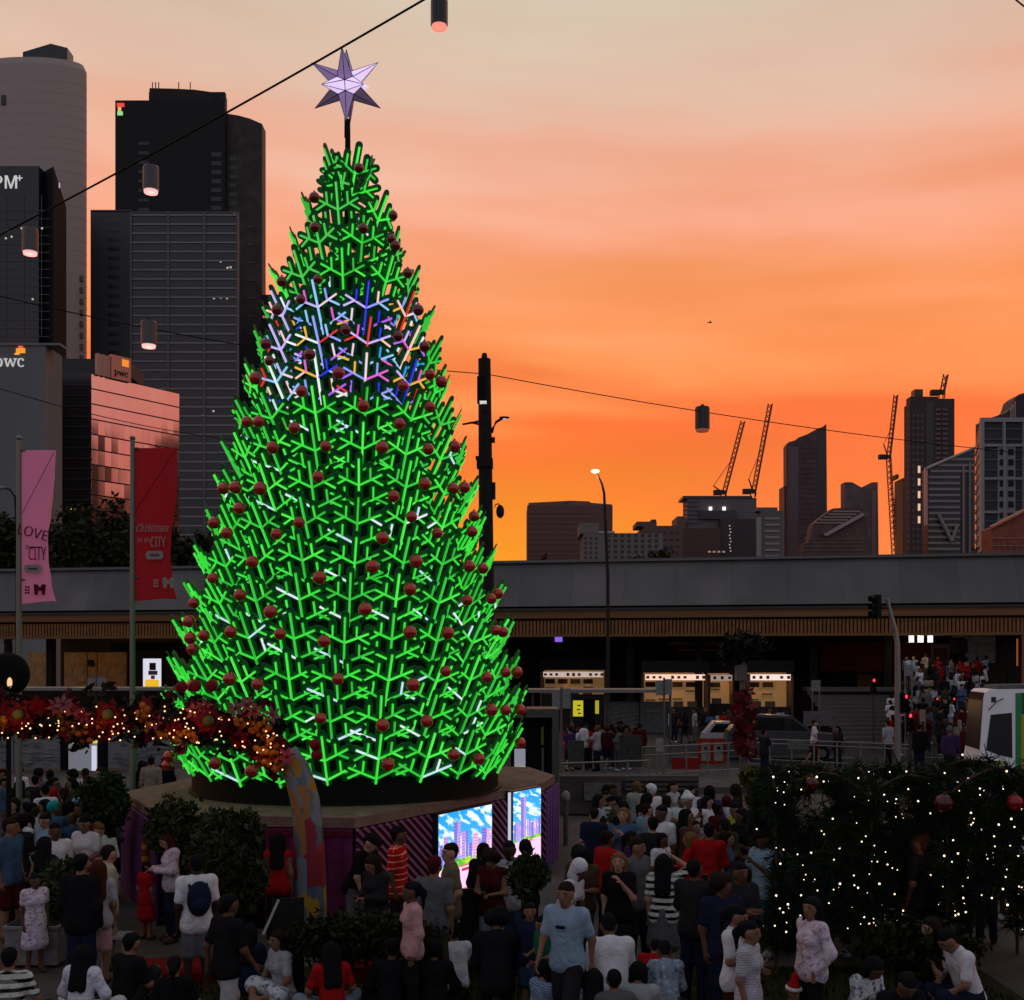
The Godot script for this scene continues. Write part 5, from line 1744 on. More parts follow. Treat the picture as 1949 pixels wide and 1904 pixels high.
func poster_image(w: int, h: int, tall: bool) -> ImageTexture:
	var im := Image.create(w, h, false, Image.FORMAT_RGB8)
	var fn := FastNoiseLite.new()
	fn.seed = 5
	fn.frequency = 0.012
	var r := RandomNumberGenerator.new()
	r.seed = 21
	for y in h:
		for x in w:
			var u := float(x) / w
			var v := float(y) / h
			var sky := Color(0.12, 0.62, 0.96).lerp(Color(0.62, 0.86, 0.99), v)
			var c := fn.get_noise_2d(x * 0.7 + y * 0.5, y * 2.6 - x * 1.1)
			im.set_pixel(x, y, sky.lerp(Color(0.9, 0.97, 1.0), smoothstep(-0.08, 0.18, c)))
	var ground := int(h * (0.60 if tall else 0.64))
	var x := 4
	while x < w:
		var bw := r.randi_range(int(w * 0.05), int(w * 0.11))
		var bh := int(h * r.randf_range(0.18, 0.42 if not tall else 0.25))
		if absi(x - w / 3) < w / 14:
			bh = int(h * 0.52)
		var col: Color = [Color(0.96, 0.72, 0.88), Color(0.55, 0.50, 0.90), Color(0.80, 0.62, 0.92), Color(0.98, 0.82, 0.80)][r.randi() % 4]
		im.fill_rect(Rect2i(x, ground - bh, bw, bh), col)
		for k in range(ground - bh + 4, ground - 4, 7):
			im.fill_rect(Rect2i(x + 2, k, bw - 4, 2), col.darkened(0.25))
		x += bw + r.randi_range(1, 5)
	for k in 26:
		var cx := r.randi_range(0, w)
		var rad := r.randi_range(int(w * 0.04), int(w * 0.10))
		var col: Color = [Color(0.45, 0.80, 0.25), Color(0.70, 0.85, 0.22), Color(0.30, 0.65, 0.25)][k % 3]
		for dy in range(-rad, 1):
			var half := int(sqrt(float(rad * rad - dy * dy)))
			im.fill_rect(Rect2i(maxi(cx - half, 0), ground + dy + int(rad * 0.4), mini(half * 2, w - maxi(cx - half, 0)), 1), col.darkened(0.1 * sin(dy * 0.7)))
	im.fill_rect(Rect2i(0, ground + 4, w, h - ground - 4), Color(0.97, 0.80, 0.93))
	im.fill_rect(Rect2i(int(w * 0.3), ground + int(h * 0.02), int(w * 0.4), int(h * 0.02)), Color(0.9, 0.35, 0.3))
	im.fill_rect(Rect2i(int(w * 0.42), ground + int(h * 0.06), int(w * 0.22), int(h * 0.035)), Color(0.75, 0.15, 0.3))
	im.fill_rect(Rect2i(0, int(h * 0.93), w, int(h * 0.03)), Color(0.92, 0.45, 0.42))
	return ImageTexture.create_from_image(im)


func screen_material(tex: Texture2D, energy: float) -> StandardMaterial3D:
	var m := StandardMaterial3D.new()
	m.albedo_color = Color(0.05, 0.05, 0.05)
	m.roughness = 0.3
	m.emission_enabled = true
	m.emission = Color.BLACK
	m.emission_texture = tex
	m.emission_energy_multiplier = energy
	return m


func make_platform() -> void:
	var r := thing("stage_platform", "low angular purple platform under the tree with two bright screens", "platform", Vector3(TX, 0, TZ))
	var o := Vector3(-TX, 0, -TZ)
	var cn := []
	for q in [[-7.3, 21.2], [-5.65, 18.05], [-2.45, 17.6], [0.64, 22.8], [0.92, 24.3], [0.4, 26.2], [-2.8, 27.4], [-6.2, 25.8]]:
		cn.append(Vector3(q[0] - TX, 0, -q[1] - TZ))
	var poly := PackedVector2Array()
	for c in cn:
		poly.append(Vector2(c.x, c.z))
	var top := MB.new()
	top.prism(poly, Vector3.ZERO, Vector3.RIGHT, Vector3.BACK, Vector3.UP, DECK - 0.16, DECK)
	part("deck", top, mt(0.20, 0.125, 0.105, 0.8, 0.0, 2.0), r)
	var body := MB.new()
	var inner := PackedVector2Array()
	for q in poly:
		inner.append(q * 0.985)
	body.prism(inner, Vector3.ZERO, Vector3.RIGHT, Vector3.BACK, Vector3.UP, 0.0, DECK - 0.16)
	part("body", body, mt(0.013, 0.0042, 0.0156, 0.7), r)
	var purple := mt(0.115, 0.035, 0.135, 0.6)
	var pink := mt(0.17, 0.022, 0.095, 0.6)
	# each face of the side: a slab that lies along it
	for k in 4:
		var a: Vector3 = cn[k]
		var b: Vector3 = cn[k + 1]
		var x := (b - a).normalized()
		var bs := Basis(x, Vector3.UP, x.cross(Vector3.UP))
		var len := a.distance_to(b)
		var h := DECK - 0.18
		if k == 0:
			bx("side_panel", a.lerp(b, 0.5) + Vector3(0, h * 0.5, 0) + bs.z * 0.02, Vector3(len - 0.02, h, 0.05), purple, r, bs)
		if k == 1:
			for j in 11:
				bx("louvre", a + x * 0.85 + Vector3(0, 0.12 + j * 0.14, 0) + bs.z * 0.03, Vector3(1.6, 0.05, 0.07), mt(0.0182, 0.0156, 0.0364, 0.5), r, bs)
			bx("side_panel", a + x * 2.5 + Vector3(0, h * 0.5, 0) + bs.z * 0.02, Vector3(1.4, h, 0.05), pink, r, bs)
			for j in 5:
				bx("panel_rib", a + x * (1.85 + j * 0.3) + Vector3(0, h * 0.5, 0) + bs.z * 0.06, Vector3(0.035, h, 0.04), mt(0.104, 0.0156, 0.0572, 0.5), r, bs)
			bx("panel_rail", a + x * 2.5 + Vector3(0, h - 0.06, 0) + bs.z * 0.06, Vector3(1.4, 0.08, 0.05), mt(0.1144, 0.0104, 0.0312, 0.5), r, bs)
		if k == 2:
			bx("side_panel", a.lerp(b, 0.5) + Vector3(0, h * 0.5, 0) + bs.z * 0.01, Vector3(len - 0.02, h, 0.03), mt(0.085, 0.012, 0.05, 0.6), r, bs)
			# slanted battens, cut to the face
			var step := 0.19
			for j in range(-12, int(len / step) + 1):
				var s0 := j * step
				var lo := Vector2(s0 + h * 1.25, 0.0)
				var hi := Vector2(s0, h)
				if lo.x > len:
					lo = Vector2(len, (s0 + h * 1.25 - len) / 1.25)
				if hi.x < 0.0:
					hi = Vector2(0.0, h + s0 / 1.25)
				if lo.x < 0.05 or hi.x > len - 0.05 or hi.y - lo.y < 0.05:
					continue
				var m := (lo + hi) * 0.5
				var dd := hi - lo
				var tilt := Basis(Vector3.BACK, atan2(dd.y, dd.x))
				bx("batten", a + x * m.x + Vector3(0, m.y, 0) + bs.z * 0.045, Vector3(dd.length(), 0.045, 0.04), mt(0.30, 0.12, 0.20, 0.5), r, bs * tilt)
			# screens, proud of the face
			var wide := screen_material(poster_image(256, 192, false), 1.15)
			var tall := screen_material(poster_image(160, 320, true), 1.15)
			for q in [[2.05, 3.78, 0.12, 1.60, wide, "wide"], [4.55, 5.62, 0.16, 1.74, tall, "tall"]]:
				var c0: Vector3 = a + x * ((q[0] + q[1]) * 0.5) + Vector3(0, (q[2] + q[3]) * 0.5, 0)
				var sw: float = q[1] - q[0]
				var sh: float = q[3] - q[2]
				bx("screen_case", c0 + bs.z * 0.10, Vector3(sw + 0.05, sh + 0.05, 0.14), mt(0.0104, 0.0104, 0.0156, 0.4), r, bs)
				var face := MB.new()
				face.quad(c0 - x * sw * 0.5 - Vector3.UP * sh * 0.5 + bs.z * 0.174, c0 + x * sw * 0.5 - Vector3.UP * sh * 0.5 + bs.z * 0.174, c0 + x * sw * 0.5 + Vector3.UP * sh * 0.5 + bs.z * 0.174, c0 - x * sw * 0.5 + Vector3.UP * sh * 0.5 + bs.z * 0.174, bs.z)
				part("screen", face, q[4], r)
				var al := AreaLight3D.new()
				al.name = "screen_light"
				al.area_size = Vector2(sw, sh)
				al.light_color = Color(0.75, 0.8, 1.0)
				al.light_energy = 0.12
				al.shadow_enabled = true
				r.add_child(al, true)
				al.transform = Transform3D(Basis(-bs.x, Vector3.UP, -bs.z) * Basis(Vector3.UP, PI), c0 + bs.z * 0.2)
			bx("screen_edge", a + x * 4.50 + Vector3(0, 0.95, 0) + bs.z * 0.12, Vector3(0.025, 1.58, 0.05), glow(0.6, 0.62, 0.75, 0.9), r, bs)
		if k == 3:
			bx("side_panel", a.lerp(b, 0.5) + Vector3(0, h * 0.5, 0) + bs.z * 0.01, Vector3(len - 0.02, h, 0.03), mt(0.026, 0.0062, 0.0364, 0.6), r, bs)
			for j in 5:
				bx("batten", a + x * (0.12 + j * 0.36) + Vector3(0, h * 0.5, 0) + bs.z * 0.05, Vector3(0.1, h, 0.07), mt(0.26, 0.12, 0.37, 0.5), r, bs)


# ---------------------------------------------------------------- flower arch, light frames, shrubs
func petal_flower(n: int, long: float, wide: float, lift: float, layers: int) -> ArrayMesh:
	var mb := MB.new()
	for l in layers:
		for k in n:
			var a := TAU * (k + 0.5 * l) / n
			var d := Vector3(cos(a), sin(a), 0)
			var s := Vector3(-sin(a), cos(a), 0)
			var q := long * (1.0 - 0.25 * l)
			var z := 0.02 + 0.03 * l
			var tip := d * q + Vector3(0, 0, z + lift * (1.0 + l))
			var m1 := d * q * 0.5 + s * wide * 0.5 + Vector3(0, 0, z + lift * 0.7)
			var m2 := d * q * 0.5 - s * wide * 0.5 + Vector3(0, 0, z + lift * 0.7)
			var mid := d * q * 0.5 + Vector3(0, 0, z + lift * 0.4)
			var i := mb.pt(Vector3(0, 0, z), Vector3.BACK)
			mb.pt(m1, (Vector3.BACK - s * 0.5).normalized())
			mb.pt(tip, (Vector3.BACK + d * 0.4).normalized())
			mb.pt(m2, (Vector3.BACK + s * 0.5).normalized())
			mb.pt(mid, Vector3.BACK)
			mb.tri(i, i + 1, i + 4)
			mb.tri(i + 1, i + 2, i + 4)
			mb.tri(i + 2, i + 3, i + 4)
			mb.tri(i + 3, i, i + 4)
	return mb.mesh()


func mural() -> StandardMaterial3D:
	var w := 128
	var h := 512
	var im := Image.create(w, h, false, Image.FORMAT_RGB8)
	var cells := []
	var r := RandomNumberGenerator.new()
	r.seed = 8
	var cols := [Color(0.34, 0.43, 0.50), Color(0.45, 0.53, 0.56), Color(0.12, 0.19, 0.24), Color(0.55, 0.06, 0.14), Color(0.62, 0.14, 0.22), Color(0.72, 0.58, 0.05), Color(0.64, 0.48, 0.06), Color(0.62, 0.44, 0.20), Color(0.28, 0.37, 0.46)]
	for k in 40:
		var y := r.randf()
		var c: Color = cols[[0, 1, 2, 0, 7, 8][r.randi() % 6]]
		if y > 0.38 and y < 0.66:
			c = cols[[3, 4, 2, 0, 7, 3][r.randi() % 6]]
		if y > 0.72:
			c = cols[[5, 5, 0, 8, 5, 6][r.randi() % 6]]
		if y < 0.22:
			c = cols[[7, 6, 0, 1][r.randi() % 4]]
		cells.append([Vector2(r.randf() * w, y * h), c])
	for y in h:
		for x in w:
			var best := 1e9
			var col := Color.BLACK
			for c in cells:
				var d: float = absf(c[0].x - x) * 0.8 + absf(c[0].y - y) * 0.6 + 9.0 * sin(c[0].x + y * 0.06) + 7.0 * sin(c[0].y + x * 0.11 + y * 0.02) + 4.0 * sin(x * 0.23 + y * 0.17)
				if d < best:
					best = d
					col = c[1]
			im.set_pixel(x, y, Color(col.r * 0.8, col.g * 0.8, col.b * 0.8))
	var m := StandardMaterial3D.new()
	m.albedo_texture = ImageTexture.create_from_image(im)
	m.roughness = 0.7
	return m


func make_arch() -> void:
	var d := 17.0
	var base := P(590, HZ, d)
	var r := thing("flower_arch", "arch wrapped in red and orange flowers with a painted leg and fairy lights", "arch", Vector3(base.x, 0, -d))
	var path := []
	for q in [[-160, 1362], [40, 1366], [180, 1368], [320, 1372], [420, 1380], [485, 1395], [535, 1425], [566, 1470], [582, 1530], [588, 1600], [590, 1700]]:
		path.append(loc(r, q[0], q[1]))
	var last: Vector3 = path[path.size() - 1]
	path.append(Vector3(last.x, 0, 0))
	# the painted leg: wider towards the ground, flat sided
	var leg := MB.new()
	var lp := []
	var lr := []
	var curve := Curve3D.new()
	for p in path:
		curve.add_point(p)
	var leg_from := curve.get_closest_offset(loc(r, 545, 1432))
	var total := curve.get_baked_length()
	for k in 20:
		lp.append(curve.sample_baked(lerpf(leg_from, total, k / 19.0)))
		lr.append(lerpf(0.20, 0.26, k / 19.0))
	leg.sweep(lp, lr, 14)
	for i in leg.t.size():
		leg.t[i].x *= 2.0
	part("painted_leg", leg, mural(), r)
	var beam := MB.new()
	lp = []
	lr = []
	for k in 24:
		lp.append(curve.sample_baked(leg_from * k / 23.0))
		lr.append(0.17)
	beam.sweep(lp, lr, 10)
	part("beam", beam, mt(0.0104, 0.0104, 0.0062), r)
	# dark leaves
	var tuft := leaf_tuft(9, 0.17, 0.10)
	var where := []
	for k in 330:
		var p := curve.sample_baked(rng.randf() * (leg_from - 0.1))
		where.append(Transform3D(random_turn(), p + Vector3(rng.randfn() * 0.05, rng.randfn() * 0.15, rng.randfn() * 0.13)))
	scatter("leaves", tuft, mt(0.0104, 0.0146, 0.0062, 0.7, 0.0, 0.0), where, r)
	where = []
	for k in 130:
		var p := curve.sample_baked(rng.randf() * (leg_from - 0.1))
		where.append(Transform3D(random_turn(), p + Vector3(rng.randfn() * 0.05, rng.randfn() * 0.17, rng.randf_range(0.05, 0.28))))
	scatter("leaves", tuft, mt(0.052, 0.0036, 0.0062, 0.7, 0.0, 0.0), where, r)
	var poin := petal_flower(7, 0.20, 0.105, 0.03, 2)
	var lily := petal_flower(6, 0.155, 0.07, 0.05, 1)
	var small := petal_flower(5, 0.13, 0.09, 0.03, 1)
	var ball := MB.new()
	ball.ball(Vector3.ZERO, Vector3.ONE, 12, 8)
	var bm := ball.mesh()
	var reds := [mt(0.0832, 0.0031, 0.0052, 0.6, 0.0, 0.0), mt(0.052, 0.0026, 0.0047, 0.6, 0.0, 0.0), mt(0.1248, 0.0052, 0.0094, 0.6, 0.0, 0.0)]
	var pinks := [mt(0.234, 0.0676, 0.078, 0.6, 0.0, 0.0), mt(0.1976, 0.0312, 0.052, 0.6, 0.0, 0.0), mt(0.156, 0.0728, 0.0884, 0.6, 0.0, 0.0)]
	# big flowers with green hearts where the photograph shows them, others between
	for q in [[41, 1360], [210, 1360], [401, 1372], [-60, 1362]]:
		var f := put("flower", poin, reds[0], r, loc(r, q[0], q[1], 0.27), Basis(Vector3.BACK, rng.randf() * 3.0) * Basis.from_scale(Vector3.ONE * 1.3))
		put("flower_heart", bm, mt(0.0624, 0.078, 0.0182, 0.6, 0.0, 0.0), f, Vector3(0, 0, 0.09), Basis.from_scale(Vector3.ONE * 0.065))
	for k in 34:
		var s := leg_from * (k + 0.5) / 34.0
		var p := curve.sample_baked(s) + Vector3(rng.randfn() * 0.04, rng.randf_range(-0.24, 0.26), rng.randf_range(0.12, 0.26))
		var b := Basis.from_euler(Vector3(rng.randf_range(-0.6, 0.5), rng.randf_range(-0.7, 0.7), rng.randf() * TAU))
		put("flower", poin if k % 3 else small, reds[k % 3], r, p, b)
	for q in [[120, 1341], [139, 1352], [160, 1360], [392, 1347], [368, 1352], [108, 1345], [448, 1350], [486, 1352], [470, 1343], [516, 1362], [298, 1378], [545, 1440]]:
		var f := put("flower", lily, pinks[rng.randi() % 3], r, loc(r, q[0], q[1], 0.30), Basis.from_euler(Vector3(rng.randf_range(-0.4, 0.3), rng.randf_range(-0.5, 0.5), rng.randf() * TAU)))
		put("flower_heart", bm, reds[2], f, Vector3(0, 0, 0.05), Basis.from_scale(Vector3.ONE * 0.03))
	for q in [[345, 1308], [372, 1306], [402, 1306], [545, 1445], [556, 1448], [600, 1418], [603, 1438]]:
		put("bauble_flower", bm, reds[2], r, loc(r, q[0], q[1], 0.1), Basis.from_scale(Vector3.ONE * 0.09))
	var orange := [mt(0.2184, 0.0728, 0.0062, 0.5, 0.0, 0.0), mt(0.26, 0.104, 0.0104, 0.5, 0.0, 0.0), mt(0.1768, 0.0572, 0.0062, 0.5, 0.0, 0.0)]
	for q in [[5, 1372], [12, 1384], [128, 1378], [140, 1392], [118, 1364], [186, 1376], [160, 1398], [270, 1352], [276, 1366], [290, 1388], [312, 1396], [340, 1400], [365, 1398], [455, 1372], [478, 1384], [497, 1378], [502, 1398], [510, 1416], [520, 1440], [512, 1454], [530, 1460], [500, 1430]]:
		for k in 9:
			put("berry", bm, orange[rng.randi() % 3], r, loc(r, q[0] + rng.randfn() * 7, q[1] + rng.randfn() * 6, rng.randf_range(0.18, 0.34)), Basis.from_scale(Vector3.ONE * rng.randf_range(0.032, 0.055)))
	for q in [[158, 1388], [258, 1400], [272, 1404], [430, 1420], [150, 1395]]:
		scatter("leaves", leaf_tuft(14, 0.2, 0.16), mt(0.0114, 0.0234, 0.0083, 0.6, 0.0, 0.0), [Transform3D(random_turn(), loc(r, q[0], q[1], 0.2))], r)
	var bulb := MB.new()
	bulb.ball(Vector3.ZERO, Vector3.ONE * 0.013, 6, 4)
	where = []
	for k in 190:
		var p := curve.sample_baked(rng.randf() * (leg_from + 0.1)) + Vector3(rng.randfn() * 0.05, rng.randf_range(-0.3, 0.24), rng.randf_range(0.22, 0.40))
		where.append(Transform3D(Basis.IDENTITY, p))
	scatter("fairy_light", bulb.mesh(), glow(1.0, 0.52, 0.22, 2.2), where, r)
	for k in 4:
		lamp(curve_world(r, curve, leg_from * (0.3 + 0.22 * k)) + Vector3(0, 0, 0.75), 0.10, Color(1.0, 0.55, 0.28), 0.1)


func curve_world(r: Node3D, c: Curve3D, s: float) -> Vector3:
	return r.transform * c.sample_baked(s)


func make_flower_pole() -> void:
	var d := 37.0
	var r := thing("flower_pole", "street pole wrapped in a column of red flowers", "pole", Vector3(P(1413, HZ, d).x, 0, -d))
	var top := loc(r, 1413, 1270)
	var mb := MB.new()
	mb.tube(Vector3.ZERO, top + Vector3(0, 0.3, 0), 0.1, 0.09, 10)
	part("pole", mb, mt(0.104, 0.104, 0.0988, 0.5, 0.4), r)
	slab("glass_lantern", r, 1403, 1422, 1266, 1296, 0.2, 0.4, mt(0.0832, 0.0832, 0.0858, 0.3))
	scatter("branches", leaf_tuft(9, 0.3, 0.3), mt(0.0094, 0.0114, 0.0073, 0.7, 0.0, 0.0), lobes(loc(r, 1413, 1236), Vector3(0.75, 0.5, 0.5), 6, 60), r)
	var poin := petal_flower(7, 0.25, 0.14, 0.04, 2)
	var lilies := petal_flower(6, 0.25, 0.12, 0.05, 1)
	var reds := [mt(0.0884, 0.0036, 0.0062, 0.6, 0.0, 0.0), mt(0.0624, 0.0031, 0.0052, 0.6, 0.0, 0.0), mt(0.1352, 0.026, 0.0312, 0.6, 0.0, 0.0)]
	for k in 38:
		var y := lerpf(1318, 1436, k / 38.0)
		var wide := 11.0 + 7.0 * sin(PI * k / 38.0)
		var f := put("flower", poin if k % 4 else lilies, reds[2] if k % 4 == 0 else reds[k % 2], r, loc(r, 1412 + rng.randf_range(-1, 1) * wide, y, 0.0) + Vector3(0, 0, rng.randf_range(0.15, 0.4)), Basis.from_euler(Vector3(rng.randf_range(-0.6, 0.4), rng.randf_range(-0.8, 0.8), rng.randf() * TAU)))
		if k % 9 == 0:
			var hb := MB.new()
			hb.ball(Vector3(0, 0, 0.1), Vector3.ONE * 0.06, 8, 6)
			part("flower_heart", hb, mt(0.208, 0.156, 0.0624), f)
	var leafy := thing("leaf_plant", "yellow green spiky plant at the foot of the flowered pole", "plant", Vector3(P(1411, HZ, 37.4).x, 0, -35.5))
	scatter("leaves", leaf_tuft(16, 0.34, 0.2), mt(0.0624, 0.0676, 0.0104, 0.7, 0.0, 0.0), lobes(Vector3(0, 0.6, 0), Vector3(0.28, 0.3, 0.2), 3, 12), leafy)
	mb = MB.new()
	mb.tube(Vector3.ZERO, Vector3(0, 0.5, 0), 0.2, 0.24, 10)
	part("pot", mb, mt(0.0312, 0.0312, 0.0312), leafy)


func make_light_frames() -> void:
	var needle := MB.new()
	for k in 16:
		var u := Vector3(rng.randfn(), rng.randfn(), rng.randfn()).normalized()
		needle.tube(u * 0.01, u * rng.randf_range(0.10, 0.17), 0.008, 0.002, 3, false)
	var spray := needle.mesh()
	var pine := mt(0.008, 0.018, 0.008, 0.7, 0.0, 0.0)
	var wood := mt(0.07, 0.042, 0.025, 0.7)
	var bulb := MB.new()
	bulb.ball(Vector3.ZERO, Vector3.ONE * 0.0115, 8, 6)
	var bulb_mesh := bulb.mesh()
	var warm := glow(1.0, 0.74, 0.48, 2.6)
	var ball := MB.new()
	ball.ball(Vector3.ZERO, Vector3.ONE, 14, 10)
	var ball_mesh := ball.mesh()
	var defs := [
		["pine garlanded frame with fairy lights next to the crowd", 1474, 1662, 1496, 1745, 15.2],
		["pine garlanded frame with crossed poles below the railing", 1640, 1830, 1500, 1755, 15.6],
		["pine garlanded frame with red baubles in front of the tram", 1800, 2010, 1488, 1760, 15.0],
	]
	for df in defs:
		var d: float = df[5]
		var r := thing("garland_frame", df[0], "light frame", Vector3(P((df[1] + df[2]) * 0.5, HZ, d).x, 0, -d), 0.0, "pine garlanded light frames")
		var a := loc(r, df[1] + 4, 1262)
		var b := loc(r, df[2] - 4, 1262)
		var h := loc(r, df[1], df[3] + 18).y
		var posts := [Vector3(a.x, 0, 0), Vector3(b.x, 0, 0), Vector3(a.x + 0.1, 0, -1.3), Vector3(b.x + 0.1, 0, -1.3)]
		var lines := []
		for p in posts:
			var mb := MB.new()
			mb.tube(p, p + Vector3(0, h, 0), 0.028, 0.026, 8)
			part("post", mb, wood, r)
			lines.append([p + Vector3(0, 0.35, 0), p + Vector3(0, h, 0), 0.15])
		for q in [[0, 1], [2, 3], [0, 2], [1, 3]]:
			var arc := []
			var rr := []
			for k in 9:
				var s := k / 8.0
				arc.append(posts[q[0]].lerp(posts[q[1]], s) + Vector3(0, h - 0.06 + 0.36 * sin(PI * s), 0))
				rr.append(0.022)
			var mb := MB.new()
			mb.sweep(arc, rr, 6)
			part("beam", mb, wood, r)
			for k in 8:
				lines.append([arc[k] - Vector3(0, 0.1, 0), arc[k + 1] - Vector3(0, 0.1, 0), 0.14])
		for q in [[0, 3], [1, 2]]:
			var mb := MB.new()
			mb.tube(posts[q[0]] + Vector3(0, 0.3, 0.1), posts[q[1]] + Vector3(0, h * 0.95, 0.1), 0.02, 0.02, 6)
			part("crossed_pole", mb, wood, r)
			lines.append([posts[q[0]] + Vector3(0, 0.6, 0.1), posts[q[1]] + Vector3(0, h * 0.95, 0.1), 0.09])
		# swags hang between the posts, front and back
		for z in [0.1, -1.2]:
			for k in 4:
				var p := Vector3(lerpf(a.x, b.x, (k + 0.4) / 4.0), h * rng.randf_range(0.85, 1.0), z)
				var q := p + Vector3(rng.randf_range(-0.4, 0.4), -h * rng.randf_range(0.4, 0.75), rng.randf_range(0, 0.2))
				lines.append([p, q, 0.12])
		var where := []
		var lights := []
		for l in lines:
			var p: Vector3 = l[0]
			var q: Vector3 = l[1]
			var n := int(p.distance_to(q) * 42) + 2
			for k in n:
				var c := p.lerp(q, rng.randf()) + Vector3(rng.randfn(), rng.randfn(), rng.randfn()) * float(l[2]) * 0.5
				where.append(Transform3D(random_turn().scaled(Vector3.ONE * rng.randf_range(0.8, 1.5)), c))
			for k in int(p.distance_to(q) * 4.2 + rng.randf()):
				lights.append(Transform3D(Basis.from_scale(Vector3.ONE * rng.randf_range(0.55, 1.25)), p.lerp(q, rng.randf()) + Vector3(rng.randfn() * 0.07, rng.randfn() * 0.07, 0.14)))
		scatter("garland", spray, pine, where, r)
		scatter("fairy_light", bulb_mesh, warm, lights, r)
		lamp(r.position + Vector3(0, h * 0.7, 0.5), 0.02, Color(1.0, 0.75, 0.5), 0.2)
	# baubles that hang in the frames
	for q in [["dark red bauble hanging at the top of the frame next to the crowd", 1545, 1492, 15.0, 0.09, 0], ["dull gold bauble hanging in the frame with crossed poles", 1652, 1521, 15.3, 0.10, 1], ["large dark red bauble hanging between two garlanded frames", 1797, 1530, 14.9, 0.13, 0], ["bright red bauble hanging at the picture's edge before the tram", 1932, 1528, 14.8, 0.11, 2]]:
		var o := thing("bauble", q[0], "bauble", P(q[1], q[2], q[3]), 0.0, "baubles in the light frames")
		put("ball", ball_mesh, [mt(0.052, 0.0031, 0.0042, 0.25, 0.2, 0.0), mt(0.0832, 0.0572, 0.026, 0.3, 0.4, 0.0), mt(0.208, 0.0042, 0.0104, 0.25, 0.2, 0.0)][q[5]], o, Vector3.ZERO, Basis.from_scale(Vector3.ONE * float(q[4])))
		bx("cap", Vector3(0, float(q[4]) * 1.08, 0), Vector3(0.04, 0.04, 0.04), mt(0.104, 0.078, 0.0416, 0.3, 0.7, 0.0), o)


func shrub(called: String, label: String, x: float, y: float, d: float, r3: Vector3, count: int, col: Material, trunk := true) -> void:
	var at := P(x, y, d)
	var r := thing(called, label, "shrub" if called != "hedge" else "hedge", Vector3(at.x, 0, -d), 0.0, "dark shrubs in the square")
	if trunk:
		for k in 5:
			var mb := MB.new()
			var a := TAU * k / 5.0
			mb.sweep([Vector3(cos(a), 0, sin(a)) * 0.05, Vector3(cos(a) * r3.x * 0.5, at.y, sin(a) * r3.z * 0.5)], [0.025, 0.008], 5)
			part("stem", mb, mt(0.0156, 0.0114, 0.0078), r)
	scatter("foliage", leaf_tuft(9, 0.10, 0.10), col, lobes(Vector3(0, at.y, 0), r3, 26, count, 0.45), r)


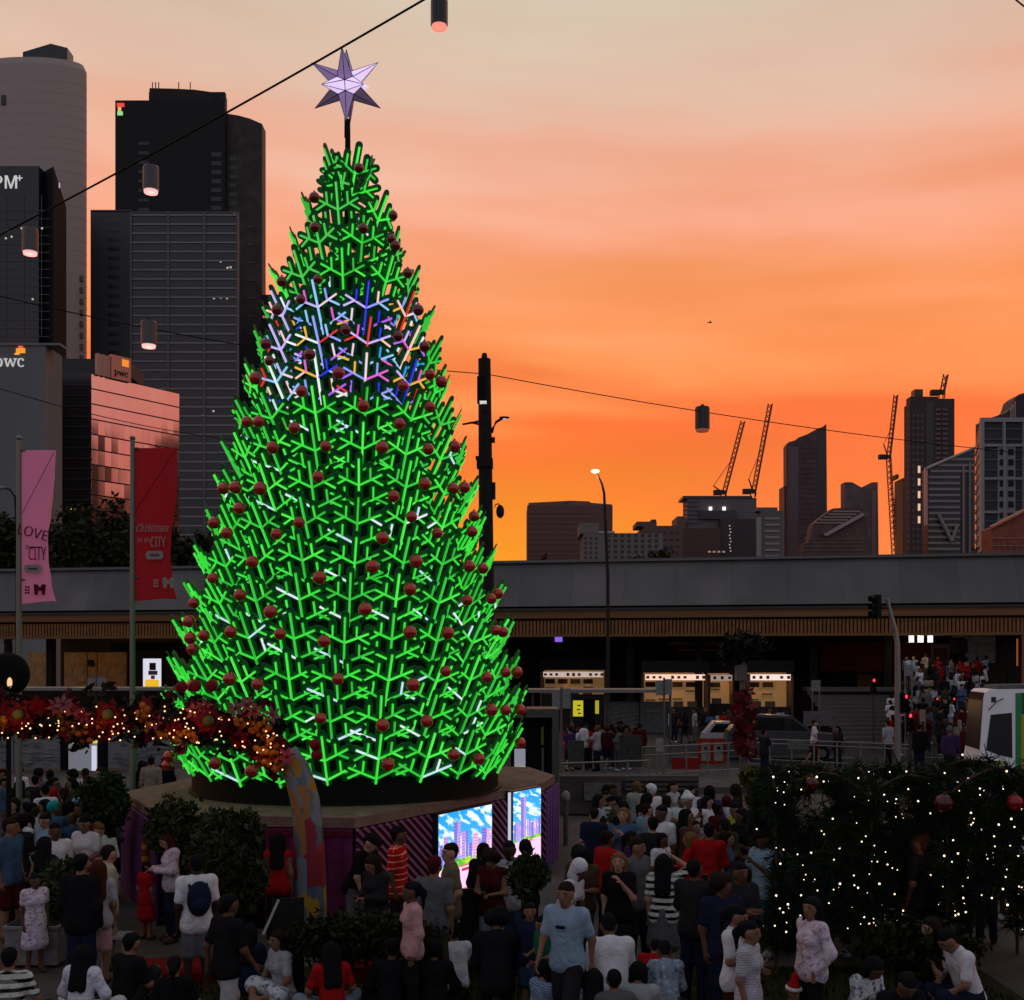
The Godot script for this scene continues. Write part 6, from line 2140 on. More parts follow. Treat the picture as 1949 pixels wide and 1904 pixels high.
func make_square() -> void:
	make_platform()
	make_arch()
	make_flower_pole()
	make_light_frames()
	var leaf := mt(0.020, 0.030, 0.010, 0.6, 0.0, 0.0)
	shrub("shrub", "tall rounded dark bush in front of the platform's pink panel", 437, 1645, 15.8, Vector3(0.58, 0.80, 0.5), 1500, leaf)
	shrub("shrub", "smaller dark bush in front of the platform's louvres", 335, 1580, 17.3, Vector3(0.5, 0.5, 0.45), 700, leaf)
	shrub("shrub", "dark bush left of the platform's purple corner, among the crowd", 196, 1530, 19.5, Vector3(0.42, 0.55, 0.4), 600, leaf)
	shrub("shrub", "round dark bush in front of the tall screen", 1006, 1668, 14.5, Vector3(0.24, 0.22, 0.22), 300, leaf)
	shrub("shrub", "leafy planting beside the girl in the flowered dress", 122, 1695, 16.1, Vector3(0.34, 0.5, 0.25), 420, leaf)
	shrub("hedge", "low dark hedge between the arch's painted leg and the seated crowd", 682, 1788, 13.9, Vector3(0.95, 0.26, 0.3), 900, mt(0.0114, 0.013, 0.0042, 0.6, 0.0, 0.0), false)
	shrub("shrub", "low planting under the garlanded frames behind the seated pair", 1745, 1800, 13.3, Vector3(0.75, 0.3, 0.35), 700, mt(0.0094, 0.0125, 0.0042, 0.6, 0.0, 0.0), false)
	# planter box the girl stands by
	var r := thing("planter_box", "white planter box behind the girl in the flowered dress", "planter", Vector3(P(70, HZ, 15.7).x, 0, -15.7))
	bx("box", Vector3(0, 0.30, 0), Vector3(0.72, 0.5, 0.4), mt(0.1716, 0.1716, 0.1768, 0.6), r)
	bx("rim", Vector3(0, 0.565, 0), Vector3(0.76, 0.035, 0.44), mt(0.2184, 0.2184, 0.2236, 0.6), r)
	bx("soil", Vector3(0, 0.59, 0), Vector3(0.68, 0.02, 0.36), mt(0.0104, 0.0078, 0.0052), r)
	# low red seats on the lawn
	for q in [["long low red seat between the man in light shorts and the hedge", 345, 0.22, 15.0, 1.15], ["bright red low seat beside the pink bloused woman", 705, 0.31, 15.1, 0.62], ["small red seat below the wide screen", 900, 0.26, 17.3, 0.3], ["red seat end at the bottom under the garlanded frames", 1790, 0.2, 14.0, 0.4]]:
		var s := thing("lawn_bench", q[0], "seat", Vector3(P(q[1], HZ, q[3]).x, 0, -q[3]), 0.08, "red lawn seats")
		var top: float = q[2]
		var mb := MB.new()
		mb.prism(PackedVector2Array([Vector2(-0.3, 0.02), Vector2(0.3, 0.02), Vector2(0.32, top * 0.7), Vector2(0.26, top), Vector2(-0.26, top), Vector2(-0.32, top * 0.7)]), Vector3.ZERO, Vector3.BACK, Vector3.UP, Vector3.RIGHT, -float(q[4]) * 0.5, float(q[4]) * 0.5)
		part("cushion", mb, mt(0.1456, 0.0036, 0.0042, 0.8), s)
		bx("plinth", Vector3(0, 0.01, 0), Vector3(float(q[4]) * 0.96, 0.02, 0.56), mt(0.0104, 0.0104, 0.0104), s)
	# two folding boards
	for q in [["dark folding board with a bright white edge near the painted leg", 548, 1738, 14.2, 0.42], ["dark folding board with a pale edge below the wide screen", 890, 1720, 15.4, -0.3]]:
		var s := thing("folding_sign", q[0], "sign", Vector3(P(q[1], HZ, q[3]).x, 0, -q[3]), 0.2, "folding boards in the square")
		var y: float = EYE - (q[2] - 28.0 - HZ) / F * float(q[3])
		bx("board", Vector3(0, y * 0.5, 0.08), Vector3(0.4, y, 0.02), mt(0.0104, 0.0104, 0.0104), s, Basis(Vector3.RIGHT, -0.12))
		bx("board", Vector3(0, y * 0.5, -0.1), Vector3(0.4, y, 0.02), mt(0.0104, 0.0104, 0.0104), s, Basis(Vector3.RIGHT, 0.12))
		bx("edge_strip", Vector3(-0.21, y - 0.2, 0.14), Vector3(0.03, 0.46, 0.03), mt(0.39, 0.39, 0.39, 0.5), s, Basis(Vector3.BACK, -float(q[4])))
	var cone := thing("marker_post", "orange marker post with a yellow band behind the red dressed girl", "post", Vector3(P(277, HZ, 17.6).x, 0, -17.6))
	var mb := MB.new()
	mb.lathe([Vector2(0.10, 0), Vector2(0.07, 0.1), Vector2(0.055, 1.45), Vector2(0.0, 1.47)], Vector3.ZERO, 12)
	part("shaft", mb, mt(0.2184, 0.0156, 0.0104), cone)
	for y in [1.12, 1.3]:
		mb = MB.new()
		mb.lathe([Vector2(0.063, y), Vector2(0.066, y), Vector2(0.066, y + 0.07), Vector2(0.063, y + 0.07)], Vector3.ZERO, 12)
		part("band", mb, mt(0.286, 0.182, 0.026), cone)
	var stool := thing("white_stool", "small white stool behind the man in the black jacket", "stool", Vector3(P(222, HZ, 15.5).x, 0, -15.5))
	bx("seat", Vector3(0, 0.46, 0), Vector3(0.34, 0.04, 0.34), mt(0.26, 0.26, 0.2496), stool)
	for s in [-0.14, 0.14]:
		for z in [-0.14, 0.14]:
			bx("leg", Vector3(s, 0.22, z), Vector3(0.03, 0.44, 0.03), mt(0.26, 0.26, 0.2496), stool)


# ---------------------------------------------------------------- people
var nets := {}
var pose_cache := {}


# one smooth skin round tapered bones: distances joined softly on a grid, meshed as surface nets
func net(bones: Array, cell: float) -> MB:
	var lo := Vector3(1e9, 1e9, 1e9)
	var hi := -lo
	for b in bones:
		var r: float = maxf(b[2], b[3]) + cell * 3.0 + 0.02
		var rv := Vector3(r, r, r)
		lo = lo.min((b[0] as Vector3).min(b[1]) - rv)
		hi = hi.max((b[0] as Vector3).max(b[1]) + rv)
	var nx := int((hi.x - lo.x) / cell) + 2
	var ny := int((hi.y - lo.y) / cell) + 2
	var nz := int((hi.z - lo.z) / cell) + 2
	var f := PackedFloat32Array()
	f.resize(nx * ny * nz)
	var mark := PackedByteArray()
	mark.resize(nx * ny * nz)
	var cand := PackedInt32Array()
	var k := 50.0
	var reach := maxf(0.055, cell * 1.9)
	var near := cell * 1.75 + 0.016
	for b in bones:
		var a: Vector3 = b[0]
		var e: Vector3 = b[1]
		var ra: float = b[2]
		var rb: float = b[3]
		var ba := e - a
		var bb := maxf(ba.length_squared(), 1e-8)
		var m := maxf(ra, rb) + reach
		var p0 := ((a.min(e) - Vector3(m, m, m) - lo) / cell).floor()
		var p1 := ((a.max(e) + Vector3(m, m, m) - lo) / cell).ceil()
		for z in range(maxi(int(p0.z), 0), mini(int(p1.z), nz - 1) + 1):
			for y in range(maxi(int(p0.y), 0), mini(int(p1.y), ny - 1) + 1):
				var i := (z * ny + y) * nx + maxi(int(p0.x), 0)
				for x in range(maxi(int(p0.x), 0), mini(int(p1.x), nx - 1) + 1):
					var p := lo + Vector3(x, y, z) * cell - a
					var t := clampf(p.dot(ba) / bb, 0.0, 1.0)
					var d := (p - ba * t).length() - ra - (rb - ra) * t
					if d < reach:
						f[i] += exp(-k * d)
						if mark[i] == 0 and absf(d) < near:
							mark[i] = 1
							cand.append(i)
					i += 1
	var mb := MB.new()
	var index := PackedInt32Array()
	index.resize(f.size())
	index.fill(-1)
	var step := PackedInt32Array([0, 1, nx, nx + 1, nx * ny, nx * ny + 1, nx * ny + nx, nx * ny + nx + 1])
	var edges := PackedInt32Array([0, 1, 2, 3, 4, 5, 6, 7, 0, 2, 1, 3, 4, 6, 5, 7, 0, 4, 1, 5, 2, 6, 3, 7])
	var made := PackedInt32Array()
	var val := PackedFloat32Array()
	val.resize(8)
	var total := f.size()
	for i in cand:
		if i + step[7] >= total:
			continue
		var inside := 0
		for c in 8:
			val[c] = f[i + step[c]]
			if val[c] > 1.0:
				inside += 1
		if inside == 0 or inside == 8:
			continue
		for c in 8:
			val[c] = -log(maxf(val[c], 0.03)) / k
		var at := Vector3.ZERO
		var n := 0
		for c in 12:
			var ea := edges[c * 2]
			var eb := edges[c * 2 + 1]
			if (val[ea] < 0.0) != (val[eb] < 0.0):
				var s := val[ea] / (val[ea] - val[eb])
				var pa := Vector3(ea & 1, (ea >> 1) & 1, ea >> 2)
				var pb := Vector3(eb & 1, (eb >> 1) & 1, eb >> 2)
				at += pa.lerp(pb, s)
				n += 1
		var ix := i % nx
		var iy := (i / nx) % ny
		var iz := i / (nx * ny)
		index[i] = mb.v.size()
		mb.v.append(lo + (Vector3(ix, iy, iz) + at / n) * cell)
		mb.n.append(Vector3.ZERO)
		mb.t.append(Vector2.ZERO)
		made.append(i)
	var axis := PackedInt32Array([1, nx, nx * ny])
	for i in made:
		var here := f[i] > 1.0
		for q in 3:
			var other := f[i + axis[q]] > 1.0
			if here == other:
				continue
			var u := axis[(q + 1) % 3]
			var w := axis[(q + 2) % 3]
			if i - u - w < 0:
				continue
			var a := index[i]
			var b := index[i - u]
			var c := index[i - u - w]
			var d := index[i - w]
			if b < 0 or c < 0 or d < 0:
				continue
			var nn := (mb.v[b] - mb.v[a]).cross(mb.v[c] - mb.v[a]) + (mb.v[c] - mb.v[a]).cross(mb.v[d] - mb.v[a])
			var out := Vector3.ZERO
			out[q] = 1.0 if here else -1.0
			if nn.dot(out) < 0.0:
				nn = -nn
				mb.ix.append_array([a, b, c, a, c, d])
			else:
				mb.ix.append_array([a, c, b, a, d, c])
			mb.n[a] += nn
			mb.n[b] += nn
			mb.n[c] += nn
			mb.n[d] += nn
	for j in mb.n.size():
		mb.n[j] = mb.n[j].normalized()
	return mb


func add_hand(mb: MB, wrist: Vector3, dir: Vector3, thumb: Vector3, curl: float) -> void:
	var d := dir.normalized()
	var side := (thumb - d * thumb.dot(d)).normalized()
	var palm := side.cross(d)
	mb.ball(wrist + d * 0.045, Vector3(0.040, 0.052, 0.016), 8, 6, Basis(side, d, palm))
	var lengths := [0.070, 0.080, 0.074, 0.056]
	for k in 4:
		var o := wrist + d * 0.083 + side * (0.028 - k * 0.019)
		var l: float = lengths[k]
		var d2 := (d * cos(curl) + palm * sin(curl)).normalized()
		var d3 := (d * cos(curl * 2.1) + palm * sin(curl * 2.1)).normalized()
		mb.sweep([o, o + d2 * l * 0.5, o + d2 * l * 0.5 + d3 * l * 0.5], [0.0095, 0.0085, 0.0065], 5)
	var o := wrist + d * 0.022 + side * 0.032
	mb.sweep([o, o + (d + side * 0.9).normalized() * 0.034, o + (d + side * 0.9).normalized() * 0.034 + (d + side * 0.25 + palm * 0.4).normalized() * 0.03], [0.0115, 0.010, 0.007], 5)


# where the joints are; a figure of 1.75 m that faces +z, its own left at +x
func joints(pose: String, sex: String) -> Dictionary:
	var key := pose + sex
	if pose_cache.has(key):
		return pose_cache[key]
	var w := 0.90 if sex == "f" else 1.0
	var j := {}
	var lean := 0.0
	var hip := Vector3(0, 0.93, 0)
	var legs := [[Vector3(0.10, 0.50, 0.02), Vector3(0.11, 0.09, -0.02), Vector3(0.02, -0.045, 0.16)], [Vector3(-0.10, 0.50, 0.02), Vector3(-0.11, 0.09, -0.02), Vector3(-0.02, -0.045, 0.16)]]
	# arms relative to the shoulder
	var down := [Vector3(0.055, -0.29, -0.03), Vector3(0.05, -0.54, 0.04)]
	var arms := [down, [down[0] * Vector3(-1, 1, 1), down[1] * Vector3(-1, 1, 1)]]
	var pitch := 0.05
	var yaw := 0.0
	match pose:
		"phone":
			arms = [[Vector3(0.07, -0.26, 0.12), Vector3(-0.08, -0.06, 0.32)], [Vector3(-0.07, -0.26, 0.12), Vector3(0.08, -0.06, 0.32)]]
			pitch = -0.08
		"text":
			arms = [[Vector3(0.05, -0.28, 0.04), Vector3(-0.08, -0.26, 0.28)], [Vector3(-0.05, -0.28, 0.04), Vector3(0.08, -0.26, 0.28)]]
			pitch = 0.5
		"chin":
			arms = [[Vector3(0.06, -0.27, 0.10), Vector3(-0.10, -0.04, 0.20)], arms[1]]
			pitch = 0.0
		"fold":
			arms = [[Vector3(0.06, -0.27, 0.06), Vector3(-0.22, -0.22, 0.20)], [Vector3(-0.06, -0.27, 0.06), Vector3(0.22, -0.25, 0.22)]]
		"head":
			arms = [arms[0], [Vector3(-0.20, 0.14, 0.06), Vector3(0.04, 0.30, 0.04)]]
			pitch = -0.05
		"walk":
			legs = [[Vector3(0.09, 0.51, 0.16), Vector3(0.10, 0.10, 0.18), Vector3(0.02, -0.04, 0.15)], [Vector3(-0.09, 0.49, -0.04), Vector3(-0.10, 0.14, -0.28), Vector3(-0.01, -0.08, 0.13)]]
			arms = [[Vector3(0.07, -0.28, -0.10), Vector3(0.07, -0.52, -0.08)], [Vector3(-0.07, -0.28, 0.06), Vector3(-0.07, -0.48, 0.22)]]
			lean = 0.06
		"carry":
			arms = [[Vector3(0.06, -0.27, 0.03), Vector3(-0.05, -0.36, 0.26)], [Vector3(-0.06, -0.27, 0.03), Vector3(0.10, -0.28, 0.27)]]
			pitch = 0.25
		"bend":
			lean = 0.42
			arms = [[Vector3(0.05, -0.28, 0.08), Vector3(0.03, -0.50, 0.20)], [Vector3(-0.05, -0.28, 0.08), Vector3(-0.03, -0.50, 0.20)]]
			pitch = 0.2
		"shift":
			legs = [[Vector3(0.12, 0.50, 0.06), Vector3(0.16, 0.09, 0.04), Vector3(0.06, -0.045, 0.15)], [Vector3(-0.08, 0.50, 0.0), Vector3(-0.07, 0.09, -0.03), Vector3(-0.02, -0.045, 0.16)]]
			arms = [[Vector3(0.10, -0.26, -0.06), Vector3(0.03, -0.47, 0.06)], arms[1]]
			yaw = 0.35
		"sit":
			hip = Vector3(0, 0.13, 0)
			lean = 0.22
			legs = [[Vector3(0.16, 0.46, 0.36), Vector3(0.13, 0.08, 0.56), Vector3(0.02, -0.03, 0.15)], [Vector3(-0.16, 0.46, 0.36), Vector3(-0.13, 0.08, 0.56), Vector3(-0.02, -0.03, 0.15)]]
			arms = [[Vector3(0.08, -0.25, 0.13), Vector3(-0.08, -0.33, 0.34)], [Vector3(-0.08, -0.25, 0.13), Vector3(0.08, -0.33, 0.34)]]
		"sitx":
			hip = Vector3(0, 0.13, 0)
			lean = 0.12
			legs = [[Vector3(0.36, 0.20, 0.28), Vector3(-0.02, 0.09, 0.40), Vector3(-0.13, -0.02, 0.03)], [Vector3(-0.36, 0.20, 0.28), Vector3(0.02, 0.09, 0.44), Vector3(0.13, -0.02, 0.03)]]
			arms = [[Vector3(0.12, -0.25, 0.06), Vector3(0.06, -0.42, 0.24)], [Vector3(-0.12, -0.25, 0.06), Vector3(-0.06, -0.42, 0.24)]]
		"sitchin":
			hip = Vector3(0, 0.42, 0)
			lean = 0.2
			legs = [[Vector3(0.13, 0.46, 0.42), Vector3(0.12, 0.09, 0.46), Vector3(0.02, -0.045, 0.16)], [Vector3(-0.13, 0.46, 0.42), Vector3(-0.12, 0.09, 0.46), Vector3(-0.02, -0.045, 0.16)]]
			arms = [[Vector3(0.06, -0.27, 0.12), Vector3(-0.08, -0.02, 0.17)], [Vector3(-0.06, -0.28, 0.06), Vector3(-0.02, -0.42, 0.25)]]
		"sitdown":
			hip = Vector3(0, 0.42, 0)
			lean = 0.34
			legs = [[Vector3(0.13, 0.46, 0.42), Vector3(0.12, 0.09, 0.46), Vector3(0.02, -0.045, 0.16)], [Vector3(-0.13, 0.46, 0.42), Vector3(-0.12, 0.09, 0.46), Vector3(-0.02, -0.045, 0.16)]]
			arms = [[Vector3(0.06, -0.27, 0.10), Vector3(-0.06, -0.36, 0.30)], [Vector3(-0.06, -0.27, 0.10), Vector3(0.06, -0.36, 0.30)]]
			pitch = 0.55
	var rot := Basis(Vector3.RIGHT, lean)
	j.hip = hip
	j.rot = rot
	j.neck = hip + rot * Vector3(0, 0.55, -0.01)
	j.sh = [hip + rot * Vector3(0.175 * w, 0.485, -0.01), hip + rot * Vector3(-0.175 * w, 0.485, -0.01)]
	j.hb = Basis(Vector3.UP, yaw) * Basis(Vector3.RIGHT, pitch + lean * 0.4)
	j.head = j.neck + j.hb * Vector3(0, 0.165, 0.02)
	j.top = (j.head as Vector3).y + 0.115
	j.hipj = [hip + Vector3(0.09, -0.02, 0), hip + Vector3(-0.09, -0.02, 0)]
	j.legs = legs
	j.el = []
	j.wr = []
	for s in 2:
		var r2 := Basis(Vector3.RIGHT, lean * 0.5)
		j.el.append(j.sh[s] + r2 * arms[s][0])
		j.wr.append(j.sh[s] + r2 * arms[s][1])
	pose_cache[key] = j
	return j


func layer_bones(j: Dictionary, sex: String, layer: String) -> Array:
	var out := []
	var hip: Vector3 = j.hip
	var rot: Basis = j.rot
	var w := 0.88 if sex == "f" else 1.0
	var g := 0.0
	var torso := []
	for s in [-1.0, 1.0]:
		torso.append([hip + rot * Vector3(s * 0.075, -0.02, -0.01), hip + rot * Vector3(s * 0.055 * w, 0.16, 0.0), 0.106 if sex == "f" else 0.098, 0.090 * w])
		torso.append([hip + rot * Vector3(s * 0.055 * w, 0.16, 0.0), hip + rot * Vector3(s * 0.080 * w, 0.38, 0.005), 0.090 * w, 0.098 * w])
		if sex == "f":
			torso.append([hip + rot * Vector3(s * 0.07, 0.34, 0.065), hip + rot * Vector3(s * 0.07, 0.345, 0.07), 0.055, 0.055])
	torso.append([j.sh[0], j.sh[1], 0.058, 0.058])
	torso.append([hip + rot * Vector3(0, 0.44, -0.005), hip + rot * Vector3(0, 0.52, -0.01), 0.085, 0.055])
	match layer:
		"body":
			out.append_array(torso)
			var c: Vector3 = j.head
			var hb: Basis = j.hb
			out.append([j.neck - rot * Vector3(0, 0.03, 0), c + hb * Vector3(0, -0.07, -0.015), 0.050, 0.046])
			out.append([c + hb * Vector3(0, 0.018, -0.028), c + hb * Vector3(0, 0.008, 0.014), 0.078, 0.076])
			out.append([c + hb * Vector3(0, -0.05, 0.026), c + hb * Vector3(0, -0.08, 0.038), 0.056, 0.042])
			out.append([c + hb * Vector3(0, -0.105, 0.058), c + hb * Vector3(0, -0.105, 0.06), 0.024, 0.024])
			out.append([c + hb * Vector3(0, -0.012, 0.092), c + hb * Vector3(0, -0.045, 0.106), 0.010, 0.015])
			for s in [-1.0, 1.0]:
				out.append([c + hb * Vector3(s * 0.078, -0.015, 0.0), c + hb * Vector3(s * 0.076, -0.05, 0.006), 0.015, 0.011])
			for s in 2:
				out.append([j.sh[s], j.el[s], 0.050, 0.038])
				out.append([j.el[s], j.wr[s], 0.038, 0.025])
				out.append([j.hipj[s], j.legs[s][0], 0.088, 0.056])
				out.append([j.legs[s][0], j.legs[s][1], 0.056, 0.036])
				out.append([j.legs[s][1], j.legs[s][1] + j.legs[s][2] * Vector3(1, 1, 0.9), 0.040, 0.032])
			return out
		"short", "long", "sleeveless":
			g = 0.017
			out.append_array(torso)
			if layer != "sleeveless":
				for s in 2:
					if layer == "short":
						out.append([j.sh[s], (j.sh[s] as Vector3).lerp(j.el[s], 0.72), 0.050, 0.047])
					else:
						out.append([j.sh[s], j.el[s], 0.054, 0.044])
						out.append([j.el[s], (j.el[s] as Vector3).lerp(j.wr[s], 0.93), 0.044, 0.034])
			if hip.y > 0.6:
				for s in [-1.0, 1.0]:
					out.append([hip + rot * Vector3(s * 0.075, 0.0, -0.003), hip + rot * Vector3(s * 0.078, -0.06, -0.005), 0.106, 0.106])
			return grown(out, g)
		"trousers", "shorts":
			for s in 2:
				out.append([hip + Vector3(0.08 if s == 0 else -0.08, 0.06, 0), j.hipj[s], 0.082, 0.094])
				out.append([j.hipj[s], (j.hipj[s] as Vector3).lerp(j.legs[s][0], 1.0 if layer == "trousers" else 0.94), 0.087, 0.068 if layer == "trousers" else 0.084])
				if layer == "trousers":
					out.append([j.legs[s][0], (j.legs[s][0] as Vector3).lerp(j.legs[s][1], 0.97), 0.068, 0.056])
			return grown(out, 0.010)
		"skirt", "dress":
			if hip.y < 0.6:
				for s in 2:
					out.append([j.hipj[s], (j.hipj[s] as Vector3).lerp(j.legs[s][0], 0.9), 0.12, 0.12])
				out.append([(j.hipj[0] as Vector3).lerp(j.legs[0][0], 0.5), (j.hipj[1] as Vector3).lerp(j.legs[1][0], 0.5), 0.1, 0.1])
			else:
				for s in [-1.0, 1.0]:
					out.append([hip + Vector3(s * 0.06, 0.08, 0), hip + Vector3(s * 0.11, -0.40, 0.0), 0.105, 0.125])
				out.append([hip + Vector3(0, 0.0, 0.04), hip + Vector3(0, -0.40, 0.07), 0.10, 0.12])
				out.append([hip + Vector3(0, 0.0, -0.04), hip + Vector3(0, -0.40, -0.08), 0.10, 0.12])
			if layer == "dress":
				out.append_array(grown(torso, 0.017))
				for s in 2:
					out.append([j.sh[s], (j.sh[s] as Vector3).lerp(j.el[s], 0.5), 0.066, 0.066])
			return grown(out, 0.004)
		"shoes":
			for s in 2:
				var a: Vector3 = j.legs[s][1]
				var d: Vector3 = j.legs[s][2]
				out.append([a + Vector3(0, -0.035, -0.02), a + d * Vector3(1, 0.85, 0.5), 0.046, 0.046])
				out.append([a + d * Vector3(1, 0.85, 0.5), a + d, 0.044, 0.038])
			return out
	var c: Vector3 = j.head
	var hb: Basis = j.hb
	if layer != "bald":
		out.append([c + hb * Vector3(0, 0.034, -0.036), c + hb * Vector3(0, 0.034, 0.006), 0.082, 0.078])
		out.append([c + hb * Vector3(0, -0.015, -0.045), c + hb * Vector3(0, -0.06, -0.045), 0.070, 0.052])
	match layer:
		"longhair":
			for s in [-1.0, 1.0]:
				out.append([c + hb * Vector3(s * 0.075, 0.0, -0.02), c + hb * Vector3(s * 0.095, -0.24, -0.02), 0.038, 0.040])
				out.append([c + hb * Vector3(s * 0.045, -0.02, -0.065), c + rot * Vector3(s * 0.06, -0.40, -0.12), 0.062, 0.055])
		"bob":
			for s in [-1.0, 1.0]:
				out.append([c + hb * Vector3(s * 0.072, 0.0, -0.018), c + hb * Vector3(s * 0.082, -0.12, -0.02), 0.038, 0.036])
		"bun":
			out.append([c + hb * Vector3(0, 0.075, -0.105), c + hb * Vector3(0, 0.085, -0.11), 0.048, 0.045])
		"ponytail":
			out.append([c + hb * Vector3(0, 0.04, -0.11), c + hb * Vector3(0, -0.05, -0.17), 0.035, 0.036])
			out.append([c + hb * Vector3(0, -0.05, -0.17), c + hb * Vector3(0, -0.26, -0.15), 0.036, 0.018])
		"cap":
			out.append([c + hb * Vector3(0, 0.045, 0.05), c + hb * Vector3(0, 0.032, 0.145), 0.066, 0.040])
		"curly":
			for k in 9:
				var a := TAU * k / 9.0
				out.append([c + hb * Vector3(cos(a) * 0.085, 0.03 + 0.04 * sin(a * 2.0), sin(a) * 0.07 - 0.04), c + hb * Vector3(cos(a) * 0.09, -0.02, sin(a) * 0.06 - 0.05), 0.05, 0.05])
		"hood":
			out.append([c + hb * Vector3(0, 0.05, -0.03), c + hb * Vector3(0, -0.12, -0.05), 0.105, 0.10])
		"hat":
			out.append([c + hb * Vector3(0, 0.06, 0), c + hb * Vector3(0, 0.13, -0.02), 0.10, 0.07])
			for k in 10:
				var a := TAU * k / 10.0
				out.append([c + hb * Vector3(cos(a) * 0.1, 0.055, sin(a) * 0.1), c + hb * Vector3(cos(a) * 0.13, 0.045, sin(a) * 0.13), 0.02, 0.014])
		"santa":
			out.append([c + hb * Vector3(0, 0.07, -0.01), c + hb * Vector3(0.03, 0.22, -0.04), 0.095, 0.045])
			out.append([c + hb * Vector3(0.03, 0.22, -0.04), c + hb * Vector3(0.08, 0.24, -0.06), 0.045, 0.02])
	return out


func grown(bones: Array, g: float) -> Array:
	var out := []
	for b in bones:
		out.append([b[0], b[1], b[2] + g, b[3] + g])
	return out


func layer_mesh(pose: String, sex: String, layer: String, cell: float) -> ArrayMesh:
	var key := "%s %s %s %.3f" % [pose, sex, layer, cell]
	if nets.has(key):
		return nets[key]
	var j := joints(pose, sex)
	var mb: MB
	if layer == "face":
		# eyes, brows and mouth
		mb = MB.new()
		var c: Vector3 = j.head
		var hb: Basis = j.hb
		for s in [-1.0, 1.0]:
			mb.ball(c + hb * Vector3(s * 0.033, -0.006, 0.088), Vector3(0.018, 0.011, 0.012), 8, 6, hb)
			mb.sweep([c + hb * Vector3(s * 0.016, 0.018, 0.098), c + hb * Vector3(s * 0.034, 0.022, 0.094), c + hb * Vector3(s * 0.052, 0.015, 0.080)], [0.005, 0.007, 0.004], 5)
	elif layer == "mouth":
		mb = MB.new()
		var c: Vector3 = j.head
		var hb: Basis = j.hb
		mb.ball(c + hb * Vector3(0, -0.075, 0.090), Vector3(0.027, 0.009, 0.011), 8, 6, hb)
	elif layer == "phone":
		mb = MB.new()
		var m: Vector3 = (j.wr[0] + j.wr[1]) * 0.5
		mb.box(m + Vector3(0, 0.08, 0.05), Vector3(0.075, 0.15, 0.012))
	else:
		mb = net(layer_bones(j, sex, layer), cell)
		if layer == "body" and cell < 0.03:
			for s in 2:
				var d: Vector3 = j.wr[s] - j.el[s]
				add_hand(mb, j.wr[s], d, Vector3(-0.3 if s == 0 else 0.3, 0.1, 1.0), 0.45)
	nets[key] = mb.mesh()
	return nets[key]


const DYES := {
	"black": [0.009, 0.009, 0.011], "charcoal": [0.018, 0.018, 0.021], "white": [0.60, 0.61, 0.64], "grey": [0.10, 0.103, 0.11], "palegrey": [0.33, 0.34, 0.36], "skyblue": [0.22, 0.33, 0.43],
	"blue": [0.05, 0.10, 0.19], "navy": [0.012, 0.016, 0.036], "red": [0.34, 0.010, 0.012], "maroon": [0.06, 0.008, 0.010], "teal": [0.015, 0.26, 0.28], "olive": [0.05, 0.048, 0.022], "khaki": [0.13, 0.105, 0.06],
	"pink": [0.46, 0.27, 0.28], "denim": [0.035, 0.055, 0.09], "palejeans": [0.20, 0.24, 0.29], "green": [0.010, 0.10, 0.05], "lime": [0.28, 0.32, 0.05], "cream": [0.42, 0.37, 0.28], "brown": [0.07, 0.04, 0.025],
	"purple": [0.05, 0.025, 0.08], "rust": [0.10, 0.028, 0.018], "yellow": [0.42, 0.30, 0.06], "coral": [0.42, 0.08, 0.09], "beige": [0.26, 0.22, 0.17], "blond": [0.13, 0.075, 0.03], "auburn": [0.055, 0.016, 0.010], "darkbrown": [0.018, 0.011, 0.008],
	"silver": [0.20, 0.20, 0.20],
}


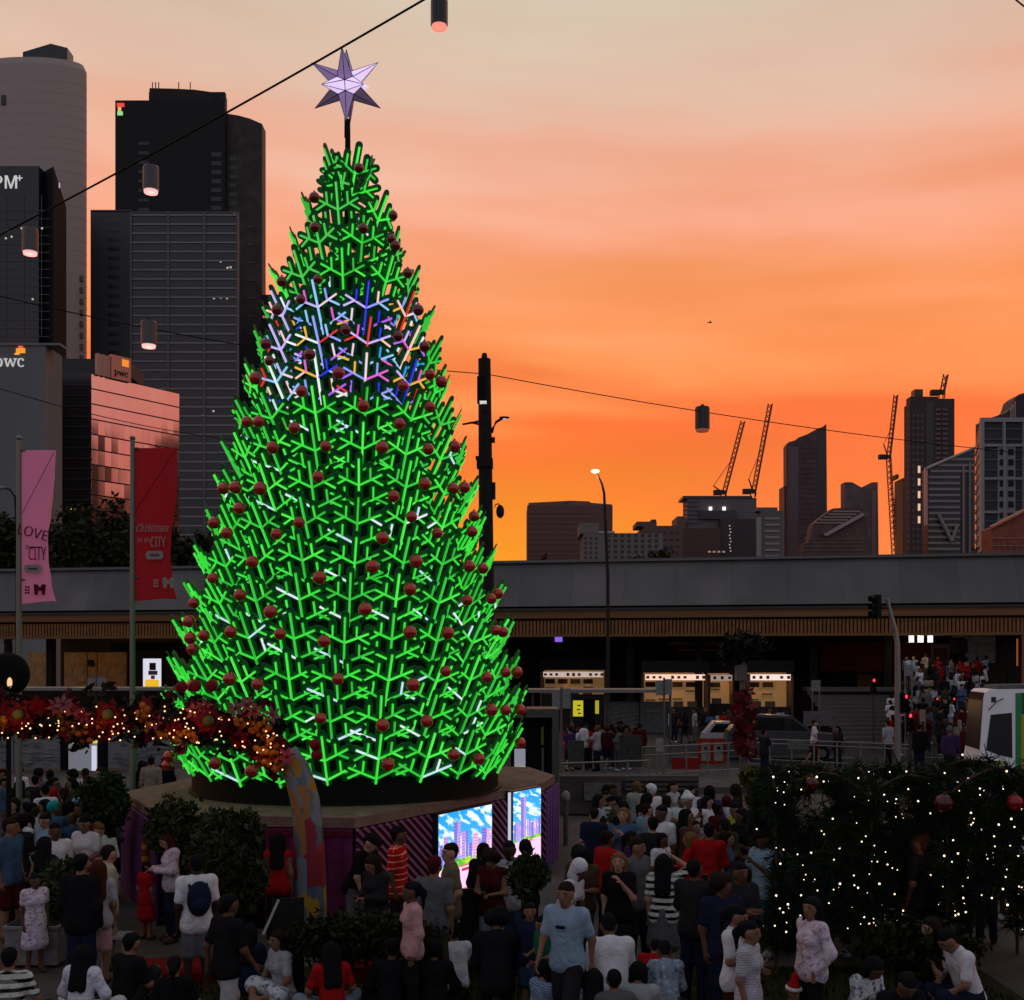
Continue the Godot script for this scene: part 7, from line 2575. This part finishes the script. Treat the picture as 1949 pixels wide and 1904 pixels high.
func dye(called: String) -> StandardMaterial3D:
	if DYES.has(called):
		var c: Array = DYES[called]
		var key := "dye " + called
		if not mats.has(key):
			var cl: StandardMaterial3D = mt(c[0], c[1], c[2], 0.9, 0.0, 0.7).duplicate()
			cl.metallic_specular = 0.14
			creases(cl)
			mats[key] = cl
		return mats[key]
	if mats.has(called):
		return mats[called]
	# printed and striped cloth
	var im := Image.create(64, 64, false, Image.FORMAT_RGB8)
	var r := RandomNumberGenerator.new()
	r.seed = hash(called) % 1000
	var m := StandardMaterial3D.new()
	m.uv1_triplanar = true
	m.roughness = 0.85
	m.uv1_scale = Vector3.ONE * 2.2
	match called:
		"redstripes":
			im.fill(Color(0.62, 0.06, 0.04))
			for k in 6:
				im.fill_rect(Rect2i(0, k * 11, 64, 2), Color(0.80, 0.62, 0.50))
			m.uv1_scale = Vector3.ONE * 1.9
		"blackwhite":
			im.fill(Color(0.05, 0.06, 0.05))
			for k in 4:
				im.fill_rect(Rect2i(0, k * 16, 64, 9), Color(0.74, 0.75, 0.72))
			m.uv1_scale = Vector3.ONE * 2.6
		"thinstripes":
			im.fill(Color(0.62, 0.63, 0.66))
			for k in 16:
				im.fill_rect(Rect2i(0, k * 4, 64, 1), Color(0.42, 0.44, 0.50))
		"denimstripes":
			im.fill(Color(0.30, 0.38, 0.48))
			for k in 16:
				im.fill_rect(Rect2i(0, k * 4, 64, 1), Color(0.55, 0.62, 0.70))
		_:
			var base := Color(0.74, 0.70, 0.74)
			var spots := [Color(0.55, 0.38, 0.46), Color(0.45, 0.42, 0.52)]
			if called == "darkfloral":
				base = Color(0.70, 0.72, 0.74)
				spots = [Color(0.12, 0.13, 0.16), Color(0.2, 0.24, 0.3)]
			if called == "print":
				base = Color(0.45, 0.50, 0.55)
				spots = [Color(0.12, 0.16, 0.22), Color(0.65, 0.70, 0.74)]
			if called == "lace":
				base = Color(0.74, 0.76, 0.80)
				spots = [Color(0.5, 0.52, 0.58), Color(0.84, 0.85, 0.88)]
			im.fill(base)
			for k in 46:
				var c := Vector2(r.randf() * 64, r.randf() * 64)
				var rad := r.randf_range(1.5, 4.5)
				for y in range(int(c.y - rad), int(c.y + rad) + 1):
					for x in range(int(c.x - rad), int(c.x + rad) + 1):
						if Vector2(x, y).distance_to(c) < rad * (0.7 + 0.4 * sin(x * 1.7 + y)):
							im.set_pixel(posmod(x, 64), posmod(y, 64), spots[k % 2])
	m.albedo_texture = ImageTexture.create_from_image(im)
	m.metallic_specular = 0.14
	creases(m)
	mats[called] = m
	return m


# soft folds in cloth
func creases(m: StandardMaterial3D) -> void:
	m.heightmap_enabled = true
	m.heightmap_texture = noise_tex[3]
	m.heightmap_scale = 1.2


const SKINS := [[0.30, 0.17, 0.12], [0.17, 0.09, 0.056], [0.085, 0.043, 0.026], [0.03, 0.016, 0.011]]


# who: pose, sex, skin, yaw in degrees; top and its sleeves; bottom and its cut; hair and its colour; anything carried
func person(x: float, y: float, height: float, who: String, label: String, group: String, fixed_depth := 0.0, ground := 0.0) -> Node3D:
	var q := who.split(" ", false)
	var pose := q[0]
	var sex := q[1]
	var j := joints(pose, sex)
	var s := height / 1.75
	var d := fixed_depth if fixed_depth > 0.0 else depth_of(y, float(j.top) * s + ground)
	var at := P(x, HZ, d)
	var o := thing("person", label, "person", Vector3(at.x, ground, -d), deg_to_rad(float(q[3])), group)
	o.scale = Vector3.ONE * s
	var big := height / d * F
	var cell := 0.019 if big > 185 else (0.028 if big > 110 else 0.040)
	var sk: Array = SKINS[int(q[2])]
	put("body", layer_mesh(pose, sex, "body", cell), mt(sk[0], sk[1], sk[2], 0.6, 0.0, 0.0), o)
	if q[5] == "dress":
		put("dress", layer_mesh(pose, sex, "dress", cell), dye(q[4]), o)
	else:
		put("shirt" if q[5] != "long" else "jacket", layer_mesh(pose, sex, q[5], cell), dye(q[4]), o)
		put(q[7], layer_mesh(pose, sex, q[7], cell), dye(q[6]), o)
	if q[8] == "santa":
		put("hair", layer_mesh(pose, sex, "short_hair", cell), dye("darkbrown"), o)
		put("hat", layer_mesh(pose, sex, "santa", cell), dye("red"), o)
		var pm := MB.new()
		var c: Vector3 = j.head
		pm.ball(c + j.hb * Vector3(0.09, 0.24, -0.065), Vector3.ONE * 0.04, 10, 8)
		for k in 14:
			var a := TAU * k / 14.0
			pm.ball(c + j.hb * Vector3(cos(a) * 0.098, 0.055, sin(a) * 0.098 - 0.008), Vector3.ONE * 0.032, 8, 6)
		part("hat_trim", pm, dye("white"), o)
	elif q[8] in ["cap", "hat", "hood"]:
		put("hat" if q[8] != "hood" else "hood", layer_mesh(pose, sex, q[8], cell), dye(q[9]), o)
	elif q[8] != "bald":
		put("hair", layer_mesh(pose, sex, q[8], cell), dye(q[9]), o)
	if big > 60 or pose.begins_with("sit"):
		put("shoes", layer_mesh(pose, sex, "shoes", cell), dye(["black", "palegrey", "brown", "white"][int(absf(x)) % 4]), o)
	if big > 110 and cos(deg_to_rad(float(q[3]))) > -0.35:
		put("eyes", layer_mesh(pose, sex, "face", 0.02), mt(0.008, 0.006, 0.005, 0.4, 0.0, 0.0), o)
		put("mouth", layer_mesh(pose, sex, "mouth", 0.02), mt(sk[0] * 0.7, sk[1] * 0.4, sk[2] * 0.42, 0.5, 0.0, 0.0), o)
	for k in range(10, q.size()):
		match q[k]:
			"phone":
				put("phone", layer_mesh(pose, sex, "phone", 0.02), mt(0.01, 0.01, 0.012, 0.2, 0.0, 0.0), o)
			"backpack":
				var mb := MB.new()
				var c: Vector3 = j.hip + j.rot * Vector3(0, 0.30, -0.19)
				mb.ball(c, Vector3(0.15, 0.22, 0.09), 14, 10)
				mb.ball(c + Vector3(0, -0.06, -0.07), Vector3(0.11, 0.10, 0.05), 10, 8)
				part("backpack", mb, dye("navy"), o)
				mb = MB.new()
				for e in [-1.0, 1.0]:
					mb.sweep([j.hip + j.rot * Vector3(e * 0.10, 0.42, -0.14), j.hip + j.rot * Vector3(e * 0.11, 0.535, 0.0), j.hip + j.rot * Vector3(e * 0.105, 0.40, 0.125), j.hip + j.rot * Vector3(e * 0.15, 0.2, 0.06)], [0.02, 0.02, 0.02, 0.018], 6)
				part("strap", mb, dye("navy"), o)
			"bag":
				var mb := MB.new()
				mb.sweep([j.hip + j.rot * Vector3(0.13, 0.50, -0.09), j.hip + j.rot * Vector3(0.08, 0.50, 0.06), j.hip + j.rot * Vector3(-0.05, 0.25, 0.15), j.hip + j.rot * Vector3(-0.2, 0.02, 0.06)], [0.012, 0.012, 0.012, 0.012], 6)
				part("strap", mb, dye("black"), o)
				mb = MB.new()
				mb.ball(j.hip + Vector3(-0.22, -0.06, 0.04), Vector3(0.05, 0.10, 0.12), 12, 8)
				part("bag", mb, dye("brown"), o)
			"paper":
				bx("paper_sheet", j.wr[0] + Vector3(-0.05, 0.16, 0.06), Vector3(0.30, 0.34, 0.01), dye("white"), o, Basis(Vector3.RIGHT, -0.3))
			"carrier":
				var mb := MB.new()
				mb.ball(j.hip + j.rot * Vector3(0, 0.30, 0.17), Vector3(0.13, 0.20, 0.10), 14, 10)
				part("baby_carrier", mb, dye("white"), o)
				mb = MB.new()
				mb.ball(j.hip + j.rot * Vector3(0, 0.53, 0.17), Vector3(0.07, 0.08, 0.075), 12, 8)
				part("baby_head", mb, dye("darkbrown"), o)
			"goldbag":
				var mb := MB.new()
				mb.ball(j.hip + j.rot * Vector3(0.1, 0.10, 0.25), Vector3(0.12, 0.12, 0.16), 12, 8)
				part("bag", mb, dye("yellow"), o)
			"logo":
				bx("chest_print", j.hip + j.rot * Vector3(-0.02, 0.37, 0.131), Vector3(0.10, 0.03, 0.01), dye("navy"), o, j.rot)
	return o


func make_people() -> void:
	var front := "people sitting on the lawn"
	var stand := "people standing in the square"
	var list := [
		# x, y of the head's top, height, who, label, group
		[14, 1806, 1.78, "sitx m 1 190 blackwhite short black trousers short_hair black", "seated man in a black and white striped shirt at the picture's corner", front],
		[152, 1800, 1.68, "sitx f 2 170 lace long white trousers longhair black", "seated woman with long black hair in a white lace top", front],
		[232, 1780, 1.76, "sit m 1 150 black short charcoal shorts short_hair black", "seated man in black with bare forearms beside the white lace top", front],
		[540, 1768, 1.66, "sitx f 1 -50 palegrey short darkfloral skirt bob darkbrown", "seated woman in a pale top and black and white flowered skirt", front],
		[632, 1795, 1.66, "sitx f 1 200 red short palejeans trousers longhair black", "seated woman in a bright red top whose black hair falls down her back", front],
		[745, 1788, 1.70, "sitx m 2 175 black long black trousers short_hair black", "seated person in black right beside the pink bloused woman", front],
		[826, 1790, 1.68, "sitx f 2 185 black long black trousers bob black", "seated dark haired person in black near the yellow bag", front],
		[869, 1762, 1.55, "sit m 1 200 white short beige trousers short_hair black goldbag", "seated child in a white shirt holding a yellow bag", front],
		[945, 1742, 1.88, "sitdown m 2 180 black long black trousers curly black", "seated person in a black jumper seen from behind below the white jeans", front],
		[1020, 1828, 1.62, "sit f 1 120 denimstripes long palejeans trousers bob black", "seated person in a blue striped shirt leaning forward", front],
		[1097, 1822, 1.66, "sitx f 2 180 navy short navy trousers longhair black", "seated person with a wide mane of black hair in front of the white shirted man", front],
		[1128, 1846, 1.58, "sitx f 2 165 print short denim trousers longhair black", "seated person in a printed blue top at the very bottom", front],
		[1170, 1848, 1.60, "sitx m 1 180 grey short charcoal trousers short_hair black", "seated dark haired boy in front of the white shirt's hem", front],
		[1214, 1832, 1.66, "sitx m 1 170 palegrey long charcoal trousers bob black", "seated person in a pale grey sweater beside the little red shirt", front],
		[1167, 1752, 1.90, "sitdown m 2 185 white long charcoal trousers short_hair black", "man in a plain white shirt seen from behind, bowed over the seated heads", front],
		[1236, 1796, 1.30, "sitdown m 1 150 red short navy shorts short_hair black", "little boy in a red shirt turning towards the patterned backpack", front],
		[1270, 1802, 1.52, "sitdown f 2 180 print long denim trousers short_hair black", "seated person with a grey printed back beside the lawn's bare patch", front],
		[1500, 1868, 1.30, "sit m 1 20 red long red trousers santa white", "small child in a red and white Christmas hat", front],
		[1630, 1812, 1.60, "sitdown f 2 30 darkfloral short black trousers longhair black", "seated woman in a black and white print in the shade of the frames", front],
		[1700, 1838, 1.70, "sitdown m 2 10 black long navy trousers short_hair black", "seated man all in dark clothes under the garlanded frames", front],
		[1790, 1744, 1.74, "sitchin f 0 -75 maroon short navy trousers longhair darkbrown", "seated woman with very long dark hair resting her chin on her hand", front],
		[1848, 1766, 1.78, "sitdown m 1 -80 white short navy trousers short_hair black", "seated man in a white and navy shirt bowing his head", front],
		# standing near the camera
		[66, 1663, 1.34, "stand f 2 40 floral dress x x bun black", "girl in a white flowered dress standing by the white planter", stand],
		[154, 1624, 1.80, "stand m 1 172 black long navy trousers short_hair black", "big man in a black jacket and dark jeans seen from behind", stand],
		[18, 1556, 1.86, "shift m 1 75 blue short maroon shorts short_hair darkbrown", "tall man in a blue shirt and maroon shorts at the picture's edge", stand],
		[85, 1592, 1.66, "stand f 1 160 black sleeveless black trousers longhair black", "woman in a black sleeveless top beside the tall man in blue", stand],
		[104, 1566, 1.74, "stand m 2 30 white short charcoal trousers short_hair black", "man in a bright white shirt facing the camera behind the black haired woman", stand],
		[100, 1525, 1.78, "shift m 1 150 blue short denim trousers cap teal", "man with a turquoise cap in the crowd near the flower arch", stand],
		[182, 1566, 1.66, "text f 0 60 white short khaki trousers ponytail blond paper", "woman with fair hair in white holding up a sheet of paper", stand],
		[206, 1608, 1.70, "shift m 0 120 cream short beige trousers short_hair darkbrown", "man in cream and beige clothes beside the big man in black", stand],
		[186, 1637, 1.62, "stand f 1 200 palegrey short pink shorts longhair auburn", "woman in pale pink shorts half hidden by the big man in black", stand],
		[278, 1640, 1.18, "stand f 1 150 red dress x x bob darkbrown", "girl in a red sleeveless dress by the orange marker post", stand],
		[326, 1583, 1.68, "text f 0 -60 floral long navy trousers longhair auburn", "woman with auburn hair in a white flowered jacket and dark jeans", stand],
		[374, 1625, 1.78, "stand m 3 205 white short grey shorts short_hair black backpack", "man in a white shirt and grey shorts carrying a backpack", stand],
		[430, 1702, 1.66, "walk m 2 140 black short palegrey shorts short_hair black", "man in a black top and pale shorts stepping across the lawn", stand],
		[529, 1585, 1.66, "stand f 1 180 red sleeveless black trousers longhair black", "woman in a red top between the bush and the painted leg", stand],
		[676, 1584, 1.76, "bend m 0 60 black short grey trousers cap black", "man in a black shirt and cap leaning over by the slanted battens", stand],
		[715, 1626, 1.66, "text f 1 -40 charcoal long navy trousers longhair darkbrown", "woman in dark clothes bending her head beside the capped man", stand],
		[757, 1572, 1.84, "shift m 2 80 redstripes short charcoal trousers short_hair black", "man in a red shirt with thin white stripes", stand],
		[784, 1678, 1.62, "stand f 2 -72 pink long black trousers ponytail black bag", "woman in a pale pink blouse with a thin shoulder strap", stand],
		[826, 1630, 1.76, "stand m 1 165 grey short olive trousers cap maroon", "man in a grey shirt and dark red cap seen from behind", stand],
		[858, 1604, 1.80, "shift m 0 -80 khaki short charcoal trousers short_hair darkbrown", "man in a khaki shirt standing before the wide screen", stand],
		[936, 1618, 1.68, "text f 1 -15 maroon sleeveless palejeans trousers curly darkbrown phone", "woman in a dark red top and white jeans looking down at her hands", stand],
		[969, 1600, 1.74, "stand m 3 20 palegrey short denim trousers short_hair black", "man in a pale shirt between the two screens", stand],
		[1000, 1597, 1.74, "fold m 3 170 black short charcoal trousers short_hair black", "dark figure outlined against the tall screen", stand],
		[920, 1604, 1.62, "stand f 2 150 black long black trousers bob black", "person with a dark bob at the corner of the wide screen", stand],
		[1008, 1718, 1.36, "shift m 1 -20 navy short denim shorts short_hair black", "boy in a navy and white shirt beside the man in pale blue", stand],
		[1036, 1742, 1.28, "carry m 1 -60 green short navy shorts short_hair black", "small boy in a green shirt held by the older boy", stand],
		[1080, 1677, 1.80, "walk m 1 -25 skyblue short charcoal shorts short_hair darkbrown logo", "man in a pale blue shirt with a small dark print on his chest", stand],
		[1068, 1636, 1.66, "bend f 2 60 white short navy trousers hood white", "person with a white hood bending behind the man in pale blue", stand],
		[1108, 1612, 1.70, "text m 1 -30 brown short denim trousers curly black", "man in a brown shirt behind the white hooded person", stand],
		[1178, 1622, 1.68, "chin f 0 -15 black short charcoal trousers longhair blond", "woman with long fair hair in a printed black shirt", stand],
		[1211, 1594, 1.80, "shift m 1 40 grey short charcoal trousers short_hair darkbrown", "bearded man in a grey shirt behind the fair haired woman", stand],
		[1263, 1624, 1.68, "head f 0 165 blackwhite short grey skirt longhair black", "woman with one arm raised to her head, in stripes and a grey skirt", stand],
		[1322, 1634, 1.78, "phone m 2 150 charcoal long navy trousers short_hair black phone", "man in a dark jacket holding up a phone", stand],
		[1374, 1662, 1.76, "shift m 2 15 navy short navy trousers curly darkbrown", "curly haired man in a navy shirt facing the camera", stand],
		[1408, 1640, 1.78, "fold m 2 20 charcoal short charcoal trousers short_hair black", "man in a dark jacket over white just behind the curly haired man", stand],
		[1398, 1722, 1.64, "carry f 1 60 white short maroon trousers ponytail black carrier", "woman in white with a baby carrier on her chest", stand],
		[1426, 1752, 1.58, "stand f 1 60 thinstripes short denim trousers ponytail black", "girl in a pale ribbed shirt and jeans beside the garlanded frame", stand],
		[1545, 1706, 1.66, "shift f 1 -68 floral long black trousers longhair black", "woman in a pale flowered blouse and black trousers under the fairy lights", stand],
		[1350, 1566, 1.76, "fold m 1 160 red long denim trousers short_hair black", "person in a plain red top deep in the crowd, seen from behind", stand],
		[1402, 1528, 1.70, "carry m 1 -60 lime short charcoal trousers short_hair black", "person in a yellow green shirt stretching out an arm", stand],
		[1310, 1512, 1.72, "phone f 1 30 white short navy trousers hat white phone", "person with a white hat and phone at the edge of the crowd", stand],
		[1240, 1492, 1.74, "phone m 0 -150 white short grey trousers cap white", "pale shirted person with a white cap near the low wall", stand],
		[1212, 1487, 1.70, "stand f 0 140 palegrey short palejeans trousers bob blond", "pale dressed woman standing by the low wall", stand],
		[1230, 1530, 1.66, "stand m 0 120 skyblue short skyblue trousers short_hair darkbrown", "child in a pale turquoise shirt among the standing crowd", stand],
		[1185, 1524, 1.74, "stand f 1 -100 coral short palegrey trousers longhair black", "woman in a coral red top near the slim green post", stand],
		[1154, 1505, 1.68, "stand m 1 30 blackwhite short charcoal trousers short_hair darkbrown", "boy in a striped shirt nearest to the slim green post", stand],
		[1470, 1494, 1.74, "shift m 0 -70 white short palegrey trousers short_hair darkbrown", "man in white beside the corner of the garlanded frame", stand],
		[288, 1440, 1.82, "stand m 0 178 beige short charcoal trousers short_hair black", "man in a beige shirt with his back to the square, above the platform", stand],
		[1640, 1612, 1.50, "stand f 0 20 coral short black trousers longhair darkbrown", "woman in coral seen through the garlanded frame's lights", stand],
		[1590, 1646, 1.28, "shift f 1 -30 white short maroon skirt longhair black", "woman in white and a maroon skirt seen through the garlands", stand],
		[1720, 1590, 1.60, "stand m 0 10 maroon short charcoal trousers short_hair darkbrown", "pale faced man seen between two garlanded frames", stand],
		[1690, 1600, 1.54, "stand m 1 190 palegrey short charcoal trousers short_hair black", "man in pale grey behind the crossed poles", stand],
		[1836, 1612, 1.48, "stand f 1 30 white short navy trousers bob black", "woman in white behind the frame nearest the tram", stand],
		[1878, 1600, 1.54, "stand m 2 170 palegrey short navy trousers short_hair black", "man in pale grey behind the frame at the picture's edge", stand],
		[1866, 1516, 1.74, "stand m 1 200 white short charcoal trousers short_hair black", "man in bright white behind the top of the last garlanded frame", stand],
		[1500, 1618, 1.44, "stand f 2 -20 palegrey long denim trousers longhair black", "woman in pale grey just inside the first garlanded frame", stand],
		[470, 1760, 1.62, "sitx f 1 170 navy short denim trousers longhair black", "seated woman in navy between the walking man and the folding board", front],
		[330, 1822, 1.60, "sitx f 1 190 black short denim trousers ponytail black", "seated woman with a ponytail in front of the long low red seat", front],
		# out in the street
		[1549, 1371, 1.72, "walk f 0 70 white short maroon skirt bun darkbrown", "woman in a white top and dark red skirt crossing behind the railing", "people in the street"],
		[1595, 1382, 1.66, "stand f 1 -60 charcoal short charcoal trousers longhair black bag", "woman in dark clothes with a pale bag behind the railing", "people in the street"],
		[1750, 1378, 1.80, "stand m 1 150 black long navy trousers short_hair black", "man in black standing by the end of the railing", "people in the street"],
		[1808, 1385, 1.80, "walk m 1 160 purple long black trousers hat grey", "person in a purple jacket and pale hat in front of the tram", "people in the street"],
		[1838, 1378, 1.76, "walk m 1 20 maroon long black trousers short_hair black", "person in a dark red jacket close to the tram's nose", "people in the street"],
		[1690, 1372, 1.74, "stand m 0 200 palegrey short black trousers short_hair darkbrown", "man in pale grey beside the leaning traffic light pole", "people in the street"],
		[1455, 1388, 1.70, "phone m 1 120 charcoal short navy trousers short_hair black", "dark dressed man behind the railing near the flowered pole", "people in the street"],
	]
	for p in list:
		var g := 0.2 if p[5] == "people in the street" else 0.0
		person(p[0], p[1], p[2], p[3], p[4], p[5], 0.0, g)
	# the rows of the crowd further back
	crowd("by the tram stop railing", 1118, 1462, [1492, 1512, 1534, 1558, 1582], [8, 8, 8, 7, 6], 0.0, true)
	crowd("under the flower arch", 2, 232, [1462, 1480, 1500, 1522, 1548], [8, 8, 7, 7, 6], 0.0, false)
	crowd("on the station steps", 1716, 1880, [1248, 1262, 1276, 1290, 1306], [10, 10, 10, 9, 9], 1.4, true)
	crowd("outside the station", 1690, 1880, [1318, 1332, 1348, 1362], [10, 10, 9, 9], 0.15, true)
	crowd("in the tram shelter", 1068, 1222, [1352, 1364], [9, 8], 0.2, true)
	crowd("before the food kiosks", 1260, 1500, [1322, 1332], [10, 9], 0.15, true)
	crowd("behind the garlanded frames", 1480, 1940, [1560, 1590], [9, 8], 0.0, true)
	crowd("above the platform's purple corner", 250, 345, [1446], [4], 0.0, false)


func crowd(place: String, x0: float, x1: float, ys: Array, ns: Array, ground: float, from_tree: bool) -> void:
	var ords := ["first", "second", "third", "fourth", "fifth", "sixth", "seventh", "eighth", "ninth", "tenth", "eleventh", "twelfth"]
	var tops := ["black", "maroon", "charcoal", "navy", "black", "white", "grey", "palegrey", "brown", "olive", "blue", "black", "beige", "red", "purple", "charcoal", "skyblue", "white", "palegrey", "white"]
	var said := {"black": "black", "maroon": "dark red", "charcoal": "charcoal", "navy": "navy", "white": "white", "grey": "grey", "palegrey": "pale grey", "brown": "brown", "olive": "olive", "blue": "blue", "beige": "beige", "red": "red", "purple": "purple", "skyblue": "pale blue"}
	var legs := ["charcoal", "navy", "denim", "black", "olive", "grey"]
	var hairs := ["short_hair", "short_hair", "longhair", "bob", "ponytail", "short_hair", "cap", "curly", "bun"]
	var cols := ["black", "black", "darkbrown", "darkbrown", "black", "black", "auburn", "darkbrown", "black", "darkbrown", "black", "blond"]
	var poses := ["stand", "shift", "stand", "phone", "fold", "text", "walk", "stand", "carry"]
	for k in ys.size():
		for i in ns[k]:
			var x := lerpf(x0, x1, (i + 0.5 + rng.randf_range(-0.38, 0.38)) / float(ns[k]))
			var y: float = ys[k] + rng.randf_range(-5, 5)
			var sex := "f" if rng.randf() < 0.5 else "m"
			var top: String = tops[rng.randi() % tops.size()]
			var h := rng.randf_range(1.58, 1.86) - (0.06 if sex == "f" else 0.0)
			if rng.randf() < 0.12 and ground == 0.0:
				h *= 0.82
			var hair: String = hairs[rng.randi() % hairs.size()]
			if sex == "f" and hair == "short_hair":
				hair = "longhair"
			var who := "%s %s %d %d %s %s %s %s %s %s" % [poses[rng.randi() % poses.size()], sex, [0, 1, 1, 2, 2, 3][rng.randi() % 6], rng.randi_range(0, 359), top, ["short", "short", "long"][rng.randi() % 3], legs[rng.randi() % legs.size()], "trousers" if rng.randf() < 0.75 else "shorts", hair, cols[rng.randi() % cols.size()]]
			var n: int = i if from_tree else ns[k] - 1 - i
			var label := "person in %s, %s from the tree in row %s %s" % [said[top], ords[n], ["one", "two", "three", "four", "five", "six"][k], place]
			var d := 0.0
			if ground > 0.0:
				# on the steps and the far pavement everyone's feet are where the ground is
				d = {"on the station steps": 66.0 - k * 2.2, "outside the station": 58.0 - k * 2.5, "in the tram shelter": 43.0 - k * 1.0, "before the food kiosks": 61.0 - k * 2.0}[place]
				d += rng.randf_range(-0.6, 0.6)
				var g := 0.2 if place == "in the tram shelter" else 0.0
				if place == "on the station steps":
					g = EYE - (y - HZ) / F * d - h
				if place == "outside the station":
					g = maxf(EYE - (y - HZ) / F * d - h, 0.0)
				person(x, y, h, who, label, "people " + place, d, g)
			else:
				person(x, y, h, who, label, "people " + place)


func make_steps() -> void:
	# broad steps that the station crowd stands on
	var r := thing("station_steps", "broad steps rising to the station behind the crossing", "steps", Vector3(P(1800, HZ, 62).x, 0, -62))
	for k in 14:
		bx("step", Vector3(0, 0.1 + k * 0.2, -4.0 - k * 0.55 + 8.6), Vector3(14, 0.2, 0.56 if k < 13 else 3.0), mt(0.10, 0.09, 0.085, 0.8), r)


func _ready() -> void:
	rng.seed = 20241
	unit_box = BoxMesh.new()
	make_noise()
	make_view()
	make_ground()
	make_west_towers()
	make_east_skyline()
	make_far_trees()
	make_station()
	make_steps()
	make_kiosks()
	make_street()
	make_overhead()
	make_tree()
	make_square()
	make_people()
